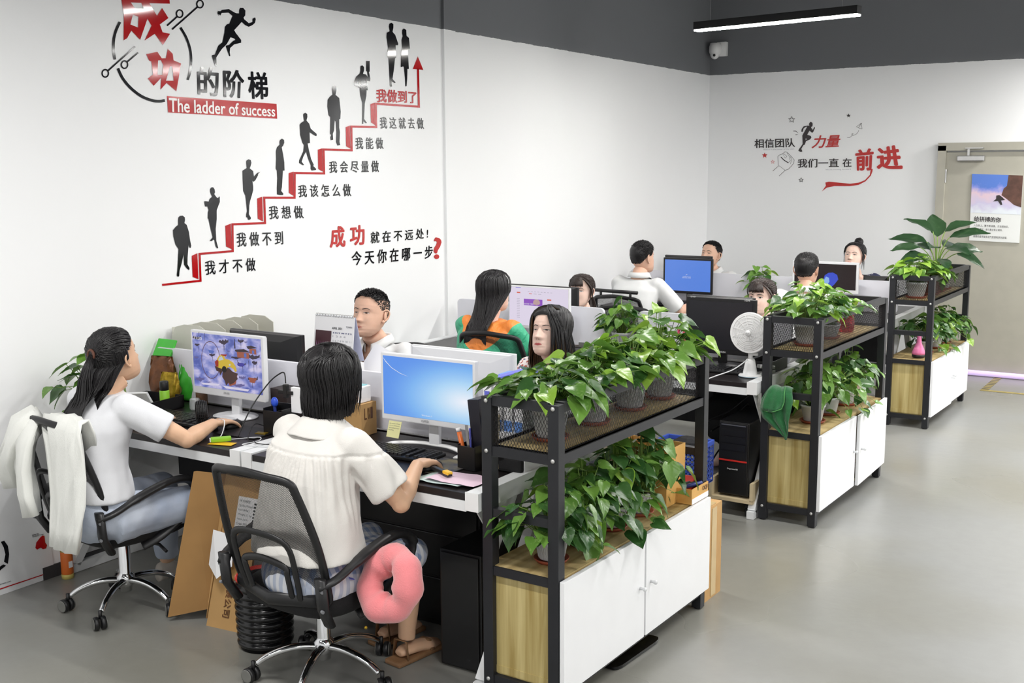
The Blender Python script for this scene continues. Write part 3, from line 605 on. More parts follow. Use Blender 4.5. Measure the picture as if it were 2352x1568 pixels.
# ------------------------------------------------------------ monitors
def screen_mat(name, fn=None, rgb=(20, 20, 22), emit=.9):
    m = bpy.data.materials.new(name); m.use_nodes = True; nt = m.node_tree; L = nt.links.new; b = nt.nodes['Principled BSDF']
    b.inputs['Base Color'].default_value = (.006, .006, .008, 1); b.inputs['Roughness'].default_value = .25
    if fn is None:
        c = nt.nodes.new('ShaderNodeRGB'); c.outputs[0].default_value = (*lin(rgb), 1); s = c.outputs[0]
    else: s = fn(nt)
    L(s, b.inputs['Emission Color']); b.inputs['Emission Strength'].default_value = emit; return m
def blue_desktop(nt):
    L = nt.links.new; tc = nt.nodes.new('ShaderNodeTexCoord'); mp = nt.nodes.new('ShaderNodeMapping'); L(tc.outputs['Generated'], mp.inputs[0])
    mp.inputs['Location'].default_value = (-.92, 0, -.42); mp.inputs['Scale'].default_value = (1.0, 0, 1.15)
    g = nt.nodes.new('ShaderNodeTexGradient'); g.gradient_type = 'QUADRATIC_SPHERE'; L(mp.outputs[0], g.inputs[0])
    cr = nt.nodes.new('ShaderNodeValToRGB'); L(g.outputs[0], cr.inputs[0]); e = cr.color_ramp.elements
    e[0].position = 0; e[0].color = (*lin((88, 146, 236)), 1); e[1].position = 1; e[1].color = (*lin((244, 246, 255)), 1)
    for p, c in ((.15, (124, 182, 244)), (.42, (174, 216, 250)), (.7, (214, 234, 252))): x = e.new(p); x.color = (*lin(c), 1)
    return cr.outputs[0]
def fantasy_sky(nt):
    L = nt.links.new; tc = nt.nodes.new('ShaderNodeTexCoord'); n = nt.nodes.new('ShaderNodeTexNoise'); n.inputs['Scale'].default_value = 5.5; n.inputs['Detail'].default_value = 6; n.inputs['Distortion'].default_value = .4
    L(tc.outputs['Generated'], n.inputs['Vector']); cr = nt.nodes.new('ShaderNodeValToRGB'); L(n.outputs[0], cr.inputs[0]); e = cr.color_ramp.elements
    e[0].position = .34; e[0].color = (*lin((84, 96, 176)), 1); e[1].position = .66; e[1].color = (*lin((216, 208, 240)), 1)
    for p, c in ((.45, (124, 134, 206)), (.55, (172, 172, 226))): x = e.new(p); x.color = (*lin(c), 1)
    return cr.outputs[0]
M_mw = mat('white monitor plastic', (228, 229, 232), .3, var=.01)
M_mb = mat('black monitor plastic', (26, 26, 28), .35, var=.05)
def monitor(label, TL, TR, BL, y, face, body, scr, foot='round', chin=.025, bez=.012, deep=.045, desk_z=.7515, yaw=0, neck=None):
    """TL, TR, BL: corners of the case in the photograph, on the plane y; face 0 looks to the near side, pi to the far side"""
    a, b, c = at(*TL, 'y', y), at(*TR, 'y', y), at(*BL, 'y', y)
    Wd = (b-a).length; z1 = (a.z+b.z)/2; z0 = c.z; Hh = z1-z0; cx = (a.x+b.x)/2
    t = thing('monitor', label, 'monitor', (cx, y, desk_z), face+yaw)
    zc = (z0+z1)/2-desk_z
    MB().box((0, .012, zc), (Wd, .024, Hh), bev=.004).build('case', body, t)
    mb = MB(); mb.loft([[Vector((x*Wd*k, yy, zc+z*Hh*k)) for x, z in ((-.5, -.5), (.5, -.5), (.5, .5), (-.5, .5))] for yy, k in ((.02, .99), (.024+deep*.4, .93), (.024+deep, .6))])
    mb.build('back_cover', body if body is not M_mw or foot != 'white' else M_mw, t)
    sx, sz0, sz1 = Wd/2-bez, zc-Hh/2+chin, zc+Hh/2-bez
    s = MB().add([(-sx, -.0012, sz0), (sx, -.0012, sz0), (sx, -.0012, sz1), (-sx, -.0012, sz1)], [(0, 1, 2, 3)]).build('screen', scr, t, fixn=False)
    nk = zc-Hh*.25
    MB().box((0, .05, nk/2+.006), (.05, .022, nk), bev=.004).build('neck', body, t)
    if foot == 'arc':
        p = crom([(-.19, -.07, .008), (-.17, -.0, .010), (-.08, .045, .012), (.0, .05, .012), (.08, .045, .012), (.17, .0, .010), (.19, -.07, .008)], 6)
        mb = MB(); mb.smooth = True; mb.tube(p, .015, 10, flat=.45, up=(0, 0, 1)); mb.build('foot', M_wht, t)
    else:
        mb = MB(); mb.smooth = True; mb.lathe([(0, 0), (.115, 0), (.115, .006), (.09, .012), (.03, .016), (0, .016)], (0, .04, 0), 32, sy=.8); mb.build('foot', body, t)
    return t, (Wd, sx, sz0, sz1)
M_s1 = screen_mat('floating island picture', fantasy_sky, emit=.85)
M_s2 = screen_mat('blue desktop picture', blue_desktop, emit=.95)
M_s3 = screen_mat('lilac web page', rgb=(236, 226, 246), emit=.85)
M_off = screen_mat('dark screen', rgb=(38, 38, 42), emit=.35)
M_s5 = screen_mat('plain blue screen', rgb=(96, 142, 236), emit=.85)
M_s6 = screen_mat('dark brown picture', rgb=(34, 22, 20), emit=.8)
def emat(n, rgb, e=.85): return MATS.setdefault(n, screen_mat(n, rgb=rgb, emit=e))
def on_screen(t, dim, name, m, polys, d=.0022):
    """flat print on the screen; u, v in 0..1 from the top left"""
    Wd, sx, z0, z1 = dim; mb = MB(); many = len(polys) > 10
    for k, p in enumerate(polys):
        if not many: mb = MB()
        n = len(p); vs = [(-sx+u*2*sx, -d-k*.00002, z1-v*(z1-z0)) for u, v in p]
        mb.add(vs, tessellate_polygon([[(v[0], v[2], 0) for v in vs]]))
        if not many: mb.build(name, m, t, fixn=False)
    if many: o = mb.build(name, m, t, fixn=False); o['kind'] = 'stuff'

def rc(u0, v0, u1, v1): return [(u0, v0), (u1, v0), (u1, v1), (u0, v1)]
m1, d1 = monitor('white monitor with a floating-island picture at the left desk', (437, 755), (603, 775), (433, 899), 2.68, 0, M_mw, M_s1, chin=.034)
MPX = lambda x, y: ((x-1525)/(2225-1525), (y-95+(x-1525)*-.095)/570)   # traced from the zoomed picture
def tr(s):
    n = [float(v) for v in s.replace(',', ' ').split()]; return [MPX(n[i], n[i+1]) for i in range(0, len(n), 2)]
rs = random.Random(5)
def island(cx, cy, w, h):
    P = []; n = 7
    for i in range(n+1): x = cx-w+2*w*i/n; P.append((x, cy-h*(.25+.55*rs.random())*(1 if i % 2 else .45)))
    for i in range(n+1): q = i/n; x = cx+w-2*w*q; P.append((x, cy+h*(.15+.9*(1-abs(2*q-1))**1.3*(.6+.5*rs.random()))))
    return [MPX(x, y) for x, y in P]
def mast(x, y0, y1, w=2.2): return [MPX(x-w, y0), MPX(x+w, y0), MPX(x+w*.4, y1), MPX(x-w*.4, y1)]
on_screen(m1, d1, 'printed_islet', emat('screen haze violet', (104, 100, 156)), [island(*q) for q in ((1560, 360, 26, 16), (1590, 590, 46, 36), (2030, 560, 34, 26), (2080, 190, 16, 12), (1680, 620, 30, 10), (2130, 600, 40, 10), (1990, 640, 60, 30), (1900, 290, 14, 12))])
on_screen(m1, d1, 'printed_island', emat('screen dusk', (58, 46, 66)), [island(*q) for q in ((1575, 150, 42, 30), (1575, 225, 26, 20), (1855, 190, 50, 38), (2030, 180, 30, 26), (2150, 340, 62, 40), (1980, 350, 55, 26), (2135, 570, 50, 40), (2030, 420, 40, 30), (2160, 400, 26, 30), (1730, 330, 30, 24))], .0024)
on_screen(m1, d1, 'printed_masts', emat('screen dusk', (58, 46, 66)), [mast(*q) for q in ((1660, 100, 190), (1590, 240, 300), (1600, 90, 180), (1855, 220, 300), (2030, 200, 260), (1968, 260, 160, 7), (2150, 380, 520), (2100, 380, 470), (2180, 390, 480), (1990, 380, 440), (2128, 600, 660), (1735, 350, 400), (2040, 440, 500), (1860, 230, 280), (2020, 250, 300))], .0025)
on_screen(m1, d1, 'printed_hut', emat('screen rust', (160, 88, 66)), [tr(s) for s in ('1985,290 2108,302 2108,362 1990,350', '2112,255 2180,262 2182,318 2114,308', '1895,560 1985,520 1962,630 1900,655 1885,620', '2092,552 2178,562 2150,612 2108,606')], .0027)
on_screen(m1, d1, 'printed_roof', emat('screen dark roof', (52, 36, 44)), [tr(s) for s in ('1965,270 2060,262 2125,298 1975,292', '2085,235 2130,225 2195,250 2100,262')], .0029)
on_screen(m1, d1, 'printed_window', emat('screen blue window', (86, 110, 190)), [tr(s) for s in ('2058,305 2082,307 2082,350 2058,348', '2140,275 2160,277 2160,310 2140,308', '1690,275 1755,290 1742,318 1700,308')], .0030)
on_screen(m1, d1, 'printed_balloon', emat('screen violet', (66, 60, 160)), [[MPX(2022+38*math.cos(q), 425+20*math.sin(q)) for q in [2*PI*i/16 for i in range(16)]]], .0028)
ring = [(1715+100*math.cos(a), 385+200*math.sin(a)) for a in [2*PI*i/40 for i in range(40)]]; ring2 = [(1715+(93+2*(i % 2))*math.cos(a), 385+(190+3*(i % 2))*math.sin(a)) for i, a in enumerate([2*PI*i/40 for i in range(40)])]
on_screen(m1, d1, 'printed_ring', emat('screen brown ring', (104, 78, 96)), [[MPX(*ring[i]), MPX(*ring[(i+1) % 40]), MPX(*ring2[(i+1) % 40]), MPX(*ring2[i])] for i in range(40)], .0026)
on_screen(m1, d1, 'printed_car_underside', emat('screen umber', (74, 50, 48)), [tr('1752,450 1800,440 1860,450 1905,470 1935,500 1990,520 1975,545 1985,575 1940,620 1900,640 1893,612 1862,650 1850,600 1826,560 1832,500 1806,545 1796,505 1770,500')], .0031)
on_screen(m1, d1, 'printed_car', emat('screen yellow', (216, 184, 62)), [tr('1765,448 1768,405 1782,370 1800,342 1825,327 1852,335 1866,368 1905,378 1945,405 1970,448 1980,492 1962,505 1945,472 1912,452 1880,462 1868,500 1842,478 1815,470 1790,462')], .0034)
on_screen(m1, d1, 'printed_car_window', emat('screen pale glass', (196, 206, 214)), [tr('1796,376 1808,350 1832,342 1850,378 1800,390'), tr('1898,428 1912,418 1922,432 1908,444')], .0036)
on_screen(m1, d1, 'printed_car_door', emat('screen red', (160, 50, 44)), [tr('1756,402 1782,378 1796,398 1792,455 1764,450'), tr('1812,322 1888,322 1872,345 1838,335')], .0037)
on_screen(m1, d1, 'printed_wheel', emat('screen black wheel', (30, 24, 28)), [[MPX(1852+24*math.cos(q), 478+34*math.sin(q)) for q in [2*PI*i/16 for i in range(16)]]], .0038)
on_screen(m1, d1, 'printed_cloud', emat('screen pale', (224, 218, 240)), [tr('1600,630 1800,635 1780,655 1620,650'), tr('1820,650 2100,680 2080,700 1860,680')], .0028)
def stext(t, dim, s, u0, v0, u1, v1, m, bold=.0, nm='lettering'):
    Wd, sx, z0, z1 = dim; X = lambda u: -sx+u*2*sx; Z = lambda v: z1-v*(z1-z0); yy = -.0038
    me = text_mesh(s); n = len(me.vertices); co = np.empty(n*3); me.vertices.foreach_get('co', co); co = co.reshape(-1, 3); a, b = co.min(0), co.max(0)
    V = [(X(u0+(u1-u0)*(c[0]-a[0])/(b[0]-a[0])), yy, Z(v1+(v0-v1)*(c[1]-a[1])/max(b[1]-a[1], 1e-5))) for c in co]
    F = [tuple(p.vertices) for p in me.polygons]; bpy.data.meshes.remove(me)
    return MB().add(V, F).build(nm, m, t, fixn=False)
M_sw = emat('screen white', (246, 246, 250)); M_sg = mat('grey print', (120, 122, 126), .5); M_pb = mat('black print', (30, 30, 34), .5); M_pw = mat('white print', (235, 235, 235), .5)
stext(m1, d1, '11:30', .035, .07, .15, .125, M_sw)
stext(m1, d1, 'ZHUGEK', .44, 1.04, .53, 1.075, M_sg)
m2, d2 = monitor('white monitor with a plain glowing blue screen and a yellow note on its chin', (874, 807), (1091, 832), (868, 959), 2.68, 0, M_mw, M_s2, foot='arc', chin=.024)
stext(m2, d2, 'XSPED', .43, 1.02, .52, 1.06, M_sg)
stext(m2, d2, 'Windows 7', .44, .93, .56, .955, M_sw)
on_screen(m2, d2, 'light_streak', M_sw, [[(.0, .02), (.03, .10), (.10, .20), (.2, .28), (.3, .32), (.2, .272), (.1, .19), (.035, .09)]])
n = thing('sticky_note', 'pale yellow note with handwriting hanging from the blue screen monitor', 'note', (0, 0, 0))
Q = [at(894, 965, 'y', 2.672), at(923, 969, 'y', 2.672), at(915, 1007, 'y', 2.665), at(887, 1002, 'y', 2.665)]; n.location = Q[3]
M_note = mat('pale yellow paper', (238, 236, 176), .7, var=.02)
rel(MB().prism(Q, (0, .0012, 0)).build('sheet', M_note), n)
for i in range(4):
    rel(text_on('lettering', ('Jan update & Nove', 'note no delivery yet', 'next week to be sent', 'Send Mode')[i], [onq(u, v, .001, Q) for u, v in ((.1, .12+i*.13), (.9 if i < 3 else .5, .12+i*.13), (.9 if i < 3 else .5, .18+i*.13), (.1, .18+i*.13))], M_sg), n)
m3, d3 = monitor('white framed monitor showing a lilac web page in the middle row', (1168, 655), (1308, 662), (1164, 750), 5.18, 0, M_mw, M_s3, chin=.02, bez=.008)
on_screen(m3, d3, 'page_banner', emat('screen purple', (150, 84, 200)), [rc(.25, .3, .57, .47)])
on_screen(m3, d3, 'page_mark', emat('screen red mark', (224, 96, 72)), [rc(.13, .13, .19, .16), rc(.34, .155, .39, .17), rc(.65, .28, .72, .31)])
on_screen(m3, d3, 'page_tabs', emat('screen tab', (120, 110, 220)), [rc(.11, .005, .2, .02)])
on_screen(m3, d3, 'page_lines', emat('screen text grey', (180, 172, 190)), [rc(.32+i*.055, .10, .35+i*.055, .11) for i in range(8)]+[rc(.13, .3+i*.045, .18, .31+i*.045) for i in range(12)]+[rc(.42, .155, .47, .165), rc(.5, .155, .55, .165)])
on_screen(m3, d3, 'page_fruit', emat('screen ochre', (220, 196, 150)), [[(.47+.06*math.cos(a), .38+.08*math.sin(a)) for a in [2*PI*i/16 for i in range(16)]]])
stext(m3, d3, '成本价批发 厂家直销', .26, .41, .42, .45, M_sw)
m4, d4 = monitor('black monitor with a dark screen behind the small white fan', (1577, 680), (1737, 690), (1600, 808), 5.12, 0, M_mb, M_off, chin=.028, bez=.02)
stext(m4, d4, 'HUYINIUDA', .44, 1.035, .6, 1.07, M_pw); stext(m4, d4, 'LED VIEW', .02, -.09, .1, -.06, M_pw); stext(m4, d4, 'HDMI', .88, -.075, .96, -.04, M_pw)
m5, d5 = monitor('black monitor with a plain blue loading screen in the farthest row', (1524, 590), (1637, 596), (1524, 671), 7.84, 0, M_mb, M_s5, chin=.022, bez=.016)
stext(m5, d5, '正在配置 Windows', .4, .52, .58, .545, M_sw); stext(m5, d5, '请勿关闭计算机', .39, .555, .58, .585, M_sw)
on_screen(m5, d5, 'loading_arc', M_sw, [[(.46, .5), (.47, .465), (.5, .455), (.5, .465), (.475, .475)]])
m6, d6 = monitor('white framed monitor with a blue flower on black in the farthest row', (1821, 598), (1973, 603), (1821, 668), 7.84, 0, M_mw, M_s6, chin=.03, bez=.018)
on_screen(m6, d6, 'blue_flower', emat('screen deep blue', (60, 84, 214)), [[(.5, .9), (.47, .7), (.5, .45), (.56, .35), (.63, .33), (.7, .42), (.72, .6), (.66, .8), (.6, .95)]])
on_screen(m6, d6, 'flower_light', emat('screen flower light', (150, 190, 246)), [[(.48, .7), (.52, .5), (.57, .55), (.58, .7), (.54, .85)]], .0026)
# monitors on the far side of each partition, seen from behind
m7, _ = monitor('black monitor seen from behind, left of the desk calendar', (536, 755), (700, 766), (545, 832), 3.13, PI, M_mb, M_off)
m8, _ = monitor('large white backed monitor facing the woman in the floral top', (950, 789), (1188, 812), (950, 900), 3.16, PI, M_mw, M_off, chin=.03, deep=.02)
m9, _ = monitor('black monitor seen from behind beside the woman with the side parting in black', (1170, 650), (1331, 660), (1170, 735), 5.56, PI, M_mb, M_off)
m10, _ = monitor('black monitor seen from behind next to the ponytailed woman', (1580, 673), (1737, 686), (1580, 760), 5.56, PI, M_mb, M_off)
m11, _ = monitor('black monitor half hiding the face of the man in the far row', (1530, 583), (1638, 590), (1530, 655), 8.2, PI, M_mb, M_off)
m12, _ = monitor('grey backed monitor at the right end of the farthest row', (1985, 632), (2043, 634), (1985, 690), 8.25, PI, M_mb, M_off)

# ------------------------------------------------------------ keyboards and mice
M_key = mat('black keycap', (24, 24, 27), .35, var=.1)
def keyboard(x, y, z, rz, label, w=.42, dd=.135):
    t = thing('keyboard', label, 'keyboard', (x, y, z), rz)
    MB().box((0, 0, .008), (w, dd, .014), bev=.004).build('case', M_mb, t)
    mb = MB(); nx, ny = 21, 6; kx, ky = (w-.02)/nx, (dd-.016)/ny
    for j in range(ny):
        i = 0
        while i < nx:
            wk = 1
            if j == 0 and i == 5: wk = 6
            if i in (15, 18) and nx > 18: i += 0
            cx = -w/2+.01+kx*(i+wk/2); cy = -dd/2+.008+ky*(j+.5)
            if i != 15 and i != 17 or j == 5: mb.loft([[Vector((cx+sx*kx*wk*q-(sx*(wk-1)*kx*.0), cy+sy*ky*q2, zz)) for sx, sy in ((-1, -1), (1, -1), (1, 1), (-1, 1))] for q, q2, zz in ((.46, .46, .015), (.38, .36, .0235))])
            i += wk
    k = mb.build('keys', M_key, t); k['kind'] = 'stuff'; return t
keyboard(.56, 2.53, .752, -.02, 'black keyboard in front of the woman with the long ponytail', .44, .15)
keyboard(1.77, 2.56, .752, .02, 'dark blue-black keyboard in front of the bobbed woman', .42, .14)
keyboard(2.14, 4.98, .752, 0, 'black keyboard under the dark monitor by the fan', .42, .14)
keyboard(.66, 7.66, .752, 0, 'black keyboard under the blue loading screen', .42, .14)
keyboard(1.75, 7.66, .752, 0, 'black keyboard under the blue flower monitor', .42, .14)
def mouse(x, y, label, rz=0):
    t = thing('computer_mouse', label, 'mouse', (x, y, .752), rz)
    mb = MB(); mb.smooth = True; mb.lathe([(0, 0), (.9, 0), (1, .25), (.92, .6), (.6, .9), (0, 1)], (0, 0, 0), 20); mb.v = [(v[0]*.031, v[1]*.055, v[2]*.034) for v in mb.v]; mb.build('shell', M_blk, t)
    mb = MB(); mb.smooth = True; mb.ball((0, .026, .031), (.003, .008, .005), 8, 6); mb.build('wheel', M_sg, t); return t
mouse(.872, 2.555, 'black mouse under the hand of the woman by the left wall', .1); mouse(2.045, 2.45, 'black mouse under the hand of the bobbed woman', .0)
# ------------------------------------------------------------ office chairs
M_chrome = mat('chrome', (225, 226, 228), .08, 1, var=.0)
M_cplas = mat('black chair plastic', (27, 27, 29), .4, var=.08)
M_cush = mat('black seat fabric', (20, 20, 22), .85, var=.1, bump=.2, bscale=300)
def mesh_fabric():
    m = bpy.data.materials.new('see-through mesh fabric'); m.use_nodes = True; nt = m.node_tree; L = nt.links.new; b = nt.nodes['Principled BSDF']
    b.inputs['Base Color'].default_value = (.012, .012, .014, 1); b.inputs['Roughness'].default_value = .6
    tc = nt.nodes.new('ShaderNodeTexCoord'); mp = nt.nodes.new('ShaderNodeMapping'); mp.inputs['Rotation'].default_value = (0, .62, 0); L(tc.outputs['Object'], mp.inputs[0])
    w = nt.nodes.new('ShaderNodeTexWave'); w.bands_direction = 'X'; w.inputs['Scale'].default_value = 55; w.inputs['Distortion'].default_value = 0; L(mp.outputs[0], w.inputs['Vector'])
    gt = nt.nodes.new('ShaderNodeMapRange'); gt.inputs[1].default_value = .3; gt.inputs[2].default_value = .6; gt.inputs[3].default_value = .92; gt.inputs[4].default_value = .25; L(w.outputs['Fac'], gt.inputs[0])
    L(gt.outputs[0], b.inputs['Alpha']); return m
M_cmesh = mesh_fabric()
CH = []
def chair(x, y, face, label, base=0.0, arms=True, seat_z=.46, head=False, r=.27, top=.93):
    """face: angle of the direction the sitter looks, 0 = far side (+y), measured anticlockwise; base: angle of the first base arm in the world"""
    t = thing('office_chair', label, 'chair', (x, y, 0), face, 'black mesh office chairs')
    ba = base-face
    for k in range(5):
        a = ba+k*2*PI/5; c, s = math.cos(a), math.sin(a)
        P = [Vector((c*q*r, s*q*r, z)) for q, z in ((.08, .125), (.3, .128), (.55, .118), (.78, .095), (.92, .07))]
        mb = MB(); mb.smooth = True; mb.tube(crom(P, 5), [.019-.006*i/20 for i in range(21)], 10, flat=.8, up=(0, 0, 1)); leg = mb.build('base_arm', M_chrome, t)
        cx, cy = c*r, s*r; sw = a+.7*(1 if k % 2 else -1); dx, dy = math.cos(sw), math.sin(sw)
        mb = MB(); mb.smooth = True; mb.cyl((cx*.97, cy*.97, .045), (cx*.97, cy*.97, .08), .008, 8)
        prof = [(.031*math.cos(u), .031*math.sin(u)) for u in [PI*i/8 for i in range(9)]]
        for sd in (-1, 1):
            q = Vector((cx, cy, .029)); ax = Vector((-dy, dx, 0)); mb.lathe([(0, -.010), (.024, -.010), (.0285, -.006), (.0285, .006), (.024, .010), (0, .010)], q+ax*.014*sd, 18, rot=ax.to_track_quat('Z', 'Y').to_matrix())
        mb.build('castor', M_cplas, leg)
        q = Vector((cx, cy, .029)); ax = Vector((-dy, dx, 0))
        for sd in (-1, 1):
            mb = MB(); mb.smooth = True; mb.lathe([(.021, 0), (.0255, .001), (.0255, .0025), (.021, .002)], q+ax*.0245*sd, 18, rot=(ax*sd).to_track_quat('Z', 'Y').to_matrix())
            mb.build('wheel_ring', MATS.get('tyre grey') or mat('tyre grey', (120, 120, 116), .5), leg)
    mb = MB(); mb.smooth = True; mb.lathe([(.0, .075), (.024, .075), (.026, .10), (.036, .105), (.038, .145), (.028, .155), (.026, .16), (.026, .30), (.024, .305)], (0, 0, 0), 20); mb.lathe([(.014, .3), (.014, seat_z-.07)], (0, 0, 0), 14); mb.build('gas_column', M_chrome, t)
    mb = MB(); mb.box((0, 0, seat_z-.07), (.22, .26, .03), bev=.006); mb.tube([(.08, .0, seat_z-.075), (.22, .03, seat_z-.08), (.27, .03, seat_z-.10)], .007, 8); mb.build('mechanism', M_cplas, t)
    # seat cushion
    rings = []
    for zz, k in ((-.05, .88), (-.035, .97), (-.01, 1), (.012, .985), (.028, .9), (.034, .6), (.035, .2)):
        ring = []
        for i in range(36):
            a = 2*PI*i/36; ca, sa = math.cos(a), math.sin(a); ex = .55
            px = abs(ca)**ex*(1 if ca > 0 else -1)*.245*k; py = abs(sa)**ex*(1 if sa > 0 else -1)*.235*k
            ring.append(Vector((px, py, seat_z+zz-(.028 if py > .19 else 0)*(py-.19)/.045*.4)))
        rings.append(ring)
    mb = MB(); mb.smooth = True; mb.loft(rings); mb.build('seat', M_cush, t)
    # back: frame loop, mesh, lumbar, arms
    def bp(u, z):  # back surface: u across -1..1, z height above the seat
        wz = .220+.010*math.sin(PI*min(max(z/.46, 0), 1))-.035*max(0, min(1, (z-.18)/.3))**1.5
        yy = -.235-.10*(z-.1)/.4-.06*max(0, z-.2)+.03*u*u*1.0
        return Vector((u*wz, yy, seat_z+z))
    H = top-seat_z
    loop = [bp(-.93, .02), bp(-1, .08), bp(-1, H*.5), bp(-1, H*.88), bp(-.94, H*.97), bp(-.5, H), bp(0, H+.008), bp(.5, H), bp(.94, H*.97), bp(1, H*.88), bp(1, H*.5), bp(1, .08), bp(.93, .02), bp(.4, .0), bp(-.4, .0)]
    L_ = crom(loop+[loop[0]], 5)[:-1]
    mb = MB(); mb.smooth = True; mb.tube(L_, .017, 10, closed=True, flat=.75, up=(0, 1, 0)); mb.build('back_frame', M_cplas, t)
    nu, nz = 12, 14
    mb = MB(); mb.smooth = True; mb.add([bp(-.97+1.94*i/nu, .02+(H-.03)*j/nz)+Vector((0, -.004, 0)) for j in range(nz+1) for i in range(nu+1)], [(j*(nu+1)+i, j*(nu+1)+i+1, (j+1)*(nu+1)+i+1, (j+1)*(nu+1)+i) for j in range(nz) for i in range(nu)])
    mb.build('back_mesh', M_cmesh, t, fixn=False)
    mb = MB(); mb.smooth = True
    for k, w in ((.8, .95), (.5, .7)):
        P = [bp(-.62*w, .02)+Vector((0, -.03, 0)), bp(-.66*w, .12)+Vector((0, -.035, 0)), bp(-.6*w, .24*k/.8)+Vector((0, -.03, 0)), bp(0, .27*k/.8)+Vector((0, -.03, 0)), bp(.6*w, .24*k/.8)+Vector((0, -.03, 0)), bp(.66*w, .12)+Vector((0, -.035, 0)), bp(.62*w, .02)+Vector((0, -.03, 0))]
        mb.tube(crom(P, 5), .014, 8, flat=.5, up=(0, 1, 0))
    mb.tube([bp(-.9, .03)+Vector((0, -.02, 0)), bp(0, .015)+Vector((0, -.045, 0)), bp(.9, .03)+Vector((0, -.02, 0))], .024, 10, flat=.6, up=(0, 1, 0))
    mb.build('lumbar_support', M_cplas, t)
    if head:
        mb = MB(); mb.smooth = True; a = bp(-1.0, H)+Vector((0, -.01, .045)); b = bp(1.0, H)+Vector((0, -.01, .045)); mb.tube([a, b], .014, 12); mb.tube([bp(-.7, H), bp(-.7, H)+Vector((0, 0, .04))], .01, 8); mb.tube([bp(.7, H), bp(.7, H)+Vector((0, 0, .04))], .01, 8); mb.build('top_roll', M_cplas, t)
    if arms:
        for sd in (-1, 1):
            X = .275*sd; za = seat_z
            P = [(X*.86, -.255, za+.10), (X*.98, -.20, za+.12), (X, -.08, za+.165), (X, .05, za+.195), (X, .14, za+.19), (X, .185, za+.15), (X*.98, .175, za+.09), (X*.95, .12, za+.03), (X*.92, .02, za-.03), (X*.8, -.05, za-.065)]
            P = crom(P, 5); mb = MB(); mb.smooth = True; mb.tube(P, [.031 if 8 < i < 26 else .023 for i in range(len(P))], 12, flat=.55, up=(0, 0, 1)); arm = mb.build('armrest', M_cplas, t)
            mb = MB(); mb.smooth = True; mb.tube([(X*.88, -.25, za+.13), (X*.88, -.24, za+.02), (X*.84, -.20, za-.05)], .026, 10, flat=.6, up=(0, 1, 0)); mb.build('arm_bracket', M_cplas, t)
            for zz in (.09, .02):
                MB().cyl((X*.88+sd*.008, -.255, za+zz), (X*.88+sd*.018, -.258, za+zz), .006, 8).build('bolt', M_sg, t)
    return t
chB = chair(1.80, 2.09, -.04, 'chair in the foreground under the bobbed woman, pink ring cushion at its arm', base=math.radians(-140), top=.865, seat_z=.38)
chA = chair(.60, 2.15, -.10, 'chair by the left wall with a white jacket over its back', base=math.radians(-136), r=.25, top=.89, seat_z=.40)
chair(1.0, 4.70, .05, 'chair of the woman in green and orange, seen over the near partition', base=.3, top=.95)
chair(.60, 7.12, -.1, 'chair with a rolled head bar behind the pothos in the middle row', base=.4, head=True, top=.90)
chair(.66, 3.84, PI, 'chair of the man in white behind the desk calendar', base=.4, arms=True, top=.88)
chair(1.85, 3.98, PI, 'chair of the woman in the floral top', base=.2, top=.84)
chair(.72, 6.35, PI, 'chair of the woman in black behind the middle partition', base=.2, top=.84)
chair(2.0, 6.40, PI, 'chair of the ponytailed woman near the middle cabinet', base=.2, top=.84)
chair(1.88, 7.22, 0, 'chair of the man facing the blue flower monitor', base=.2, top=.84)
chair(.45, 9.05, PI, 'chair of the man in the white shirt by the corner of the room', base=.2, top=.80)
chair(1.85, 9.0, PI, 'chair of the woman with the bun', base=.2, top=.86)
# ------------------------------------------------------------ people
def remesh(mb, voxel, smooth=4, fac=.5):
    me = mb.mesh('tmp'); o = bpy.data.objects.new('tmp', me); COL.objects.link(o)
    m = o.modifiers.new('r', 'REMESH'); m.mode = 'VOXEL'; m.voxel_size = voxel
    s = o.modifiers.new('s', 'SMOOTH'); s.factor = fac; s.iterations = smooth
    out = bpy.data.meshes.new_from_object(o.evaluated_get(bpy.context.evaluated_depsgraph_get()))
    bpy.data.objects.remove(o); bpy.data.meshes.remove(me)
    out.polygons.foreach_set('use_smooth', [True]*len(out.polygons)); return out
def displace(me, fn):
    n = len(me.vertices); co = np.empty(n*3); me.vertices.foreach_get('co', co); co = co.reshape(-1, 3)
    no = np.empty(n*3); me.vertices.foreach_get('normal', no); no = no.reshape(-1, 3)
    d = np.array([fn(Vector(c)) for c in co]); me.vertices.foreach_set('co', (co+no*d[:, None]).reshape(-1)); me.update()
def skin(name, rgb): return mat(name, rgb, .5, var=.04, scale=14, bump=.04, bscale=260, sss=.12, spec=.35)
SK_M = skin('warm skin', (226, 184, 160)); SK_F = skin('fair skin', (240, 206, 190)); SK_T = skin('tan skin', (224, 182, 150))
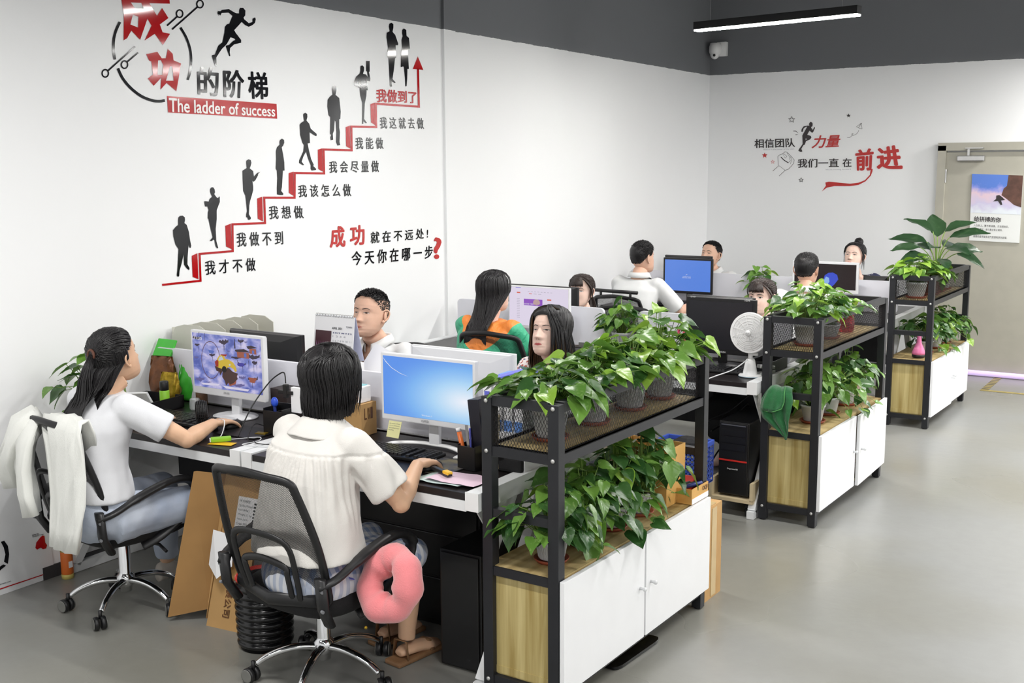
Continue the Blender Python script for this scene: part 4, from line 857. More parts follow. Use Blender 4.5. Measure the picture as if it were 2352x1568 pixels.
def hair_mat(name, rgb, rgb2=None):
    m = bpy.data.materials.new(name); m.use_nodes = True; nt = m.node_tree; L = nt.links.new; b = nt.nodes['Principled BSDF']
    tc = nt.nodes.new('ShaderNodeTexCoord'); mp = nt.nodes.new('ShaderNodeMapping'); mp.inputs['Scale'].default_value = (1, 1, .06); L(tc.outputs['Object'], mp.inputs[0])
    n = nt.nodes.new('ShaderNodeTexNoise'); n.inputs['Scale'].default_value = 320; L(mp.outputs[0], n.inputs['Vector'])
    mx = nt.nodes.new('ShaderNodeMix'); mx.data_type = 'RGBA'; mx.inputs[6].default_value = (*lin([v*.6 for v in rgb]), 1); mx.inputs[7].default_value = (*lin([v*1.3 for v in rgb]), 1); L(n.outputs[0], mx.inputs[0])
    L(mx.outputs[2], b.inputs['Base Color']); b.inputs['Roughness'].default_value = .36; b.inputs['Specular IOR Level'].default_value = .45
    bu = nt.nodes.new('ShaderNodeBump'); bu.inputs['Strength'].default_value = .35; bu.inputs['Distance'].default_value = .004; L(n.outputs[0], bu.inputs['Height']); L(bu.outputs[0], b.inputs['Normal']); return m
H_BLK = hair_mat('black hair', (22, 20, 22)); H_BRN = hair_mat('dark brown hair', (46, 34, 30)); H_TIP = hair_mat('brown hair ends', (92, 72, 50))
M_eyew = mat('eye white', (226, 220, 214), .2, var=.01); M_iris = mat('dark iris', (24, 16, 14), .15, var=0); M_lash = mat('dark lashes', (34, 26, 26), .6, var=0)
M_lipm = mat('natural lips', (186, 116, 102), .4, var=.03); M_lipf = mat('rose lips', (196, 92, 92), .35, var=.03)
ZT = np.array([-.118, -.112, -.095, -.075, -.050, -.020, .010, .040, .070, .095, .110, .116])
YF = np.array([.068, .083, .089, .088, .086, .085, .086, .086, .078, .057, .030, .006])
YB = np.array([.030, .004, -.028, -.052, -.072, -.088, -.097, -.101, -.096, -.076, -.050, -.02])
WX = np.array([.014, .030, .046, .057, .065, .071, .0745, .0765, .0745, .062, .041, .014])
def gs(x, s): return math.exp(-(x/s)**2/2)
def face_add(x, z, fem):
    f = 0
    nw = .0062+.0048*min(1, max(0, (.005-z)/.045)); 
    if z > -.05: f += gs(x, nw)*(.0055+.0185*min(1, max(0, (.012-z)/.05)))*(1 if z > -.040 else max(0, (z+.052)/.012))*(min(1, max(0, (.035-z)/.02)))
    for s in (-1, 1):
        f += .006*gs(x-s*.0125, .0055)*gs(z+.040, .0065)
        f -= .0085*gs(x-s*.029, .0150)*gs(z-.002, .0105)
        f += .0035*gs(x-s*.031, .012)*gs(z+.001, .0065)
        f += .0032*gs(x-s*.032, .018)*gs(z-.022, .007)
        f += .0035*gs(x-s*.040, .016)*gs(z+.030, .016)
    f += .0050*gs(x, .020)*gs(z+.071, .011); f -= .003*gs(x, .02)*gs(z+.071, .0022)
    f -= .003*gs(x, .02)*gs(z+.086, .005); f += .004*gs(x, .016)*gs(z+.101, .010); f -= .002*gs(x, .004)*gs(z+.057, .006)
    return f
def head_pt(a, z, s, fem, wide=1.0):
    yf, yb, w = np.interp(z, ZT, YF), np.interp(z, ZT, YB), np.interp(z, ZT, WX)*wide*(.97 if fem else 1)
    yc = np.interp(z, [-.118, -.06, 0, .116], [.045, .018, -.006, -.008])
    ca, sa = math.cos(a), math.sin(a)
    x = w*(abs(sa)**.92)*(1 if sa > 0 else -1)
    y = yc+((yf-yc)*abs(ca)**.86 if ca > 0 else -(yc-yb)*abs(ca)**.95)
    if ca > .15: y += face_add(x, z, fem)*min(1, (ca-.15)/.3)
    return Vector((x, y, z))*s
def face_y(x, z, s, fem, wide=1.0):
    """depth of the face front at x, z"""
    lo, hi = 0, PI/2
    for _ in range(24):
        m = (lo+hi)/2
        if head_pt(m, z, 1, fem, wide).x < abs(x): lo = m
        else: hi = m
    p = head_pt(lo if x >= 0 else -lo, z, 1, fem, wide); return Vector((x, p.y, z))*s
def add_head(mb, M, s, fem, wide=1.0, na=72):
    zs = [-.1185+.0028*i for i in range(84)]; zs = [z for z in zs if z < .1165]
    top = M @ (Vector((0, -.008, .1185))*s)
    rings = [[M @ head_pt(2*PI*k/na, z, s, fem, wide) for k in range(na)] for z in zs]
    mb.smooth = True; n0 = len(mb.v); mb.loft(rings, caps=False)
    mb.add([M @ (Vector((0, .045, -.119))*s)]+rings[0], [(0, k+1, (k+1) % na+1) for k in range(na)])
    mb.add([top]+rings[-1], [(0, (k+1) % na+1, k+1) for k in range(na)])
    for sd in (-1, 1):   # ears: a rim and a bowl
        c = Vector((sd*.0735*wide, -.012, -.006))
        P = [Vector((sd*.072, .004, .016)), Vector((sd*.080, -.004, .026)), Vector((sd*.087, -.018, .026)), Vector((sd*.089, -.028, .012)), Vector((sd*.086, -.026, -.010)), Vector((sd*.080, -.014, -.026)), Vector((sd*.074, -.004, -.034)), Vector((sd*.070, .002, -.028))]
        mb.tube([M @ (Vector((p.x*wide, p.y, p.z))*s) for p in crom(P, 4)], [.0042*s]*29, 8)
        mb.ball(M @ (Vector((sd*.077*wide, -.012, -.001))*s), (.006*s, .014*s, .024*s), 10, 8, rot=M.to_3x3().normalized() @ Rz(sd*-.35))
        mb.ball(M @ (Vector((sd*.076*wide, -.005, -.032))*s), (.005*s, .007*s, .009*s), 8, 6)
SK_C = Vector((0, -.008, .018))
def skull_table():
    A = 48; B_ = 30; T = np.zeros((A, B_))
    pts = []
    for i in range(240):
        z = -.118+.2345*i/239
        for k in range(96): pts.append(head_pt(2*PI*k/96, z, 1, False)-SK_C)
    pts.append(Vector((0, 0, .1185-.018))); P = np.array(pts); r = np.linalg.norm(P, axis=1); D = P/r[:, None]
    for i in range(A):
        for j in range(B_):
            d = np.array(sdir(2*PI*i/A, PI*.78*j/(B_-1))); T[i, j] = r[np.argsort(-(D @ d))[:3]].mean()
    T = (T+np.roll(T, 1, 0)+np.roll(T, -1, 0))/3; T[:, 0] = T[:, 0].mean(); return T
def sdir(a, ph): return Vector((math.sin(ph)*math.sin(a), math.sin(ph)*math.cos(a), math.cos(ph)))
SKT = None
def scalp(d, off):
    """a point just above the skull in the head's own frame, along the direction d from its middle"""
    global SKT
    if SKT is None: SKT = skull_table()
    d = d.normalized(); ph = math.acos(max(-1, min(1, d.z))); a = math.atan2(d.x, d.y) % (2*PI); x = a/(2*PI)*48; y = min(ph/(PI*.78)*29, 28.999); i, j = int(x) % 48, int(y); fx, fy = x-int(x), y-j; i2 = (i+1) % 48
    r = (SKT[i, j]*(1-fx)+SKT[i2, j]*fx)*(1-fy)+(SKT[i, j+1]*(1-fx)+SKT[i2, j+1]*fx)*fy
    return SK_C+d*(r+off)
def ik(S, T, l1, l2, hint):
    d = T-S; L = min(d.length, (l1+l2)*.999); d = d.normalized(); a = (l1*l1-l2*l2+L*L)/(2*L); h = math.sqrt(max(l1*l1-a*a, 0))
    hv = Vector(hint); hv = (hv-d*hv.dot(d)); hv = hv.normalized() if hv.length > 1e-6 else d.orthogonal().normalized()
    return S+d*a+hv*h
def hand(mb, Wp, fwd, up, side, curl=.35, s=1.0, spread=.06):
    """Wp wrist; fwd finger direction; up back of the hand; side +1: thumb towards fwd x up"""
    f = Vector(fwd).normalized(); u = Vector(up); u = (u-f*u.dot(f)).normalized(); r = f.cross(u)*side
    kn = []
    for i, (ox, L, ll) in enumerate(((.030, .088, (.040, .026, .020)), (.010, .092, (.045, .029, .021)), (-.010, .088, (.041, .027, .020)), (-.028, .080, (.032, .021, .018)))):
        k = Wp+(f*L+r*ox+u*.004)*s
        mb.tube([Wp+(f*.004+r*ox*.55)*s, (Wp+k)/2+r*ox*.12*s+u*.003*s, k], [.0135*s, .0135*s, .0105*s], 8)
        p = k; an = curl*.5; dirv = (f+r*(ox*spread*16)).normalized(); pts = [k]; 
        for j, l in enumerate(ll):
            an += curl*(.45 if j == 0 else .8); d = dirv*math.cos(an)-u*math.sin(an); p = p+d*l*s; pts.append(p)
        mb.tube(pts, [.0098*s, .0088*s, .0078*s, .0062*s], 8); mb.ball(pts[-1], .0066*s, 8, 6); mb.ball(k, .0105*s, 8, 6)
    b = Wp+(f*.022+r*.022-u*.004)*s; m_ = b+(f*.030+r*.026-u*.008)*s; e = m_+(f*.028+r*.008-u*.006)*s; t = e+(f*.022+r*.001-u*.004)*s
    mb.tube([b, m_, e, t], [.0145*s, .0115*s, .0095*s, .0072*s], 8); mb.ball(t, .0075*s, 8, 6)
    mb.ball(Wp+f*.045*s-u*.004*s, (.030*s, .030*s, .014*s), 10, 8, rot=Matrix((r, f, u)).transposed())

def locks(mb, M, s, ends, phi0, tie=None, hang=0, w=.013, th=.2, rad=(.084, .104, .108), cen=(0, -.008, .018), jit=.004, seed=0, G=Vector((0, 0, -1)), out=0, flick=0, part=0., phi_end=100, back=None, tiptaper=.25, conv=0, n=5):
    """hair locks over the skull: each runs from the parting over the skull to azimuth a (0 = front, pi = back), then hangs along G"""
    rnd = random.Random(seed); C0 = Vector(cen)*s; R = [q*s for q in rad]; mb.smooth = True
    E_ = lambda a, ph, k=1.0: scalp(sdir(a, ph), (rad[0]-.0755)+(k-1)*.1)*s
    iM = M.inverted().to_3x3()
    for a in ends:
        k = 1+rnd.uniform(-.02, .05); pe = math.radians(phi_end(a) if callable(phi_end) else phi_end); p0 = math.radians(phi0+rnd.uniform(-6, 6)); P = []
        for i in range(8):
            t = i/7; ph = p0+(pe-p0)*t; aa = part+(a-part)*(t**.6 if abs(a) < 1.4 else min(1, t*2.2)**.8)
            q = E_(aa, ph, k); P.append(q)
        P = [M @ p for p in P]
        if hang:
            h = hang*(1+rnd.uniform(-.09, .06)); p = P[-1]; o = (P[-1]-M @ C0); o = Vector((o.x, o.y, 0)).normalized() if o.length else Vector((0, 0, 0))
            ns = max(3, int(h/.045)); j = Vector((rnd.uniform(-1, 1), rnd.uniform(-1, 1), 0))*jit
            for i in range(1, ns+1):
                t = i/ns; q = p+G*h*t+o*(out*t)+j*t*3-o*flick*t*t-(o*conv*math.sin(t*PI))
                if back is not None: q = back(q)
                P.append(q)
        N = len(P); ww = w*s*rnd.uniform(.7, 1.2)
        mb.tube(P, [ww*(.3+.7*min(1, i/3))*(1 if i < N-3 else (tiptaper+(1-tiptaper)*(N-1-i)/3)) for i in range(N)], n, flat=th, up=tuple((P[0]-M @ C0)))
def hair_sheet(mb, M, s, a0, a1, hang, off=.011, phi_end=97, phi0=1, out=0, flick=0, conv=0, back=None, seed=0, nA=150, rip=.0022, G=Vector((0, 0, -1)), lenv=.06, bulge=0):
    """a smooth mass of hair: from the crown over the skull, then hanging, between two azimuths (degrees, through the back)"""
    rnd = random.Random(seed); C0 = M @ (SK_C*s); mb.smooth = True; rows = []
    for i in range(nA+1):
        q = i/nA; a = math.radians(a0+(a1-a0)*q); P = []; rp = rip*(noise.noise(Vector((q*nA*.42, seed, 0)))+.6*noise.noise(Vector((q*nA*.13, seed+5, 0)))); e = min(1, min(q, 1-q)*14)
        for k in range(10):
            ph = math.radians(phi0+(phi_end-phi0)*k/9); P.append(M @ (scalp(sdir(a, ph), (off+rp*min(1, k/3)+bulge*math.sin(PI*k/9))*(.35+.65*e))*s))
        o = P[-1]-C0; o = Vector((o.x, o.y, 0)).normalized(); h = hang*(1+lenv*noise.noise(Vector((q*nA*.3, seed+9, 1)))+.35*lenv*rnd.uniform(-1, 1)); p = P[-1]; K = max(5, int(hang/.022))
        for k in range(1, K+1):
            t = k/K; z = p+G*h*t+o*(out*t-flick*t*t-conv*math.sin(t*PI)+rp*1.2*t)
            if back is not None: z = back(z)
            P.append(z)
        rows.append(P)
    mb.loft(rows, closed=False)
def back_fn(N, d0=.10, d1=.05, nar=.0):
    """hanging hair settles behind the neck and over the back"""
    def f(q):
        k = min(1, max(0, (N.z+.15-q.z)/.17)); ty = N.y-d0-d1*min(1, max(0, (N.z+.02-q.z)/.10)); return Vector((q.x*(1-nar*k), q.y*(1-k)+min(q.y, ty)*k, q.z))
    return f
def cap(mb, M, s, hl, rad=(.0815, .1015, .105), cen=(0, -.008, .018), na=48, nf=14):
    """the hair base: skull shell down to the hairline angle hl(azimuth) in degrees from the crown"""
    C0 = Vector(cen)*s; R = [q*s for q in rad]; mb.smooth = True
    rings = []
    for j in range(nf+1):
        ring = []
        for i in range(na):
            a = 2*PI*i/na; aa = a if a <= PI else a-2*PI; ph = math.radians(hl(aa))*(j/nf)+.001; kk = 1 if j < nf else .97
            ring.append(M @ (scalp(sdir(a, ph), (rad[0]-.0765) if j < nf else -.002)*s))
        rings.append(ring)
    mb.loft(rings, caps=False)
def hl_std(front=52, side=82, back=128):
    def f(a):
        a = abs(a)
        if a < .75: return front+(a/.75)**2*8
        if a < 1.35: return front+8+(side-front-8)*(a-.75)/.6
        if a < 1.75: return side
        return side+(back-side)*min(1, (a-1.75)/.7)
    return f

def wrinkle(seed, amp=.0035, fold=None):
    o = Vector((seed*3.1, seed*1.7, seed*.9))
    def f(c):
        w = noise.noise(Vector((c.x*9, c.y*9, c.z*5))+o)*.6+noise.noise(Vector((c.x*22+c.z*8, c.y*22, c.z*12))+o)*.4
        v = amp*w*1.6
        if fold: v += fold(c)
        return v
    return f
PEOPLE = []
def person(label, H, hyaw=0, hpit=0, hroll=0, pel=(0, 0, .5), rz=0, fem=True, sk=None, hs=1.0, wide=1.0, top=None, topname='shirt', bottom=None, bottomname='trousers', hands=(None, None), sleeve=.72, sl_r=.058,
           bulk=1.0, sh=.17, hair=None, eyes='down', lips=None, near=False, legs=True, collar=None, wr=.0035, fold=None, flare=0, feet=None, shoe=None, fwd=(None, None), curl=.35, hem=0, knees=None, brow=1.0, longsleeve=False, vopen=0, hint=(.45, -.35, -1), nk=.150):
    """H: head centre in the world; pel: pelvis; rz: body facing (0 = far side, pi = near side)"""
    t = thing('person', label, 'person', (pel[0], pel[1], 0), rz)
    Bm = Matrix.Translation((pel[0], pel[1], 0)) @ Matrix.Rotation(rz, 4, 'Z'); iB = Bm.inverted()
    h = iB @ Vector(H); P = Vector((0, 0, pel[2]))
    Mh = Matrix.Translation(h) @ Matrix.Rotation(hyaw, 4, 'Z') @ Matrix.Rotation(-hpit, 4, 'X') @ Matrix.Rotation(hroll, 4, 'Y')
    Nk = Mh @ (Vector((0, -.030, -.115))*hs); N = h+Vector((0, -.050-.05*math.sin(-hpit), -nk))*hs   # neck base
    spine = lambda q: P.lerp(N, q)+Vector((0, -.035*math.sin(PI*q)+.0, 0))
    sk = sk or (SK_F if fem else SK_M); vox = .0045 if near else .008
    S = [N+Vector((sd*sh, -.005, -.050 if near else -.045)) for sd in (-1, 1)]
    l1, l2 = (.27, .235) if fem else (.29, .25)
    b = MB(); b.tube([N+Vector((0, 0, -.05)), N, Nk+Vector((0, .004, .03))], [.060 if fem else .07, .050 if fem else .060, .050 if fem else .058], 16)
    rr = []
    for q, w, d in ((0, .15, .11), (.25, .125, .095), (.6, .14, .10), (.85, .15, .085), (.97, .075, .06)):
        c = spine(q); rr.append([c+Vector((w*bulk*math.cos(a), d*bulk*math.sin(a), 0)) for a in [2*PI*i/20 for i in range(20)]])
    b.loft(rr)
    info = []
    for i, sd in enumerate((-1, 1)):
        T = hands[i]; T = iB @ Vector(T) if T is not None else S[i]+Vector((-sd*.05, .36, -.16))
        E = ik(S[i], T, l1, l2, (sd*hint[0], hint[1], hint[2])); L = (T-S[i]).length
        if L > l1+l2: T = S[i]+(T-S[i]).normalized()*(l1+l2)*.998
        k = 1.0 if fem else 1.12
        b.tube([S[i]-Vector((sd*.03, 0, 0)), S[i].lerp(E, .3), S[i].lerp(E, .8), E, E.lerp(T, .3), E.lerp(T, .75), T], [.048*k, .044*k, .038*k, .036*k, .038*k, .028*k, .024*k], 14)
        b.ball(E, .036*k, 10, 8)
        fw = (T-E).normalized(); fw = iB.to_3x3() @ Vector(fwd[i]) if fwd[i] is not None else Vector((fw.x, fw.y, fw.z*.2))
        hand(b, T, fw, (0, 0, 1), -sd, curl, (.98 if fem else 1.08))
        info.append((S[i], E, T))
    hipx = .085; K = []; F = []
    for i, sd in enumerate((-1, 1)):
        hp = P+Vector((sd*hipx, .0, -.03)); kn = hp+Vector((sd*.05, .42, .0)) if knees is None else iB @ Vector(knees[i])
        ft = Vector((kn.x, kn.y+.05, .09)) if feet is None else iB @ Vector(feet[i]); K.append(kn); F.append(ft)
        b.tube([hp, hp.lerp(kn, .5), kn, kn.lerp(ft, .35), kn.lerp(ft, .9), ft], [.085, .07, .052, .050, .034, .034], 14); b.ball(kn, .053, 10, 8)
        b.tube([ft+Vector((0, -.045, -.05)), ft+Vector((0, -.02, -.045)), ft+Vector((0, .05, -.048)), ft+Vector((0, .11, -.060)), ft+Vector((0, .165, -.070))], [.022, .033, .037, .042, .026], 12, flat=.62)
    me = remesh(b, vox, 5)
    hb = MB(); add_head(hb, Mh, hs, fem, wide)
    hm = hb.mesh('head', [sk]); bm = bmesh.new(); bm.from_mesh(me); bm.from_mesh(hm); bm.to_mesh(me); bm.free(); bpy.data.meshes.remove(hm)
    me.materials.clear(); me.materials.append(sk); me.polygons.foreach_set('use_smooth', [True]*len(me.polygons)); me.polygons.foreach_set('material_index', [0]*len(me.polygons))
    body = obj('body', me, t)
    # features of the face
    fp = lambda x, z, d=0: Mh @ (face_y(x, z, hs, fem, wide)+Vector((0, d*hs, 0)))
    op = {'down': .0022, 'half': .0040, 'open': .0052}[eyes]
    for sd in (-1, 1):
        ce = sd*.0315; n = 10
        up = [(ce+(.0145)*math.cos(PI*i/n)*1, .0005+op*math.sin(PI*i/n)**.8+sd*0) for i in range(n+1)]; lo = [(ce+.0145*math.cos(PI*i/n), .0005-op*.55*math.sin(PI*i/n)) for i in range(n+1)]
        mb = MB(); vs = [fp(x, z, .0009) for x, z in up]+[fp(x, z, .0009) for x, z in lo]; mb.add(vs, [(i, i+1, n+2+i, n+1+i) for i in range(n)]); mb.build('eye', M_eyew, t)
        mb = MB(); pr_ = [(ce+.0058*math.cos(2*PI*i/14), max(-op*.5, min(op*.95, .0005+.0058*math.sin(2*PI*i/14)))) for i in range(14)]; mb.add([fp(x, z, .0014) for x, z in pr_], [tuple(range(14))]); mb.build('iris', M_iris, t)
        mb = MB(); mb.smooth = True; mb.tube([fp(x, z+.0006, .0012) for x, z in up], [(.0006+.0009*math.sin(PI*i/n))*hs for i in range(n+1)], 6); mb.build('eyelashes', M_lash, t)
        mb = MB(); mb.smooth = True; bx = [.012, .018, .027, .036, .044, .049]; bz = [.0175, .0195, .0225, .0235, .0205, .017]
        mb.tube([fp(sd*x, z, .0008) for x, z in zip(bx, bz)], [q*hs*brow for q in (.0016, .0022, .0022, .0018, .0012, .0005)], 6, flat=.9); mb.build('eyebrow', M_lash if brow > 0 else sk, t)
        mb = MB(); mb.smooth = True; mb.ball(fp(sd*.0065, -.0475, -.0005), (.0028*hs, .0022*hs, .0014*hs), 8, 6); mb.build('nostril', M_lash, t)
    ml = MB(); ml.smooth = True; xs = [-.0225, -.016, -.008, 0, .008, .016, .0225]
    lowz = [-.0712, -.0735, -.0762, -.0772, -.0762, -.0735, -.0712]; upz = [-.0708, -.0672, -.0650, -.0662, -.0650, -.0672, -.0708]
    A = [fp(x, z, .0008) for x, z in zip(xs, upz)]; Bc = [fp(x, -.0708-.0004*(1-abs(x)/.0225), .0022 if abs(x) < .02 else .0008) for x in xs]; Cc = [fp(x, z, .0008) for x, z in zip(xs, lowz)]
    Mid = [fp(x, -.0739, .0034) if abs(x) < .02 else fp(x, -.0712, .0008) for x in xs]
    ml.add(A+Bc+Mid+Cc, [(r*7+i, r*7+i+1, r*7+8+i, r*7+7+i) for r in range(3) for i in range(6)]); ml.build('lips', lips or (M_lipf if fem else M_lipm), t)
    mb = MB(); mb.smooth = True; mb.tube([fp(x, -.0710, .0026 if abs(x) < .02 else .001) for x in xs], [.0002, .0005, .0006, .0006, .0006, .0005, .0002], 5); mb.build('mouth_line', mat('mouth shadow line', (120, 56, 52), .6, var=0), t)
    # the top
    c = MB(); rr = []
    prof = ((0, .175, .13), (.12, .168, .128), (.3, .152+flare*.3, .118), (.5, .155, .118), (.68, .168, .122), (.84, .172+(.17-sh)*-.6, .108), (.93, .135, .085), (.985, .085, .07))
    for q, w, d in prof:
        q_ = q; q = q if hem >= 0 else -hem+(1+hem)*q
        cc = spine(q-(hem if (q_ == 0 and hem > 0) else 0)); w2 = w*bulk+(flare*(1-q) if q < .6 else 0); d2 = d*bulk+(flare*.8*(1-q) if q < .6 else 0)
        rr.append([cc+Vector((w2*(abs(math.cos(a))**.85)*(1 if math.cos(a) > 0 else -1), d2*(abs(math.sin(a))**.9)*(1 if math.sin(a) > 0 else -1)+(.012 if q > .9 else 0), 0)) for a in [2*PI*i/32 for i in range(32)]])
    c.loft(rr)
    for (s_, e_, t_), sd in zip(info, (-1, 1)):
        end = s_.lerp(e_, sleeve) if not longsleeve else e_
        c.tube([N+Vector((sd*.04, -.005, -.048)), N+Vector((sd*.10, -.005, -.056)), s_+Vector((-sd*.01, 0, -.002))], [.044, .052, .058], 14)
        c.ball(s_+Vector((-sd*.012, 0, -.002)), .061*(.94+.06*bulk), 14, 10)
        c.tube([s_-Vector((sd*.06, 0, .01)), s_, s_.lerp(end, .5), end], [.055, .060, (sl_r+.06)/2+.004, sl_r*1.06 if not longsleeve else sl_r*.95], 18)
        if longsleeve: c.ball(e_, sl_r*.95, 12, 8); c.tube([e_, e_.lerp(t_, .5), e_.lerp(t_, .93)], [sl_r*.95, sl_r*.9, sl_r*.72], 14)
    me = remesh(c, .006 if near else .009, 16 if near else 9); displace(me, wrinkle(len(PEOPLE)+1, wr, fold))
    if vopen:   # cut the neck opening: drop faces around the throat
        bm = bmesh.new(); bm.from_mesh(me)
        dl = [f for f in bm.faces if (lambda q: q.y > N.y+.0 and abs(q.x) < vopen*max(0, (q.z-(N.z-.17)))/.17 and q.z > N.z-.17)(f.calc_center_median())]
        bmesh.ops.delete(bm, geom=dl, context='FACES'); bm.to_mesh(me); bm.free()
    me.materials.clear(); [me.materials.append(m) for m in (top if isinstance(top, list) else [top])]
    tp = obj(topname, me, t)
    if collar:
        mb = MB(); mb.smooth = True; n = 40; g0 = .32; r0 = .062 if fem else .068
        rows = []
        for (ro, zo) in ((0, -.012), (.000, .030), (.006, .034), (.024, -.004 if collar == 'shirt' else -.02)):
            row = []
            for i in range(n+1):
                a = PI/2+g0+(2*PI-2*g0)*i/n; fr = max(0, math.sin(a)); rx = (r0+ro)*(1.0); dz = -.045*fr**1.5
                row.append(N+Vector((rx*math.cos(a)*1.05, rx*math.sin(a)+.014+.012*fr, zo+.012+dz-(.02*fr if ro > .02 else 0))))
            rows.append(row)
        mb.loft(rows, closed=False); o = mb.build('collar', top if not isinstance(top, list) else top[0], t, fixn=False)
        sm = o.modifiers.new('solid', 'SOLIDIFY'); sm.thickness = .003
    if bottom and legs:
        c = MB(); rr = []
        c.ball(P+Vector((0, -.02, -.01)), (.175*bulk, .13, .115), 20, 14); c.ball(P+Vector((0, -.015, .08)), (.150*bulk, .110, .10), 20, 12)
        for i, sd in enumerate((-1, 1)):
            hp = P+Vector((sd*hipx, 0, -.02)); c.tube([hp, hp.lerp(K[i], .5), K[i]], [.105, .088, .07], 16); c.ball(K[i], .07, 12, 8)
            if bottomname != 'skirt': c.tube([K[i], K[i].lerp(F[i], .5), K[i].lerp(F[i], .93)], [.068, .06, .055], 14)
        if bottomname == 'skirt':
            c.box(P+Vector((0, .2, -.035)), (.26, .38, .12))
        me = remesh(c, .008 if near else .012, 6); displace(me, wrinkle(len(PEOPLE)+5, .006)); me.materials.clear(); me.materials.append(bottom); obj(bottomname, me, t)
    if shoe:
        for i in range(2):
            mb = MB(); mb.smooth = True; f = F[i]
            mb.loft([[f+Vector((wx*math.cos(a), y, -.09+ (h_*(.5+.5*math.sin(a))))) for a in [2*PI*k/16 for k in range(16)]] for y, wx, h_ in ((-.055, .022, .06), (-.045, .032, .085), (.0, .036, .095), (.06, .042, .065), (.13, .040, .045), (.175, .022, .03))])
            mb.build('shoe', shoe, t)
    G = Vector((0, 0, -1))
    if hair: hair(t, Mh, hs, N, G)
    PEOPLE.append(t); return t, N, Mh, info

def az(a0, a1, n): return [math.radians(a0+(a1-a0)*i/(n-1)) for i in range(n)]
def sym(a0, n): return [math.radians(a0+(360-2*a0)*i/(n-1)) if a0+(360-2*a0)*i/(n-1) <= 180 else math.radians(a0+(360-2*a0)*i/(n-1)-360) for i in range(n)]
def hair_short(seed, m=None, top=.022, side=.011):
    def f(t, M, s, N, G):
        m_ = m or H_BLK; hl = hl_std(48, 84, 120); mb = MB(); cap(mb, M, s, hl, rad=(.0815, .1015, .1065)); mb.build('hair_base', m_, t)
        rnd = random.Random(seed); mb = MB(); mb.smooth = True; C0 = Vector((0, -.008, .018))*s; R = (.080*s, .100*s, .105*s)
        for _ in range(3400):
            u = rnd.random(); a = rnd.uniform(-PI, PI); ph = math.acos(1-u*1.5)
            if math.degrees(ph) > hl(a)+1: continue
            n = sdir(a, ph); p = scalp(n, .001)*s
            L = (side+(top-side)*max(0, n.z)**1.5)*s*rnd.uniform(.75, 1.15); k = max(0, n.z); d = (n*(.16+.42*k)+Vector((.10*rnd.uniform(-1, 1), .30+.25*k+.12*rnd.uniform(-1, 1), -.75*(1-k)))).normalized()
            mb.tube([M @ p, M @ (p+d*L*.5+n*.002), M @ (p+d*L)], [.0038*s, .0030*s, .0006*s], 3)
        mb.build('hair', m_, t)
    return f
def hair_bob(seed, hang=.13, front=50, m=None, wide=.088):
    def f(t, M, s, N, G):
        m_ = m or H_BLK; mb = MB(); cap(mb, M, s, hl_std(50, 100, 130), rad=(.090, .107, .110)); mb.build('hair_base', m_, t)
        mb = MB(); hair_sheet(mb, M, s, front, 360-front, hang, off=.020, out=.006, flick=.020, seed=seed, rip=.0045, bulge=.004); hair_sheet(mb, M, s, front+4, 356-front, hang-.015, off=.013, out=.004, flick=.020, seed=seed+4, rip=.004)
        for j in range(2): locks(mb, M, s, sym(front+j*3, 150), 4+j*3, hang=hang+.004-.012*j, w=.0038, th=.6, rad=(wide, .110, .112), seed=seed+j, out=.010, flick=.024, phi_end=98, n=4, tiptaper=.05)
        mb.build('hair', m_, t)
    return f
def fringe(t, M, s, m_, seed, n=16, a=38, zl=.026, sweep=0):
    mb = MB(); rnd = random.Random(seed); mb.smooth = True
    for i in range(n):
        q = -a+2*a*i/(n-1); r_ = math.radians(q); P = []
        for k in range(6):
            z = .108+(zl+rnd.uniform(-.003, .006)-.108)*k/5; aa = r_*(.45+.55*k/5)+sweep*k/5
            yf = np.interp(z, ZT, YF)+.013; w_ = np.interp(z, ZT, WX)+.010
            P.append(M @ (Vector((w_*math.sin(aa), -.008+(yf+.008)*math.cos(aa), z+.004))*s))
        mb.tube(P, [.0035*s, .007*s, .0085*s, .0085*s, .007*s, .0015*s], 5, flat=.3, up=tuple(M.to_3x3() @ Vector((0, 1, .3))))
    mb.build('fringe', m_, t)
def comb(mb, M, s, starts, tie, w=.0042, rad=(.083, .1035, .1075), seed=0, lift=.004):
    rnd = random.Random(seed); C0 = Vector((0, -.008, .018))*s; T = sdir(math.radians(tie[0]), math.radians(tie[1])); mb.smooth = True
    for a, ph in starts:
        S = sdir(math.radians(a+rnd.uniform(-3, 3)), math.radians(ph)); P = []
        for i in range(10):
            d = S.lerp(T, i/9); d = d.normalized() if d.length > .05 else T; k = 1+lift*math.sin(PI*i/9)*8*rnd.uniform(.6, 1.1)*.6+rnd.uniform(0, .012)
            P.append(M @ (scalp(d, .009+lift*1.2*math.sin(PI*i/9)*rnd.uniform(.3, 1.1)+(k-1)*.05)*s))
        mb.tube(P, [w*s*q for q in (.2, .6, .9, 1, 1, 1, .9, .8, .7, .5)], 4, flat=.5, up=tuple(P[0]-M @ C0))
    return M @ (scalp(T, .012)*s)
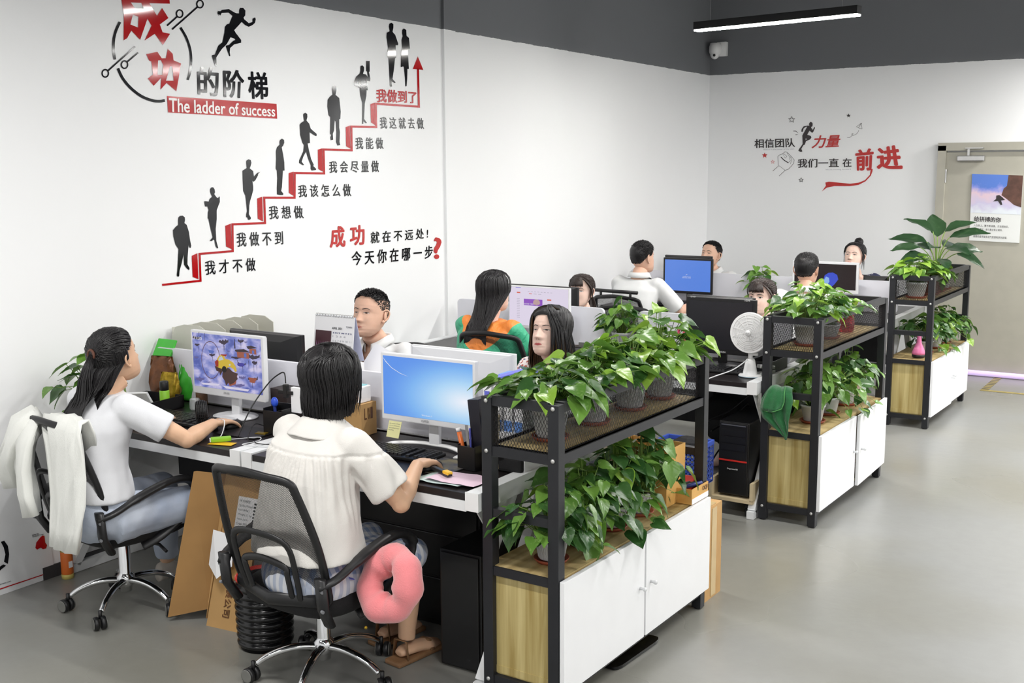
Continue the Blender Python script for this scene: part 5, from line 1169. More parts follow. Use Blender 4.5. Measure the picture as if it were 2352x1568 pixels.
def tail(mb, p, L, n, seed, G, dirn=Vector((0, -1, .2)), fan=.035, w=.008, back=None, swing=Vector((0, 0, 0))):
    rnd = random.Random(seed); mb.smooth = True
    for _ in range(n*5):
        o = Vector((rnd.gauss(0, 1), rnd.gauss(0, 1)*.6, 0)); l = L*rnd.uniform(.82, 1.05); P = [p+o*.006]
        k = max(5, int(l/.04))
        for i in range(1, k+1):
            t = i/k; q = p+dirn*.05*min(1, t*5)*(1-t*.5)+G*l*t+o*(.006+fan*t)+swing*t*t
            if back: q = back(q)
            P.append(q)
        mb.tube(P, [w*.45*rnd.uniform(.7, 1.2)*(1 if i < k-2 else .15+.4*(k-i)) for i in range(k+1)], 4, flat=.6, up=(0, -1, 0))
def all_starts(hl, n=130):
    out = []
    for i in range(n):
        a = -180+360*i/n; out.append((a, hl(math.radians(a))-1))
        out.append((a+3, hl(math.radians(a))*.8)); out.append((a+1, hl(math.radians(a))*.55))
    return out
def hair_tied(seed, tie=(180, 84), L=.30, m=None, fr=0, sweep=0, bun=False, loose=0, tn=46, fan=.03, swing=(0, 0, 0), low=False):
    def f(t, M, s, N, G):
        m_ = m or H_BLK; hl = hl_std(46, 80, 122); mb = MB(); cap(mb, M, s, hl, rad=(.0855, .1015, .105)); mb.build('hair_base', m_, t)
        mb = MB(); p = comb(mb, M, s, all_starts(hl), tie, seed=seed); 
        if loose: locks(mb, M, s, [math.radians(q) for q in (72, 78, 84, -72, -78, -84)], 40, hang=loose, w=.008, rad=(.086, .105, .108), seed=seed+9, phi_end=92, tiptaper=.2)
        mb.build('hair', m_, t)
        if bun:
            mb = MB(); mb.smooth = True; c = p+M.to_3x3() @ Vector((0, -.0, .026)); mb.ball(c, (.034*s, .030*s, .034*s), 16, 10)
            rnd = random.Random(seed)
            for k in range(26):
                ax = Vector((rnd.gauss(0, .5), rnd.gauss(0, .5), 1)).normalized(); q = ax.to_track_quat('Z', 'X').to_matrix(); r_ = .034*s; zz = rnd.uniform(-.6, .6)
                mb.tube([c+q @ Vector((r_*math.sqrt(1-zz*zz)*math.cos(u), r_*math.sqrt(1-zz*zz)*math.sin(u), r_*zz)) for u in [rnd.random()*6+.5*i for i in range(8)][:1]+[.5*i+k for i in range(1, 8)]][1:], .005*s, 5)
            mb.build('bun', m_, t)
        else:
            mb = MB(); bk = None
            if low: bk = lambda q: Vector((q.x, min(q.y, N.y-.10-.02*min(1, max(0, (N.z-q.z)/.1))), q.z)) if q.z < N.z+.01 else Vector((q.x, min(q.y, N.y-.075), q.z))
            tail(mb, p, L, tn, seed, G, dirn=M.to_3x3() @ Vector((0, -1, .1)), fan=fan, back=bk, swing=Vector(swing)); mb.build('ponytail', m_, t)
            mb = MB(); mb.smooth = True; q = (M.to_3x3() @ Vector((0, -1, .15))).normalized().to_track_quat('Z', 'X').to_matrix(); mb.tube([p+q @ Vector((.016*math.cos(u), .016*math.sin(u), .0)) for u in [2*PI*i/14 for i in range(14)]], .0045, 6, closed=True); mb.build('hair_tie', M_lash, t)
        if fr: fringe(t, M, s, m_, seed, n=fr, sweep=sweep)
    return f
def hair_long(seed, hang, m=None, front=62, wide=.086, mid=False):
    def f(t, M, s, N, G):
        m_ = m or H_BLK; mb = MB(); cap(mb, M, s, hl_std(50, 96, 130), rad=(.085, .106, .109)); mb.build('hair_base', m_, t); mb = MB()
        bk = back_fn(N, .095, .05, .18)
        hair_sheet(mb, M, s, front, 360-front, hang, off=.018, conv=.012, back=bk, seed=seed, rip=.006, lenv=.12); hair_sheet(mb, M, s, front+5, 355-front, hang-.03, off=.012, conv=.012, back=bk, seed=seed+4, rip=.005, lenv=.1)
        for j in range(2): locks(mb, M, s, sym(front+j*7, 130), 2+j*2, hang=hang-.02*j, w=.004, th=.6, rad=(wide+.006, .110, .112), seed=seed+j, phi_end=96, back=bk, jit=.006, conv=.012, n=4, tiptaper=.05)
        mb.build('hair', m_, t)
    return f
def hair_floral(seed):
    def f(t, M, s, N, G):
        mb = MB(); cap(mb, M, s, hl_std(56, 90, 130), rad=(.090, .107, .110)); mb.build('hair_base', H_BLK, t)
        for nm, m_, h0, kk in (('hair', H_BLK, .17, .0), ('hair_ends', H_TIP, .25, -.004)):
            mb = MB(); hair_sheet(mb, M, s, 64, 318, h0, off=.021+kk, out=.016, seed=seed, rip=.005, bulge=.006, lenv=.14); hair_sheet(mb, M, s, 70, 312, h0-.02, off=.013+kk, out=.010, seed=seed+3, rip=.004, lenv=.14)
            locks(mb, M, s, [math.radians(q*1.5) for q in range(-118, -22)], 12, hang=h0, w=.0042, th=.6, rad=(.095+kk, .111, .113), seed=seed, part=.35, out=.016, phi_end=96, n=4, tiptaper=.05, conv=-.008)
            locks(mb, M, s, [math.radians(q*1.5) for q in range(39, 120)], 12, hang=h0, w=.0042, th=.6, rad=(.092+kk, .110, .113), seed=seed+9, part=.35, out=.008, phi_end=96, n=4, tiptaper=.05)
            mb.build(nm, m_, t)
    return f

# cloth materials
def cloth(name, rgb, rough=.85, bump=.15, **k): return mat(name, rgb, rough, bump=bump, bscale=420, var=.02, spec=.2, sheen=.15, **k)
C_tee = cloth('white cotton tee', (226, 227, 231)); C_blouse = cloth('off white blouse linen', (228, 225, 220), bump=.25); C_shirt = cloth('white dress shirt', (228, 229, 229))
C_jean = mat('pale washed denim', (198, 206, 220), .9, rgb2=(164, 176, 198), scale=5, bump=.3, bscale=500); C_dark = cloth('dark trousers', (38, 40, 48)); C_blk = cloth('black tee', (26, 27, 30))
def plaid(name):
    m = bpy.data.materials.new(name); m.use_nodes = True; nt = m.node_tree; L = nt.links.new; b = nt.nodes['Principled BSDF']; tc = nt.nodes.new('ShaderNodeTexCoord')
    fs = []
    for d in ('X', 'Y', 'Z'):
        w = nt.nodes.new('ShaderNodeTexWave'); w.bands_direction = d; w.inputs['Scale'].default_value = 8.5; L(tc.outputs['Object'], w.inputs['Vector'])
        r = nt.nodes.new('ShaderNodeMapRange'); r.inputs[1].default_value = .45; r.inputs[2].default_value = .55; L(w.outputs['Fac'], r.inputs[0]); fs.append(r)
    a = nt.nodes.new('ShaderNodeMath'); a.operation = 'ADD'; L(fs[0].outputs[0], a.inputs[0]); L(fs[1].outputs[0], a.inputs[1])
    h = nt.nodes.new('ShaderNodeMath'); h.operation = 'MULTIPLY'; h.inputs[1].default_value = .5; L(a.outputs[0], h.inputs[0])
    mx = nt.nodes.new('ShaderNodeMix'); mx.data_type = 'RGBA'; mx.inputs[6].default_value = (*lin((232, 234, 240)), 1); mx.inputs[7].default_value = (*lin((140, 160, 198)), 1); L(h.outputs[0], mx.inputs[0]); L(mx.outputs[2], b.inputs['Base Color']); b.inputs['Roughness'].default_value = .9; return m
C_plaid = plaid('blue and white plaid cotton')
def spots(name, base, cols, scale):
    m = bpy.data.materials.new(name); m.use_nodes = True; nt = m.node_tree; L = nt.links.new; b = nt.nodes['Principled BSDF']; tc = nt.nodes.new('ShaderNodeTexCoord')
    v = nt.nodes.new('ShaderNodeTexVoronoi'); v.inputs['Scale'].default_value = scale; L(tc.outputs['Object'], v.inputs['Vector'])
    sp = nt.nodes.new('ShaderNodeSeparateColor'); L(v.outputs['Color'], sp.inputs[0]); cr = nt.nodes.new('ShaderNodeValToRGB'); cr.color_ramp.interpolation = 'CONSTANT'; L(sp.outputs[0], cr.inputs[0])
    e = cr.color_ramp.elements; e[0].color = (*lin(base), 1); e[1].position = .5; e[1].color = (*lin(cols[0]), 1)
    for i, c in enumerate(cols[1:]): x = e.new(.62+.14*i); x.color = (*lin(c), 1)
    L(cr.outputs[0], b.inputs['Base Color']); b.inputs['Roughness'].default_value = .8; return m
C_floral = spots('small floral print', (236, 224, 222), [(178, 96, 86), (230, 220, 222), (110, 108, 140)], 95)
C_navy = spots('navy and white print', (38, 42, 74), [(232, 232, 238), (38, 42, 74)], 75)
C_green = mat('bright green nylon', (62, 178, 136), .45, var=.06, scale=6, bump=.2, bscale=30); C_orange = mat('orange nylon', (238, 140, 58), .45, var=.06, scale=6, bump=.2, bscale=30)
M_sneak = mat('off white sneaker', (206, 198, 188), .6, var=.1); M_sandal = mat('tan sandal leather', (150, 112, 78), .6, var=.15)

# the woman by the left wall
person('woman in white tee and pale jeans with long half-tied hair, by the left wall', at(266, 820, 'y', 2.13), hyaw=.16, hpit=-.30, pel=(.68, 1.98, .49), rz=-.08, top=C_tee, topname='tee', bottom=C_jean, bottomname='jeans',
       hands=((.50, 2.36, .80), (.885, 2.43, .797)), fwd=((.4, 1, -.1), (-.08, 1, -.12)), near=True, sleeve=.66, sl_r=.060, sh=.165, sk=SK_T, hair=None, shoe=M_sneak, feet=((.50, 2.46, .10), (.76, 2.36, .10)), knees=((.56, 2.40, .47), (.88, 2.39, .47)), wr=.005, hem=-.13, nk=.135, curl=.28, hint=(.9, -.5, -.5))
pA = PEOPLE[-1]
def longA(t, M, s, N, G):
    hl = hl_std(46, 78, 126); mb = MB(); cap(mb, M, s, hl, rad=(.0865, .1, .1)); mb.build('hair_base', H_BLK, t)
    mb = MB(); st = [q for q in all_starts(hl) if q[1] < 100]; p = comb(mb, M, s, st, (180, 66), seed=4, lift=.006); mb.build('hair', H_BLK, t)
    mb = MB(); bk = back_fn(N, .095, .07, .12)
    tail(mb, p, .40, 70, 5, G, dirn=M.to_3x3() @ Vector((0, -1, -.1)), fan=.034, w=.008, back=bk, swing=Vector((-.05, -.05, 0)))
    hair_sheet(mb, M, s, 84, 200, .20, off=.016, phi0=55, conv=.010, back=back_fn(N, .045, .07), seed=16, rip=.005, lenv=.2)
    hair_sheet(mb, M, s, 104, 256, .27, off=.014, phi0=50, conv=.018, back=bk, seed=6, rip=.006, lenv=.15); hair_sheet(mb, M, s, 108, 252, .22, off=.009, phi0=50, conv=.02, back=bk, seed=8, rip=.005, lenv=.15)
    mb.build('long_hair', H_BLK, t)
    mb = MB(); mb.smooth = True; mb.tube([p+Vector((.02*math.cos(u), -.004, .02*math.sin(u))) for u in [2*PI*i/14 for i in range(14)]], .006, 6, closed=True); mb.build('hair_tie', mat('brown hair tie', (96, 56, 40), .6), t)
def regrow(t, fn, Hw, hyaw, hpit, hs, rz, pel):
    Bm = Matrix.Translation((pel[0], pel[1], 0)) @ Matrix.Rotation(rz, 4, 'Z'); h = Bm.inverted() @ Vector(Hw)
    Mh = Matrix.Translation(h) @ Matrix.Rotation(hyaw, 4, 'Z') @ Matrix.Rotation(-hpit, 4, 'X'); N = h+Vector((0, -.050-.05*math.sin(-hpit), -.135))*hs; fn(t, Mh, hs, N, Vector((0, 0, -1)))
regrow(pA, longA, at(266, 820, 'y', 2.13), .16, -.30, 1, -.08, (.68, 1.98, .49))
# the bobbed woman in the foreground
def gathers(c):
    z = c.z; th = math.atan2(c.y, c.x); y = .0
    if .60 < z < .90: y = .0065*math.sin(th*34+noise.noise(Vector((c.x*14, c.y*14, 0)))*5)*max(0, 1-(.90-z)/.28)*min(1, (.905-z)/.02)
    if .895 < z < .905: y -= .004
    return y
_, NB, _, _ = person('woman with a black bob, white gathered blouse and plaid skirt, seen from behind', at(765, 874, 'y', 2.14), hyaw=.02, hpit=-.20, pel=(1.84, 1.99, .455), rz=-.15, top=C_blouse, topname='blouse', bottom=C_plaid, bottomname='skirt',
       hands=((1.70, 2.40, .79), (2.055, 2.35, .797)), fwd=((.3, 1, -.1), (-.02, 1, -.15)), near=True, sleeve=.78, sl_r=.076, sh=.18, bulk=1.14, nk=.145, sk=SK_T, hair=hair_bob(3, hang=.125, front=48, wide=.098), flare=.038, fold=gathers, hem=-.15, wr=.005,
       feet=((1.80, 2.47, .09), (1.97, 2.37, .09)), knees=((1.76, 2.40, .44), (1.99, 2.38, .43)), curl=.5, shoe=None, hint=(.62, -.45, -.75))
pB = PEOPLE[-1]
mb = MB(); mb.smooth = True; rows = []
for ro, zo in ((.056, .028), (.066, .022), (.085, .002), (.112, -.022), (.114, -.027)):
    rows.append([NB+Vector(((ro)*math.cos(a)*1.12, ro*math.sin(a)*1.0+.0, zo-.012*abs(math.cos(a))*ro*9)) for a in [PI/2+.1+(2*PI-.2)*i/48 for i in range(49)]])
mb.loft(rows, closed=False); o = mb.build('collar', C_blouse, pB, fixn=False); m_ = o.modifiers.new('s', 'SOLIDIFY'); m_.thickness = .004
for i, f in enumerate(((1.80, 2.47), (1.97, 2.37))):   # sandals
    q = pB.matrix_world.inverted() @ Vector((f[0], f[1], 0)) if False else (Matrix.Translation((1.84, 1.99, 0)) @ Matrix.Rotation(-.15, 4, 'Z')).inverted() @ Vector((f[0], f[1], 0))
    mb = MB(); mb.box(q+Vector((0, .045, .012)), (.085, .25, .02), bev=.008); mb.smooth = True; mb.tube([q+Vector((-.042, .10, .02)), q+Vector((-.02, .10, .055)), q+Vector((.02, .10, .055)), q+Vector((.042, .10, .02))], .012, 8, flat=.3)
    mb.tube([q+Vector((-.04, -.03, .02)), q+Vector((-.03, -.03, .09)), q+Vector((.03, -.03, .09)), q+Vector((.04, -.03, .02))], .010, 8, flat=.3); mb.build('sandal', M_sandal, pB)

# near row, far side
person('man in an open-collared white shirt reading, behind the desk calendar', at(851, 722, 'y', 3.70), hyaw=.05, hpit=-.22, pel=(.70, 3.84, .50), rz=PI, fem=False, hs=1.06, wide=1.07, top=C_shirt, bottom=C_dark, hair=hair_short(11, side=.008), eyes='down', collar='shirt', vopen=.07, sh=.185, bulk=1.1, sl_r=.066, sleeve=.8)
person('woman in a floral top looking down, dark shoulder hair lightening at the ends', at(1262, 764, 'y', 3.74), hyaw=-.05, hpit=-.30, hroll=.05, pel=(1.86, 3.92, .46), rz=PI, hs=1.0, top=C_floral, topname='blouse', bottom=C_dark, hair=hair_floral(21), eyes='down', vopen=.10, sh=.16, sl_r=.055)
# middle row
_, NG, _, _ = person('woman seen from behind, long straight hair over a green jacket with orange yoke', at(1136, 672, 'y', 4.56), hpit=-.1, pel=(.96, 4.50, .50), rz=-.05, top=C_green, topname='jacket', bottom=C_dark, hair=hair_long(31, .42), longsleeve=True, sl_r=.075, bulk=1.12, hs=1.0, sh=.175, wr=.009)
def colour_block(lo, hi, z0, k):
    m = bpy.data.materials.new('colour blocked nylon'); m.use_nodes = True; nt = m.node_tree; L = nt.links.new; b = nt.nodes['Principled BSDF']; tc = nt.nodes.new('ShaderNodeTexCoord'); sp = nt.nodes.new('ShaderNodeSeparateXYZ'); L(tc.outputs['Object'], sp.inputs[0])
    sq = nt.nodes.new('ShaderNodeMath'); sq.operation = 'MULTIPLY'; L(sp.outputs['X'], sq.inputs[0]); L(sp.outputs['X'], sq.inputs[1])
    ma = nt.nodes.new('ShaderNodeMath'); ma.operation = 'MULTIPLY_ADD'; ma.inputs[1].default_value = -k; L(sq.outputs[0], ma.inputs[0]); L(sp.outputs['Z'], ma.inputs[2])
    gt = nt.nodes.new('ShaderNodeMath'); gt.operation = 'GREATER_THAN'; gt.inputs[1].default_value = z0; L(ma.outputs[0], gt.inputs[0])
    mx = nt.nodes.new('ShaderNodeMix'); mx.data_type = 'RGBA'; L(gt.outputs[0], mx.inputs[0]); mx.inputs[6].default_value = (*lin(lo), 1); mx.inputs[7].default_value = (*lin(hi), 1); L(mx.outputs[2], b.inputs['Base Color']); b.inputs['Roughness'].default_value = .5
    n = nt.nodes.new('ShaderNodeTexNoise'); n.inputs['Scale'].default_value = 16; n.inputs['Detail'].default_value = 3; n.inputs['Distortion'].default_value = 1.5; L(tc.outputs['Object'], n.inputs['Vector']); bu = nt.nodes.new('ShaderNodeBump'); bu.inputs['Strength'].default_value = .5; bu.inputs['Distance'].default_value = .02; L(n.outputs[0], bu.inputs['Height']); L(bu.outputs[0], b.inputs['Normal']); return m
pG = PEOPLE[-1]; jk = [c for c in pG.children if c.name.startswith('jacket')][0].data; jk.materials.clear(); jk.materials.append(colour_block((58, 172, 130), (236, 138, 60), NG.z-.165, 4.6))
person('woman in a black tee with side-swept fringe, half hidden by a black monitor', at(1335, 670, 'y', 6.10), hyaw=.08, hpit=-.15, pel=(.70, 6.28, .50), rz=PI, top=C_blk, topname='tee', bottom=C_dark, hair=hair_tied(41, tie=(180, 100), L=.20, m=H_BRN, fr=15, sweep=.1, loose=.10), eyes='half', sl_r=.055)
person('woman with wispy fringe and ponytail, white and blue collar, behind the small fan', at(1748, 684, 'y', 6.10), hyaw=-.12, hpit=-.12, pel=(2.02, 6.28, .50), rz=PI, top=C_shirt, bottom=C_dark, hair=hair_tied(51, tie=(180, 78), L=.17, m=H_BRN, fr=14, loose=.12), eyes='half', sl_r=.055, collar='shirt')
# farthest row
person('man in a white short-sleeved shirt seen from behind, turned to the blue screen', at(1476, 592, 'y', 7.20), hyaw=-.25, hpit=-.08, pel=(.62, 7.02, .52), rz=-.12, fem=False, hs=1.04, top=C_shirt, bottom=C_dark, hair=hair_short(61, top=.026), hands=(None, (.92, 7.50, .80)), sh=.19, bulk=1.12, sl_r=.068, sleeve=.85, collar='shirt')
person('man with cropped black hair seen from behind, in front of the blue flower screen', at(1853, 620, 'y', 7.15), hpit=-.15, pel=(1.92, 7.05, .48), rz=0, fem=False, hs=1.02, top=C_shirt, bottom=C_dark, hair=hair_short(71, side=.007, top=.018), sh=.185, bulk=1.1, sl_r=.066, collar='shirt')
person('man in a white shirt facing us, chin hidden behind a black monitor', at(1633, 586, 'y', 8.86), hyaw=-.25, hpit=-.30, pel=(.50, 9.0, .47), rz=PI, fem=False, hs=1.04, wide=1.04, top=C_shirt, bottom=C_dark, hair=hair_short(81, side=.007, top=.022), eyes='down', sh=.185, bulk=1.1, sl_r=.066, sleeve=.85, collar='shirt', sk=SK_M)
person('woman with a topknot bun in a navy and white print top, looking down', at(1962, 590, 'y', 8.82), hyaw=-.10, hpit=-.32, pel=(1.84, 9.0, .52), rz=PI, hs=1.0, top=C_navy, topname='blouse', bottom=C_dark, hair=hair_tied(91, tie=(180, 22), bun=True, loose=.12), eyes='down', vopen=.09, sl_r=.055)
# ------------------------------------------------------------ potted plants
def leaf_mat(name, a, b, c):
    m = bpy.data.materials.new(name); m.use_nodes = True; nt = m.node_tree; L = nt.links.new; bs = nt.nodes['Principled BSDF']
    tc = nt.nodes.new('ShaderNodeTexCoord'); oi = nt.nodes.new('ShaderNodeObjectInfo')
    n = nt.nodes.new('ShaderNodeTexNoise'); n.inputs['Scale'].default_value = 3.2; n.inputs['Detail'].default_value = 4; n.inputs['Distortion'].default_value = 1.2
    ad = nt.nodes.new('ShaderNodeVectorMath'); ad.operation = 'ADD'; L(tc.outputs['Object'], ad.inputs[0]); L(oi.outputs['Random'], ad.inputs[1]); L(ad.outputs[0], n.inputs['Vector'])
    m1 = nt.nodes.new('ShaderNodeMix'); m1.data_type = 'RGBA'; L(oi.outputs['Random'], m1.inputs[0]); m1.inputs[6].default_value = (*lin(a), 1); m1.inputs[7].default_value = (*lin(b), 1)
    r = nt.nodes.new('ShaderNodeMapRange'); r.inputs[1].default_value = .56; r.inputs[2].default_value = .66; r.inputs[4].default_value = .5; L(n.outputs[0], r.inputs[0])
    m2 = nt.nodes.new('ShaderNodeMix'); m2.data_type = 'RGBA'; L(r.outputs[0], m2.inputs[0]); L(m1.outputs[2], m2.inputs[6]); m2.inputs[7].default_value = (*lin(c), 1)
    L(m2.outputs[2], bs.inputs['Base Color']); bs.inputs['Roughness'].default_value = .28; bs.inputs['Specular IOR Level'].default_value = .55
    bs.inputs['Subsurface Weight'].default_value = 0
    w = nt.nodes.new('ShaderNodeTexWave'); w.bands_direction = 'DIAGONAL'; w.inputs['Scale'].default_value = 4; w.inputs['Distortion'].default_value = 1; L(tc.outputs['Object'], w.inputs['Vector'])
    bu = nt.nodes.new('ShaderNodeBump'); bu.inputs['Strength'].default_value = .03; bu.inputs['Distance'].default_value = .01; L(w.outputs['Fac'], bu.inputs['Height']); L(bu.outputs[0], bs.inputs['Normal'])
    tr = nt.nodes.new('ShaderNodeBsdfTranslucent'); L(m2.outputs[2], tr.inputs[0]); ms = nt.nodes.new('ShaderNodeMixShader'); ms.inputs[0].default_value = .22
    L(bs.outputs[0], ms.inputs[1]); L(tr.outputs[0], ms.inputs[2]); L(ms.outputs[0], nt.nodes['Material Output'].inputs[0]); return m
ML = [leaf_mat('pothos leaf mid', (84, 126, 50), (112, 156, 66), (150, 178, 108)), leaf_mat('pothos leaf dark', (44, 82, 38), (66, 106, 50), (96, 136, 76)), leaf_mat('pothos leaf light', (130, 174, 54), (152, 190, 76), (186, 204, 130)),
      leaf_mat('broad leaf deep green', (38, 66, 44), (56, 86, 54), (80, 108, 72))]
M_stem = mat('green stem', (128, 160, 74), .5, var=.1)
def leaf_shape(seed, kind='heart'):
    rnd = random.Random(seed); fold = rnd.uniform(.12, .38); droop = rnd.uniform(.25, .75); wv = rnd.uniform(.01, .035); tw = rnd.uniform(-.3, .3)
    if kind == 'heart': prof = [(-.10, .16), (-.06, .29), (.08, .42), (.26, .44), (.46, .37), (.66, .25), (.84, .11), (1.0, .004)]
    else: prof = [(0, .03), (.12, .15), (.28, .235), (.46, .25), (.64, .21), (.8, .13), (.92, .05), (1.0, .003)]
    V = []; F = []; nx = 6
    for j, (y, w) in enumerate(prof):
        for i in range(nx+1):
            u = -1+2*i/nx; x = u*w; notch = .10*(1-abs(u)) if (j == 0 and kind == 'heart') else 0
            z = abs(x)*fold-max(0, y)**2*droop*.45+wv*math.sin(j*1.9+u*3+seed)*abs(u)
            yy = y+notch; xx = x+tw*.2*max(0, y)**2
            V.append((xx, yy*math.cos(droop*.25*y), z))
    for j in range(len(prof)-1):
        for i in range(nx): F.append((j*(nx+1)+i, j*(nx+1)+i+1, (j+1)*(nx+1)+i+1, (j+1)*(nx+1)+i))
    return V, F
LEAVES = []
for mi in range(4):
    row = []
    for sd in range(5):
        V, F = leaf_shape(sd*3+mi, 'heart' if mi < 3 else 'broad'); b = MB(); b.smooth = True; b.add(V, F); row.append(b.mesh('leaf', [ML[mi]], fixn=False))
    LEAVES.append(row)
def put_leaf(parent, rnd, base, dirn, nrm, size, mi):
    o = bpy.data.objects.new('leaf', LEAVES[mi][rnd.randrange(5)]); COL.objects.link(o); o.parent = parent
    y = dirn.normalized(); z = (nrm-y*nrm.dot(y)).normalized(); x = y.cross(z)
    o.matrix_local = Matrix.Translation(base) @ Matrix((x, y, z)).transposed().to_4x4() @ Matrix.Diagonal((size*rnd.uniform(.85, 1.1), size, size, 1))
M_potw = mat('pale grey plastic pot', (196, 198, 198), .5, var=.05); M_potb = mat('brown plastic pot', (112, 66, 48), .5, var=.1); M_terra = mat('terracotta saucer', (150, 72, 48), .5, var=.08); M_soil = mat('potting soil', (50, 38, 30), .95, var=.3, scale=60, bump=.5); M_potlt = mat('beige clay pot', (198, 184, 164), .7, var=.05)
def pot(t, r, h, m, saucer=True, ribs=True):
    z0 = .012 if saucer else 0
    if saucer: b = MB(); b.smooth = True; b.lathe([(0, 0), (r*.86, 0), (r*1.04, .014), (r*1.0, .016), (r*.82, .006), (0, .006)], n=28); b.build('saucer', M_terra, t)
    b = MB(); b.smooth = True; b.lathe([(0, z0), (r*.70, z0), (r*.73, z0+.004), (r*.93, z0+h*.84), (r*1.0, z0+h*.86), (r*1.02, z0+h), (r*.95, z0+h), (r*.9, z0+h*.8), (0, z0+h*.8)], n=28); b.build('pot', m, t)
    if ribs:
        b = MB()
        for k in range(22):
            a = 2*PI*k/22; b.tube([(math.cos(a+q)*r*w, math.sin(a+q)*r*w, z0+h*zz) for q, w, zz in ((0, .745, .06), (.14, .95, .80))], .0016, 4); b.tube([(math.cos(a-q)*r*w, math.sin(a-q)*r*w, z0+h*zz) for q, w, zz in ((0, .745, .06), (.14, .95, .80))], .0016, 4)
        k = b.build('pot_lattice', m, t); k['kind'] = 'stuff'
    b = MB(); b.lathe([(r*.9, z0+h*.86), (r*.5, z0+h*.9), (0, z0+h*.91)], n=20); b.build('soil', M_soil, t)
    return z0+h*.9
def plant(x, y, z, label, n=45, r=.062, h=.10, spread=.16, height=.16, seed=0, mix=(.6, .25, .15), size=(.06, .10), bias=None, potm=None, saucer=True, ribs=True, droop=1.0, group='potted pothos on the planter cabinets', zmin=None, name='potted_pothos', box=None, rim=None):
    t = thing(name, label, 'plant', (x, y, z), 0, group); rnd = random.Random(seed*77+5)
    zt = pot(t, r, h, potm or M_potw, saucer, ribs); st = MB(); st.smooth = True; k = 0; tries = 0
    while k < n and tries < n*6:
        tries += 1
        a = rnd.uniform(0, 2*PI) if bias is None or rnd.random() > bias[1] else rnd.gauss(bias[0], .8)
        q = rnd.random()**.7; rr = spread*q*rnd.uniform(.8, 1.15); hh = zt+height*(1-.55*q)*rnd.uniform(.35, 1.1)
        if q > .8 and rnd.random() < .2*droop: hh = zt-rnd.uniform(.0, .08)*droop
        if rim is not None and rr > .085: hh = max(hh, rim+rnd.uniform(0, .05))
        p = Vector((rr*math.cos(a), rr*math.sin(a), hh))
        W_ = p+Vector((x, y, z))
        s = rnd.uniform(*size)
        dr = droop*(.45 if rim is not None else 1)
        if W_.x < (.05+s*.9 if W_.z > .0 and y > 2.6 or x > .3 else .07): continue
        if box is not None:
            u0, u1, v0, v1, i = box; cx, cy, ca = CABS[i]; dx, dy = W_.x-cx, W_.y-cy; u = dx*math.cos(ca)+dy*math.sin(ca); v = -dx*math.sin(ca)+dy*math.cos(ca)
            if W_.z < z+zt+.09 and not (u0 < u < u1 and v0 < v < v1): continue
        if zmin is not None and W_.z-s*.8 < zmin and rr > .12 and rnd.random() < .7: continue
        d = Vector((math.cos(a+rnd.gauss(0, .5)), math.sin(a+rnd.gauss(0, .5)), -rnd.uniform(.05, 1.0)*(.4+q)*dr+rnd.uniform(0, .35)*(1-q)))
        nr = Vector((math.cos(a)*.55*q+rnd.gauss(0, .3), math.sin(a)*.55*q+rnd.gauss(0, .3), 1.0))
        u = rnd.random(); mi = 0 if u < mix[0] else (1 if u < mix[0]+mix[1] else 2)
        put_leaf(t, rnd, p, d, nr, s, mi)
        b0 = Vector((r*.5*math.cos(a)*rnd.random(), r*.5*math.sin(a)*rnd.random(), zt-.01)); mid = b0.lerp(p, .55)+Vector((0, 0, .035))
        st.tube([b0, mid, p], [.0022, .0018, .0014], 5); k += 1
    o = st.build('stems', M_stem, t); o['kind'] = 'stuff'; return t
zs, zl = .932, .501
for i, (v, seed, lab, kw) in enumerate(((.20, 1, 'pothos in a grey lattice pot at the near end of the nearest upper tier', dict(n=95, spread=.19, height=.17, mix=(.5, .4, .1))),
        (.50, 2, 'second pothos from the near end on the nearest upper tier', dict(n=95, spread=.19, height=.19, mix=(.6, .2, .2))),
        (.80, 3, 'third pothos from the near end on the nearest upper tier, with bright leaves', dict(n=100, spread=.20, height=.22, mix=(.45, .15, .4))),
        (1.06, 4, 'pothos at the far end of the nearest upper tier, rising above the rail', dict(n=90, spread=.19, height=.27, mix=(.5, .2, .3))))):
    p = cabp(0, .135, v, zs); plant(p.x, p.y, p.z, lab, seed=seed, r=.066, h=.105, size=(.058, .108), rim=.175, **kw)
for i, (v, seed, lab, kw) in enumerate(((.16, 11, 'pothos at the near end of the nearest lower tier, behind the black end rail', dict(n=84, spread=.18, height=.23)),
        (.38, 12, 'pothos second from the near end on the nearest lower tier', dict(n=84, spread=.18, height=.23)),
        (.60, 13, 'pothos in the middle of the nearest lower tier', dict(n=84, spread=.18, height=.26)),
        (.82, 14, 'pothos at the far end of the nearest lower tier, before the open kraft box', dict(n=84, spread=.18, height=.28, bias=(.8, .4))))):
    p = cabp(0, .165, v, zl); plant(p.x, p.y, p.z, lab, seed=seed, r=.062, h=.085, mix=(.42, .52, .06), size=(.055, .098), bias=kw.pop('bias', (-.1, .45)), **kw)
for v, u, seed, lab, kw in ((.26, .135, 21, 'large pothos in a pale lattice pot on the middle upper tier', dict(n=110, spread=.21, height=.27, mix=(.5, .2, .3))), (.56, .13, 22, 'pothos in a wide pale bowl on the middle upper tier', dict(n=90, spread=.21, height=.22, mix=(.6, .2, .2), h=.07))):
    p = cabp(1, u, v, zs); kw.setdefault('h', .105); plant(p.x, p.y, p.z, lab, seed=seed, r=.08, size=(.05, .09), rim=.17, **kw)
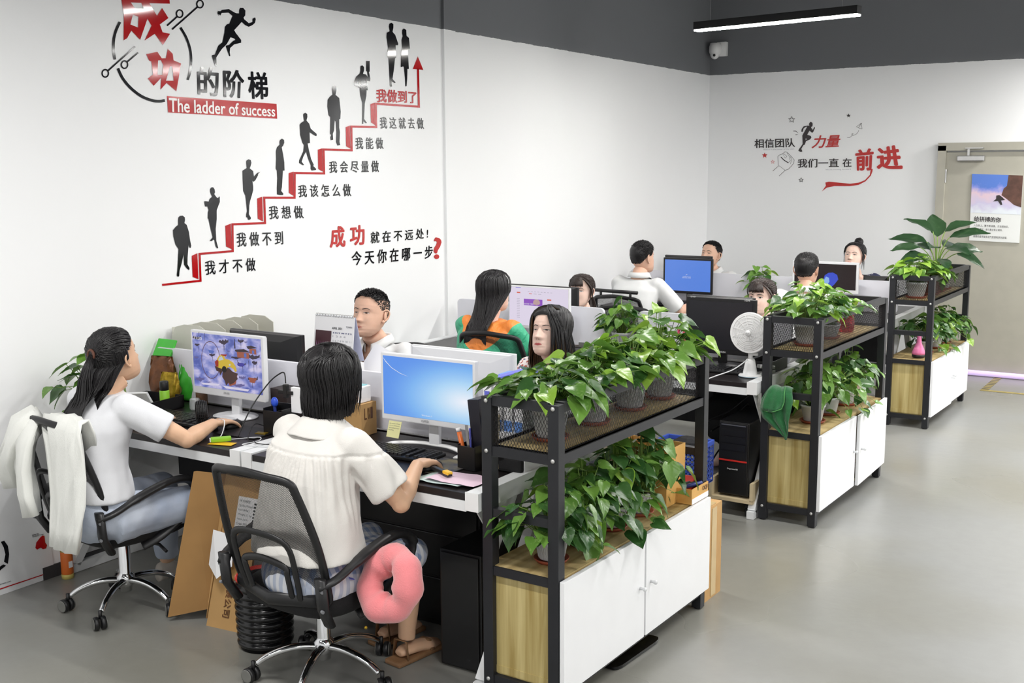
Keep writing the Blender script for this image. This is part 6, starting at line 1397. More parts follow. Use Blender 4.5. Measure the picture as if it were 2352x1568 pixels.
for v, seed, lab, kw in ((.30, 31, 'pothos in a grey pot on a terracotta saucer, nearest on the middle lower tier', dict(n=80, spread=.19, height=.26)), (.55, 32, 'pothos in a low white pot on the middle lower tier', dict(n=80, spread=.20, height=.25)), (.86, 33, 'pothos at the far end of the middle lower tier, reaching over the aisle', dict(n=80, spread=.20, height=.26, bias=(.2, .5)))):
    p = cabp(1, .16, v, zl); plant(p.x, p.y, p.z, lab, seed=seed, r=.068, h=.09, mix=(.5, .4, .1), size=(.05, .088), potm=M_potw, ribs=False, **kw)
p = cabp(2, .12, .20, zs); plant(p.x, p.y, p.z, 'pothos in a pale lattice pot at the near end of the farthest upper tier', seed=41, rim=.17, n=90, r=.075, h=.105, spread=.18, height=.20, size=(.06, .10), mix=(.5, .15, .35))
p = cabp(2, .14, .48, zs); plant(p.x, p.y, p.z, 'pothos in a brown pot in the middle of the farthest upper tier', seed=42, n=54, r=.085, h=.13, spread=.16, height=.10, size=(.05, .09), potm=M_potb, ribs=False, mix=(.6, .2, .2))
p = cabp(2, .14, .92, zs); plant(p.x, p.y, p.z, 'small pothos at the far end of the farthest upper tier', seed=43, n=44, r=.07, h=.10, spread=.14, height=.12, size=(.05, .08), ribs=False)
for v, seed, lab in ((.36, 51, 'pothos behind the pink spray bottle on the farthest lower tier'), (.66, 52, 'pothos in the middle of the farthest lower tier'), (.95, 53, 'pothos at the far end of the farthest lower tier, trailing into the aisle')):
    p = cabp(2, .16, v, zl); plant(p.x, p.y, p.z, lab, seed=seed, n=84, r=.066, h=.085, spread=.20, height=.22, mix=(.4, .55, .05), size=(.052, .09), bias=(.2, .4), ribs=False)
# the tall broad-leaved plant
p = cabp(2, .14, .70, zs); t = thing('broad_leaf_plant', 'tall plant with long drooping dark leaves on the farthest planter cabinet', 'plant', p); rnd = random.Random(9)
zt = pot(t, .075, .12, M_potb, True, False); st = MB(); st.smooth = True
for k, (a, rr, hh, L_, el) in enumerate(((1.9, .02, .30, .30, 1.1), (3.3, .08, .26, .30, .2), (-.1, .09, .30, .30, .35), (2.6, .07, .20, .26, .3), (-.7, .10, .22, .28, .1), (.6, .10, .20, .28, .0), (3.0, .04, .34, .26, .7), (4.0, .10, .16, .24, .0), (-1.5, .08, .22, .24, .3), (-.3, .16, .18, .24, -.2), (.2, .05, .34, .24, .6), (3.7, .13, .22, .24, .0), (1.2, .08, .22, .24, .2), (5.2, .12, .14, .2, -.1))):
    b = Vector((rr*math.cos(a), rr*math.sin(a), zt+hh)); d = Vector((math.cos(a), math.sin(a), el)); put_leaf(t, rnd, b, d, Vector((-math.cos(a)*el+.35, -math.sin(a)*el-.55, 1)), L_*.95, 3)
    st.tube(bez((0, 0, zt-.01), (b.x*.1, b.y*.1, zt+hh*.5), (b.x*.6, b.y*.6, zt+hh*.9), b, 6), .0035, 6)
o = st.build('stems', M_stem, t); o['kind'] = 'stuff'
plant(1.40, 5.30, .757, 'pothos in the gap between the two partitions of the middle row', seed=61, n=70, r=.07, h=.11, spread=.15, height=.22, size=(.05, .09), mix=(.6, .25, .15), group='potted pothos on the desks')
plant(1.30, 8.0, .757, 'pothos in the gap between the partitions of the farthest row', seed=62, n=46, r=.07, h=.11, spread=.17, height=.24, size=(.06, .10), mix=(.6, .1, .3), group='potted pothos on the desks')
plant(.20, 2.335, .757, 'pothos in a beige pot against the left wall behind the long-haired woman', seed=63, n=22, r=.06, h=.10, spread=.15, height=.24, size=(.07, .10), mix=(.7, .2, .1), potm=M_potlt, ribs=False, saucer=False, bias=(-1.8, .6), group='potted pothos on the desks')
# ------------------------------------------------------------ things on and around the desks
DZ = .7525
def simple(name, label, cat, loc, rz=0, group=None, rot=None): return thing(name, label, cat, loc, rz, group, rot)
def cable(label, pts, r, m, name='cable', n=8): 
    b = MB(); b.smooth = True; b.tube(crom(pts, n), r, 7); return tag(b.build(name, m), label, 'cable')
M_card = mat('kraft cardboard', (190, 150, 96), .8, var=.06, scale=6, bump=.05); M_cardd = mat('kraft cardboard inside', (168, 128, 78), .85, var=.06, scale=6)
M_kraft = mat('smooth kraft board', (214, 166, 92), .6, var=.04); M_pap = mat('white paper', (240, 240, 242), .7, var=.01); M_pinkp = mat('pink paper', (228, 200, 216), .7, var=.02); M_mint = mat('mint paper', (206, 226, 222), .7, var=.02)
M_navy = mat('navy folder plastic', (40, 56, 124), .4, var=.04); M_lblue = mat('light blue plastic', (98, 150, 226), .35, var=.03); M_bblue = mat('violet blue card', (104, 110, 214), .45, var=.03)
M_clear = mat('clear film', (230, 234, 236), .15, alpha=.35, spec=.8, var=.02); M_org = mat('grey-beige organizer plastic', (206, 205, 194), .45, var=.02)
M_lime = mat('lime green plastic', (140, 200, 50), .35, var=.04); M_grn = mat('bright green plastic', (70, 190, 60), .35, var=.05); M_gold = mat('golden foil', (176, 146, 40), .3, .6, var=.2, scale=30, bump=.4, bscale=40); M_bronze = mat('brown snack film', (120, 72, 36), .3, .2, var=.25, scale=20, bump=.4, bscale=30)
M_yel = mat('yellow plastic', (240, 190, 40), .4, var=.03); M_cyan = mat('pale cyan card', (150, 206, 214), .5, var=.02); M_rd = mat('red plastic', (206, 48, 40), .35, var=.04); M_neon = mat('neon yellow note', (226, 236, 60), .6, var=.01)
M_cwht = mat('white cable', (226, 228, 230), .4, var=.01); M_orng = mat('orange label', (220, 110, 40), .4, var=.05)
M_towel = mat('green microfibre', (32, 110, 58), .95, var=.12, scale=40, bump=.5, bscale=350, sheen=.4); M_pinkf = mat('pink plush', (238, 138, 142), .95, var=.06, scale=12, bump=.35, bscale=220, sheen=.6)
M_jack = mat('white ribbed jacket', (236, 237, 232), .85, var=.02, bump=.25, bscale=200, stretch=(3, 3, .3)); M_logw = mat('birch board', (206, 188, 152), .6, var=.06, scale=10)
# file organizer against the wall
t = simple('file_organizer', 'grey-beige four-slot file organizer behind the floating-island monitor', 'organizer', (.215, 2.96, DZ), .02)
def side_shape(x, L_=.42, h0=.26, h1=.36): return [(x, 0, 0), (x, 0, h0), (x, L_*.3, h1*.93), (x, L_*.5, h1), (x, L_, h1), (x, L_, 0)]
for k in range(5):
    prof = [(0, 0), (0, .30), (.03, .345), (.09, .36), (.20, .36), (.26, .33), (.26, 0)]
    b = MB().prism([(-.19+y, .115*k, z) for y, z in prof], (0, .004, 0)); b.build('divider', M_org, t)
MB().box((-.06, .232, .003), (.26, .46, .006)).build('tray_base', M_org, t); MB().box((-.188, .232, .17), (.004, .46, .34)).build('back_wall', M_org, t)
# snacks and jars beside the wall
def bag(name, label, cat, loc, w, d, h, m, rz=0, seed=0, crimp=None):
    t = simple(name, label, cat, loc, rz); b = MB(); b.smooth = True; rings = []
    for j in range(11):
        q = j/10; ww = w/2*(.82+.2*math.sin(PI*q)); dd = d/2*max(.04, math.sin(PI*min(1, q*.55+.42)) if q > .2 else .75+q)
        rings.append([Vector((ww*(abs(math.cos(a))**.6)*(1 if math.cos(a) > 0 else -1), dd*math.sin(a), h*q+.003))+Vector((noise.noise(Vector((a*2, q*6, seed)))*.012, noise.noise(Vector((a*3, q*5, seed+9)))*.014, 0)) for a in [2*PI*i/28 for i in range(28)]])
    b.loft(rings); b.build('pouch', m, t)
    if crimp: MB().box((0, 0, h+.006), (w*.8, .004, .018)).build('seal', crimp, t)
    return t
bag('snack_bag', 'brown snack pouch leaning by the wall beside the ponytailed head', 'bag', (.13, 2.80, DZ), .15, .07, .22, M_bronze, .2, 1)
bag('snack_bag', 'crinkled golden foil pouch left of the green bag', 'bag', (.25, 2.74, DZ), .10, .06, .16, M_gold, .3, 2)
bag('snack_bag', 'bright green snack pouch by the lime spray can', 'bag', (.235, 2.87, DZ), .10, .07, .19, M_grn, .3, 3, M_grn)
bag('plastic_bag', 'clear plastic bag holding small things under a neon note', 'bag', (.38, 2.96, DZ), .18, .12, .20, M_clear, .1, 4)
tag(MB().box((.08, 2.86, 1.0), (.13, .012, .10), rot=Rx(-.5), bev=.004).build('green_sponge_pack', M_grn), 'green-edged pack standing above the snack pouches', 'pack')
t = simple('sticky_note', 'neon yellow note stuck on the clear bag', 'note', (.335, 2.885, .955), .1, rot=(-.35, 0, .15)); MB().box((0, 0, 0), (.075, .0015, .05)).build('sheet', M_neon, t)
text_on('lettering', '小心轻放', [Vector((-.03, -.0015, .018)), Vector((.03, -.0015, .018)), Vector((.03, -.0015, .002)), Vector((-.03, -.0015, .002))], M_pb, .01, parent=t)
t = simple('pencil_cup', 'clear cup with brown pencils behind the snack pouches', 'cup', (.18, 2.98, DZ)); b = MB(); b.smooth = True; b.lathe([(0, 0), (.034, 0), (.036, .12), (.034, .12), (.032, .004), (0, .004)]); b.build('cup', M_clear, t)
for k in range(5): MB().cyl((.01*math.cos(k), .01*math.sin(k), .01), (.025*math.cos(k*1.7), .02*math.sin(k*1.7), .27), .0038, 6).build('pencil', M_bronze, t)
tag(MB().prism([(.20, 3.0, .98), (.31, 3.02, .95), (.32, 3.03, 1.02), (.24, 3.02, 1.05)], (0, .003, 0)).build('face_mask', M_cyan), 'pale blue paper mask on top of the clear bag', 'mask')
t = simple('jar', 'small jar with a red lid left of the floating-island monitor', 'jar', (.40, 2.80, DZ)); b = MB(); b.smooth = True; b.lathe([(0, 0), (.026, 0), (.028, .01), (.028, .09), (.022, .10), (0, .10)]); b.build('body', mat('amber glass', (120, 84, 52), .15, alpha=.8), t)
b = MB(); b.smooth = True; b.lathe([(.027, .098), (.028, .10), (.028, .122), (.025, .125), (0, .125)]); b.build('lid', M_rd, t)
t = simple('glass_jar', 'little clear jar on the desk under the floating-island monitor', 'jar', (.43, 2.73, DZ)); b = MB(); b.smooth = True; b.lathe([(0, 0), (.024, 0), (.026, .01), (.024, .05), (.02, .055), (0, .056)]); b.build('body', M_clear, t)
t = simple('spray_can', 'lime green spray can with a black cap beside the black letter tray', 'spray can', (.325, 2.64, DZ)); b = MB(); b.smooth = True; b.lathe([(0, 0), (.022, 0), (.023, .004), (.023, .095), (.019, .10), (0, .10)]); b.build('body', M_lime, t)
b = MB(); b.smooth = True; b.lathe([(.020, .098), (.021, .10), (.021, .138), (.018, .142), (0, .142)]); b.build('cap', M_blk, t)
t = simple('letter_tray', 'black letter tray with papers at the left wall', 'tray', (.235, 2.60, DZ), .1); 
for q in ((0, 0, .003, .24, .26, .006), (-.118, 0, .03, .004, .26, .06), (.118, 0, .03, .004, .26, .06), (0, .128, .03, .24, .004, .06)): MB().box(q[:3], q[3:]).build('panel', M_blk, t)
tag(MB().box((.22, 2.56, .80), (.18, .012, .10), rot=Rx(.5) @ Rz(.2)).build('open_book', M_pap), 'white open booklet leaning in the black letter tray', 'book')
tag(MB().box((.96, 2.80, DZ+.075), (.10, .10, .15), bev=.003).build('black_box', M_cardd if False else mat('dark brown box', (44, 32, 32), .5)), 'dark brown box right of the floating-island monitor', 'box')
# clip fan on the desk by the wrist
t = simple('clip_fan', 'small black round desk fan by the wrist of the woman at the wall', 'fan', (.80, 2.44, .835), rot=(0, 0, .9)); b = MB(); b.smooth = True
Rf = Ry(PI/2) @ Rx(.0)
for k in range(7): 
    z = -.022+.044*k/6; rr = .052*math.sqrt(max(.1, 1-(z/.034)**2*.55)); b.tube([Rf @ Vector((rr*math.cos(2*PI*i/24), rr*math.sin(2*PI*i/24), z)) for i in range(24)], .0022, 5, closed=True)
for k in range(24):
    a = 2*PI*k/24; b.tube([Rf @ Vector((.02*math.cos(a), .02*math.sin(a), .026)), Rf @ Vector((.046*math.cos(a), .046*math.sin(a), .022)), Rf @ Vector((.053*math.cos(a), .053*math.sin(a), 0)), Rf @ Vector((.046*math.cos(a), .046*math.sin(a), -.022))], .0014, 4)
b.build('cage', M_blk, t); b = MB(); b.smooth = True; b.lathe([(0, -.02), (.03, -.018), (.034, 0), (.024, .02), (0, .024)], rot=Rf, n=20); b.build('motor', M_blk, t)
b = MB(); b.smooth = True; b.tube([(.0, 0, -.045), (.01, 0, -.065), (.03, 0, -.074)], .007, 8); b.box((.03, 0, -.077), (.075, .03, .010), bev=.003); b.build('clip', M_blk, t)
cable('white charging cable looping from the small black fan to the green power bank', [(.85, 2.47, .80), (.93, 2.45, .81), (.96, 2.40, .757), (.97, 2.34, .756), (1.0, 2.345, .756)], .0022, M_cwht)
cable('white cable curling from the green power bank to the desk edge', [(1.04, 2.37, .757), (1.07, 2.42, .756), (1.12, 2.47, .756), (1.16, 2.42, .756), (1.15, 2.34, .757), (1.21, 2.33, .762), (1.30, 2.36, .76)], .002, M_cwht)
t = simple('power_bank', 'lime green power bank on an orange card', 'power bank', (1.03, 2.335, DZ+.0015), .9); MB().box((0, 0, .011), (.085, .03, .020), bev=.006).build('case', M_lime, t); MB().box((-.044, 0, .011), (.004, .024, .014), bev=.001).build('end', M_pap, t)
tag(MB().box((1.055, 2.318, DZ+.0004), (.11, .05, .0012), rot=Rz(.3)).build('card', M_yel), 'orange card under the green power bank', 'card')
tag(MB().box((1.00, 2.52, DZ+.001), (.22, .17, .003), rot=Rz(.05)).build('mouse_mat', M_blk), 'black mouse mat right of the left keyboard', 'mouse mat')
tag(MB().box((1.07, 2.53, DZ+.004), (.05, .03, .003), rot=Rz(.3)).build('sachet', M_gold), 'gold sachet on the black mouse mat', 'sachet')
t = simple('pen_holder', 'black leather pen box with a blue pen between the two desks', 'pen holder', (1.115, 2.60, DZ), .02)
for q in ((0, -.045, .05, .11, .005, .10), (0, .045, .06, .11, .005, .12), (-.053, 0, .055, .005, .09, .11), (.053, 0, .055, .005, .09, .11), (0, 0, .004, .11, .09, .006), (.0, 0, .05, .004, .09, .09)): MB().box(q[:3], q[3:]).build('panel', M_blk, t)
MB().cyl((-.02, .0, .01), (-.035, .0, .14), .007, 10).build('pen', M_navy, t)
b = MB(); b.smooth = True; b.ball((-.03, 0, .13), (.018, .014, .022)); b.build('blue_clip', mat('bright blue plastic', (50, 90, 220), .35), t)
tag(MB().box((1.20, 2.62, .90), (.055, .02, .11), bev=.002).build('small_box', M_pap), 'small white box standing in the black pen box', 'box')
cable('black gooseneck cable arching over the desk to a small hub', [(1.04, 2.42, .757), (1.02, 2.52, .86), (1.05, 2.60, .96), (1.10, 2.62, 1.005), (1.13, 2.62, 1.01), (1.145, 2.61, .97)], .003, M_blk)
cable('black cable lying in loops beside the pen box', [(1.02, 2.62, .757), (1.06, 2.50, .80), (1.10, 2.42, .757), (1.16, 2.40, .757), (1.22, 2.36, .765), (1.30, 2.38, .765)], .0022, M_blk)
t = simple('usb_hub', 'small black four-way plug hub above the pen box', 'hub', (1.145, 2.61, .935)); MB().box((0, 0, 0), (.02, .02, .06), bev=.003).build('body', M_blk, t)
for s in (-1, 1): MB().box((s*.025, 0, -.005), (.035, .016, .016), bev=.003).build('arm', M_blk, t); 
tag(MB().box((1.345, 2.73, .90), (.02, .10, .30), rot=Ry(.22), bev=.003).build('black_binder', M_blk), 'black file leaning behind the bobbed head', 'file')
# desk calendar, sheets, carton
t = simple('desk_calendar', 'white desk calendar with a bridge picture, beside the reading man', 'calendar', (.885, 3.20, .955), .02); w = .125
MB().prism([(-w, 0, 0), (w, 0, 0), (w, .03, .22), (-w, .03, .22)], (0, .0015, 0)).build('page', M_pap, t); MB().prism([(-w, .09, 0), (w, .09, 0), (w, .035, .22), (-w, .035, .22)], (0, .0015, 0)).build('back_board', mat('pale lilac card', (196, 200, 226), .6), t)
def cq(u0, v0, u1, v1, d=.002): return [Vector((-w+2*w*u, .03*(1-v)-d, .22*(1-v))) for u, v in ((u0, v0), (u1, v0), (u1, v1), (u0, v1))]
MB().add(cq(.04, .33, .44, .9), [(0, 1, 2, 3)]).build('printed_night', mat('print plum', (70, 36, 44), .5), t)
for k in range(6): MB().add([cq(.06+k*.06, .9, .1+k*.06, .91, .0025)[3], cq(.06+k*.06, .9, .1+k*.06, .91, .0025)[2], cq(.08+k*.055, .55, .085+k*.055, .56, .0025)[0]], [(0, 1, 2)]).build('printed_bridge', mat('print violet', (190, 130, 190), .5), t)
MB().add(cq(.04, .78, .44, .86, .003), [(0, 1, 2, 3)]).build('printed_lights', mat('print orange', (220, 130, 70), .5), t)
text_on('lettering', 'APRIL 2021', cq(.45, .24, .70, .29), M_sg, .01, parent=t)
for r_ in range(5): text_on('lettering', ['1 2 3 4', '5 6 7 8 9 10 11', '12 13 14 15 16 17 18', '19 20 21 22 23 24 25', '26 27 28 29 30'][r_], cq(.48, .42+r_*.1, .95 if r_ else .8, .46+r_*.1), M_grey2, .0, parent=t)
text_on('lettering', 'S M T W T F S', cq(.48, .35, .95, .38), M_navy, .02, parent=t); text_on('lettering', 'TOWIN', cq(.80, .2, .95, .24), M_grey2, .01, parent=t)
b = MB()
for k in range(24): b.tube([(-w+.01+k*.01, .03+.007*math.cos(q), .222+.007*math.sin(q)) for q in [2*PI*i/8 for i in range(8)]], .0009, 4, closed=True)
k = b.build('wire_binding', M_blk, t); k['kind'] = 'stuff'
tag(MB().box((.885, 3.22, .85), (.22, .18, .19), bev=.004).build('box_stack', M_pap), 'white box carrying the desk calendar', 'box')
t = simple('paper_sheet', 'white sheet held up by the man behind the partition', 'paper', (1.02, 3.38, .90), rot=(-.55, .30, -.1)); MB().box((0, 0, 0), (.20, .002, .22)).build('sheet', M_pap, t)
t = simple('tissue_box', 'white and pale blue box on the brown carton behind the bob', 'box', (1.43, 2.76, .894)); MB().box((0, 0, .035), (.07, .07, .07), bev=.004).build('box', M_pap, t); MB().box((.0, .0, .0715), (.05, .05, .004)).build('lid', M_cyan, t)
t = simple('small_carton', 'brown carton standing behind the bobbed woman', 'box', (1.42, 2.76, DZ)); MB().box((0, 0, .07), (.12, .10, .14)).build('box', M_card, t)
for k, s in enumerate(('L', 'VX', 'I')): text_on('printed_mark', s, [Vector((.0601, -.03+k*.02, .12)), Vector((.0601, -.015+k*.02, .12)), Vector((.0601, -.015+k*.02, .07)), Vector((.0601, -.03+k*.02, .07))], M_bronze, .01, parent=t)
# right end of the near desk
t = simple('pen_holder', 'black pen box with pens and a steel ruler in front of the black book', 'pen holder', (2.165, 2.545, DZ), -.1)
for q in ((0, -.033, .045, .085, .004, .09), (0, .033, .05, .085, .004, .10), (-.042, 0, .047, .004, .066, .095), (.042, 0, .047, .004, .066, .095), (0, 0, .003, .085, .066, .005)): MB().box(q[:3], q[3:]).build('panel', M_blk, t)
b = MB(); b.smooth = True; b.cyl((-.02, -.01, .01), (-.055, -.01, .135), .0095, 12); b.build('pen', M_orng, t); b = MB(); b.smooth = True; b.cyl((-.056, -.01, .138), (-.060, -.01, .15), .0105, 12); b.build('pen_cap', M_pap, t)
MB().cyl((0, 0, .01), (-.018, .01, .15), .004, 8).build('pen', M_bblue, t); MB().box((.0, -.02, .085), (.012, .002, .17), rot=Ry(-.12)).build('ruler', M_steel, t)
tag(MB().box((2.175, 2.66, .885), (.05, .20, .26), rot=Ry(-.12) @ Rx(.0), bev=.003).build('black_book', mat('black book cover', (22, 22, 34), .4)), 'thick black book standing right of the blue screen', 'book')
for k in range(4): tag(MB().box((2.225+k*.013, 2.58, .86), (.006, .05, .20), rot=Ry(-.1)).build('wooden_folder', M_logw), ('leftmost', 'second', 'third', 'rightmost')[k]+' of the four thin wooden folders by the black book', 'folder', 'wooden folders by the black book')
t = simple('binder_row', '', None, (0, 0, 0)) if False else None
for k in range(4):
    tt = simple('file_box', ('leftmost', 'second', 'third', 'rightmost')[k]+' of the four white and blue files behind the near planter cabinet', 'file', (2.20+k*.047, 2.60, .90), -.02, 'white and blue files')
    MB().box((0, .13, .09), (.038, .26, .19), bev=.002).build('case', M_pap, tt); MB().box((0, .13, .187), (.034, .255, .006)).build('blue_top', M_bblue, tt)
    MB().box((0, -.0015, .13), (.022, .003, .03)).build('spine_label', M_bblue, tt); MB().box((0, -.0012, .02), (.034, .003, .04)).build('spine_foot', M_lblue, tt)
tag(MB().box((2.27, 2.73, .827), (.22, .30, .145), bev=.003).build('file_stand', M_pap), 'white stand under the row of white and blue files', 'stand')
t = simple('document_case', 'dark blue document case between the floral woman and the files', 'case', (2.14, 2.96, DZ), .05); MB().box((0, 0, .145), (.20, .10, .29), bev=.003).build('box', M_navy, t); MB().box((0, 0, .293), (.19, .09, .004)).build('rim', M_lblue, t)
t = simple('blue_folder', 'light blue folder lying on top beside the pothos', 'folder', (2.20, 3.16, .99), rot=(.15, -.25, .3)); MB().box((0, 0, 0), (.22, .16, .012), bev=.003).build('cover', M_lblue, t); MB().box((0, 0, .012), (.2, .14, .006)).build('pages', M_pap, t)
tag(MB().box((2.20, 3.17, .865), (.2, .2, .22), bev=.003).build('paper_box', M_pap), 'white box carrying the light blue folder', 'box')
def sheet(label, P, m, name='paper_sheet', z=DZ+.001):
    b = MB(); nx, ny = 8, 6; A, B_, C_, D_ = [Vector((*p, z)) for p in P]; V = []
    for j in range(ny+1):
        for i in range(nx+1):
            u, v = i/nx, j/ny; p = A.lerp(B_, u).lerp(D_.lerp(C_, u), v); V.append(p+Vector((0, 0, .002+abs(noise.noise(p*14+Vector((z*900, 0, 0))))*.010)))
    b.smooth = True; b.add(V, [(j*(nx+1)+i, j*(nx+1)+i+1, (j+1)*(nx+1)+i+1, (j+1)*(nx+1)+i) for j in range(ny) for i in range(nx)]); o = b.build(name, m, fixn=False); return tag(o, label, 'paper')
sheet('mint green sheet under the pink one by the elbow', [(2.07, 2.29), (2.28, 2.285), (2.30, 2.42), (2.08, 2.41)], M_mint, z=DZ); sheet('crumpled pink sheet at the right end of the near desk', [(2.12, 2.30), (2.34, 2.30), (2.35, 2.44), (2.12, 2.43)], M_pinkp, z=DZ+.008)
t = simple('utility_knife', 'black and yellow utility knife on the pink sheet', 'knife', (2.145, 2.375, DZ+.024), -.42); MB().box((0, 0, 0), (.13, .02, .014), bev=.004).build('handle', M_blk, t); MB().box((.045, 0, .005), (.04, .022, .012), bev=.003).build('slider', M_yel, t)
tag(MB().box((2.06, 2.50, DZ+.001), (.17, .20, .003), rot=Rz(-.1)).build('mouse_mat', mat('printed mouse mat', (70, 70, 82), .5, rgb2=(130, 120, 90), scale=14)), 'patterned mouse mat under the hand of the bobbed woman', 'mouse mat')
t = simple('handbag', 'flat black bag with a gold buckle at the end of the near desk', 'bag', (2.29, 2.66, DZ), .0); MB().box((0, 0, .03), (.17, .20, .06), bev=.012).build('bag', M_cush, t)
b = MB(); b.smooth = True; b.tube([(.0, -.075, .064), (.05, -.072, .064), (.05, -.045, .064), (.0, -.048, .064)], .0025, 6, closed=True); b.tube([(-.05, -.06, .064), (.0, -.06, .066)], .003, 6); b.build('buckle', mat('gold metal', (214, 186, 90), .25, .9), t)
tag(MB().box((2.255, 2.565, DZ+.064), (.075, .05, .003), rot=Rz(.2)).build('sticky_note', M_note), 'pale yellow note on the flat black bag', 'note')
# things on the lower tier of the near cabinet
t = simple('kraft_box', 'open kraft box at the far end of the near cabinet', 'box', cabp(0, .105, 1.03, .5015), CABS[0][2])
for q in ((0, -.085, .12, .25, .004, .24), (0, .085, .12, .25, .004, .24), (-.124, 0, .12, .004, .17, .24), (.124, 0, .12, .004, .17, .24), (0, 0, .003, .25, .17, .005)): MB().box(q[:3], q[3:]).build('panel', M_kraft, t)
MB().box((.105, -.088, .2), (.03, .02, .06), rot=Rz(.3)).build('flap', M_kraft, t)
t = simple('stationery_box', 'low kraft box of red and black markers above the far white door', 'box', cabp(0, .215, 1.12, .5015), CABS[0][2])
for q in ((0, -.08, .032, .17, .004, .064), (0, .08, .032, .17, .004, .064), (-.083, 0, .032, .004, .16, .064), (.083, 0, .032, .004, .16, .064), (0, 0, .003, .17, .16, .005)): MB().box(q[:3], q[3:]).build('panel', M_kraft, t)
MB().box((.0857, .0, .012), (.002, .162, .022)).build('white_band', M_pap, t)
text_on('lettering', 'OQI', [Vector((.0865, .02, .056)), Vector((.0865, .07, .056)), Vector((.0865, .07, .034)), Vector((.0865, .02, .034))], M_bronze, .02, parent=t)
rr_ = simple('red_case', 'red plastic case sticking out of the low kraft box', 'case', cabp(0, .205, 1.15, .535), .1); MB().box((0, 0, .02), (.10, .07, .04), rot=Rx(.3), bev=.003).build('case', M_rd, rr_)
for k, m_ in enumerate((M_blk, M_blk, M_navy)): b = MB(); b.smooth = True; q = cabp(0, .20+.02*k, 1.07+.015*k, .555); b.cyl(q, q+Vector((.05, .06, .012)), .009, 10); tag(b.build('marker', m_), ('black marker nearest the yellow tape in the low kraft box', 'black marker lying between two others in the low kraft box', 'navy marker at the aisle side of the low kraft box')[k], 'marker', 'dark markers in the low kraft box')
t = simple('tape_roll', 'wide roll of yellow tape standing in the low kraft box', 'tape', cabp(0, .16, 1.07, .545), rot=(PI/2, 0, .9)); b = MB(); b.smooth = True; b.lathe([(.028, -.022), (.045, -.022), (.045, .022), (.028, .022), (.028, -.022)], n=28); b.build('roll', mat('pale yellow tape', (240, 226, 110), .2), t)
t = simple('pink_bottle', 'pink bottle behind the foliage of the near lower tier', 'bottle', cabp(0, .06, .80, .5015)); b = MB(); b.smooth = True; b.lathe([(0, 0), (.03, 0), (.032, .02), (.03, .14), (.012, .16), (.012, .18), (0, .18)]); b.build('body', mat('pink translucent plastic', (222, 150, 200), .3), t)
tag(MB().box(cabp(0, .03, .70, .60), (.06, .02, .19), rot=Rz(.4)).build('cyan_tag', M_cyan), 'pale cyan card behind the foliage of the near lower tier', 'card'); 
t = simple('patterned_pouch', 'white pouch with red pattern behind the lower foliage', 'pouch', cabp(0, .03, .50, .5015)); MB().box((0, 0, .09), (.03, .12, .18), bev=.01).build('pouch', C_floral, t)
tag(MB().box(cabp(0, .06, 1.12, 1.0), (.10, .01, .14), rot=Rz(.2)).build('printed_card', M_blk), 'black card with white print at the far end of the near upper tier', 'card')
# the aisle side of the near cabinet
t = simple('black_base_plate', 'glossy black flat base plate on the floor under the near cabinet', 'plate', (2.675, 2.88, 0), -.06)
b = MB(); b.smooth = False; b.prism([(p[0], p[2]*2.6, .003) for p in rrect(-.045, .045, -.066, .066, .02, 0)], (0, 0, .012)); b.build('plate', mat('glossy black plastic', (12, 12, 14), .12), t)
t = simple('carton', 'tall taped brown carton behind the far end of the near cabinet', 'box', (2.62, 3.60, 0), -.02); MB().box((0, 0, .21), (.20, .17, .42)).build('box', M_card, t); MB().box((0, 0, .423), (.19, .06, .004)).build('tape', mat('glossy tape', (204, 178, 130), .15), t); MB().box((.101, .0, .21), (.003, .05, .40)).build('tape', mat('glossy tape', (204, 178, 130), .15), t)
t = simple('flat_carton', 'thin brown carton edge left of the near cabinet under the desk', 'box', (2.27, 2.62, 0)); MB().box((0, 0, .13), (.08, .30, .26)).build('box', M_card, t)
# floor by the chairs
t = simple('unfolded_carton', 'unfolded brown carton leaning upright between the two near chairs', 'box', (1.08, 2.22, 0), .05)
b = MB().prism([(-.03, -.03, .0), (.16, -.02, -.0), (.20, .10, .62), (.02, .10, .62)], (.0, .012, 0)); b.build('front_panel', M_card, t)
b = MB().prism([(-.20, -.08, .02), (-.06, .02, .05), (-.02, .10, .62), (-.11, .02, .64)], (.006, .012, 0)); b.build('side_flap', M_cardd, t)
b = MB().prism([(-.06, .02, .04), (-.03, -.03, .03), (.02, .10, .62), (-.02, .11, .62)], (.0, .012, 0)); b.build('fold_panel', M_card, t)
def fq(u0, v0, u1, v1, d=.002):
    A, B_, C_, D_ = Vector((.02, .10, .62)), Vector((.20, .10, .62)), Vector((.16, -.02, 0)), Vector((-.03, -.03, 0)); out = []
    for u, v in ((u0, v0), (u1, v0), (u1, v1), (u0, v1)): out.append(A.lerp(B_, u).lerp(D_.lerp(C_, u), v)+Vector((0, -d, 0)))
    return out
MB().add(fq(.35, .12, .95, .36), [(0, 1, 2, 3)]).build('shipping_label', M_pap, t)
for k in range(7): text_on('lettering', ('HK EXPRESS', 'To: No.14 Road', 'Room 1204 Bldg 3', 'Weight 2.5 kg', 'Item: parts', 'Order 2021-04', 'Service std')[k], fq(.4, .14+k*.03, .8 if k % 2 else .72, .155+k*.03, .003), M_sg, .0, parent=t)
for k in range(6): MB().add(fq(.84, .15+k*.022, .92, .162+k*.022, .003), [(0, 1, 2, 3)]).build('bar_mark', M_pb, t)
text_on('lettering', '包裹公司', [fq(.40, .66, .60, .92)[i] for i in (1, 2, 3, 0)], M_bronze, .01, parent=t)
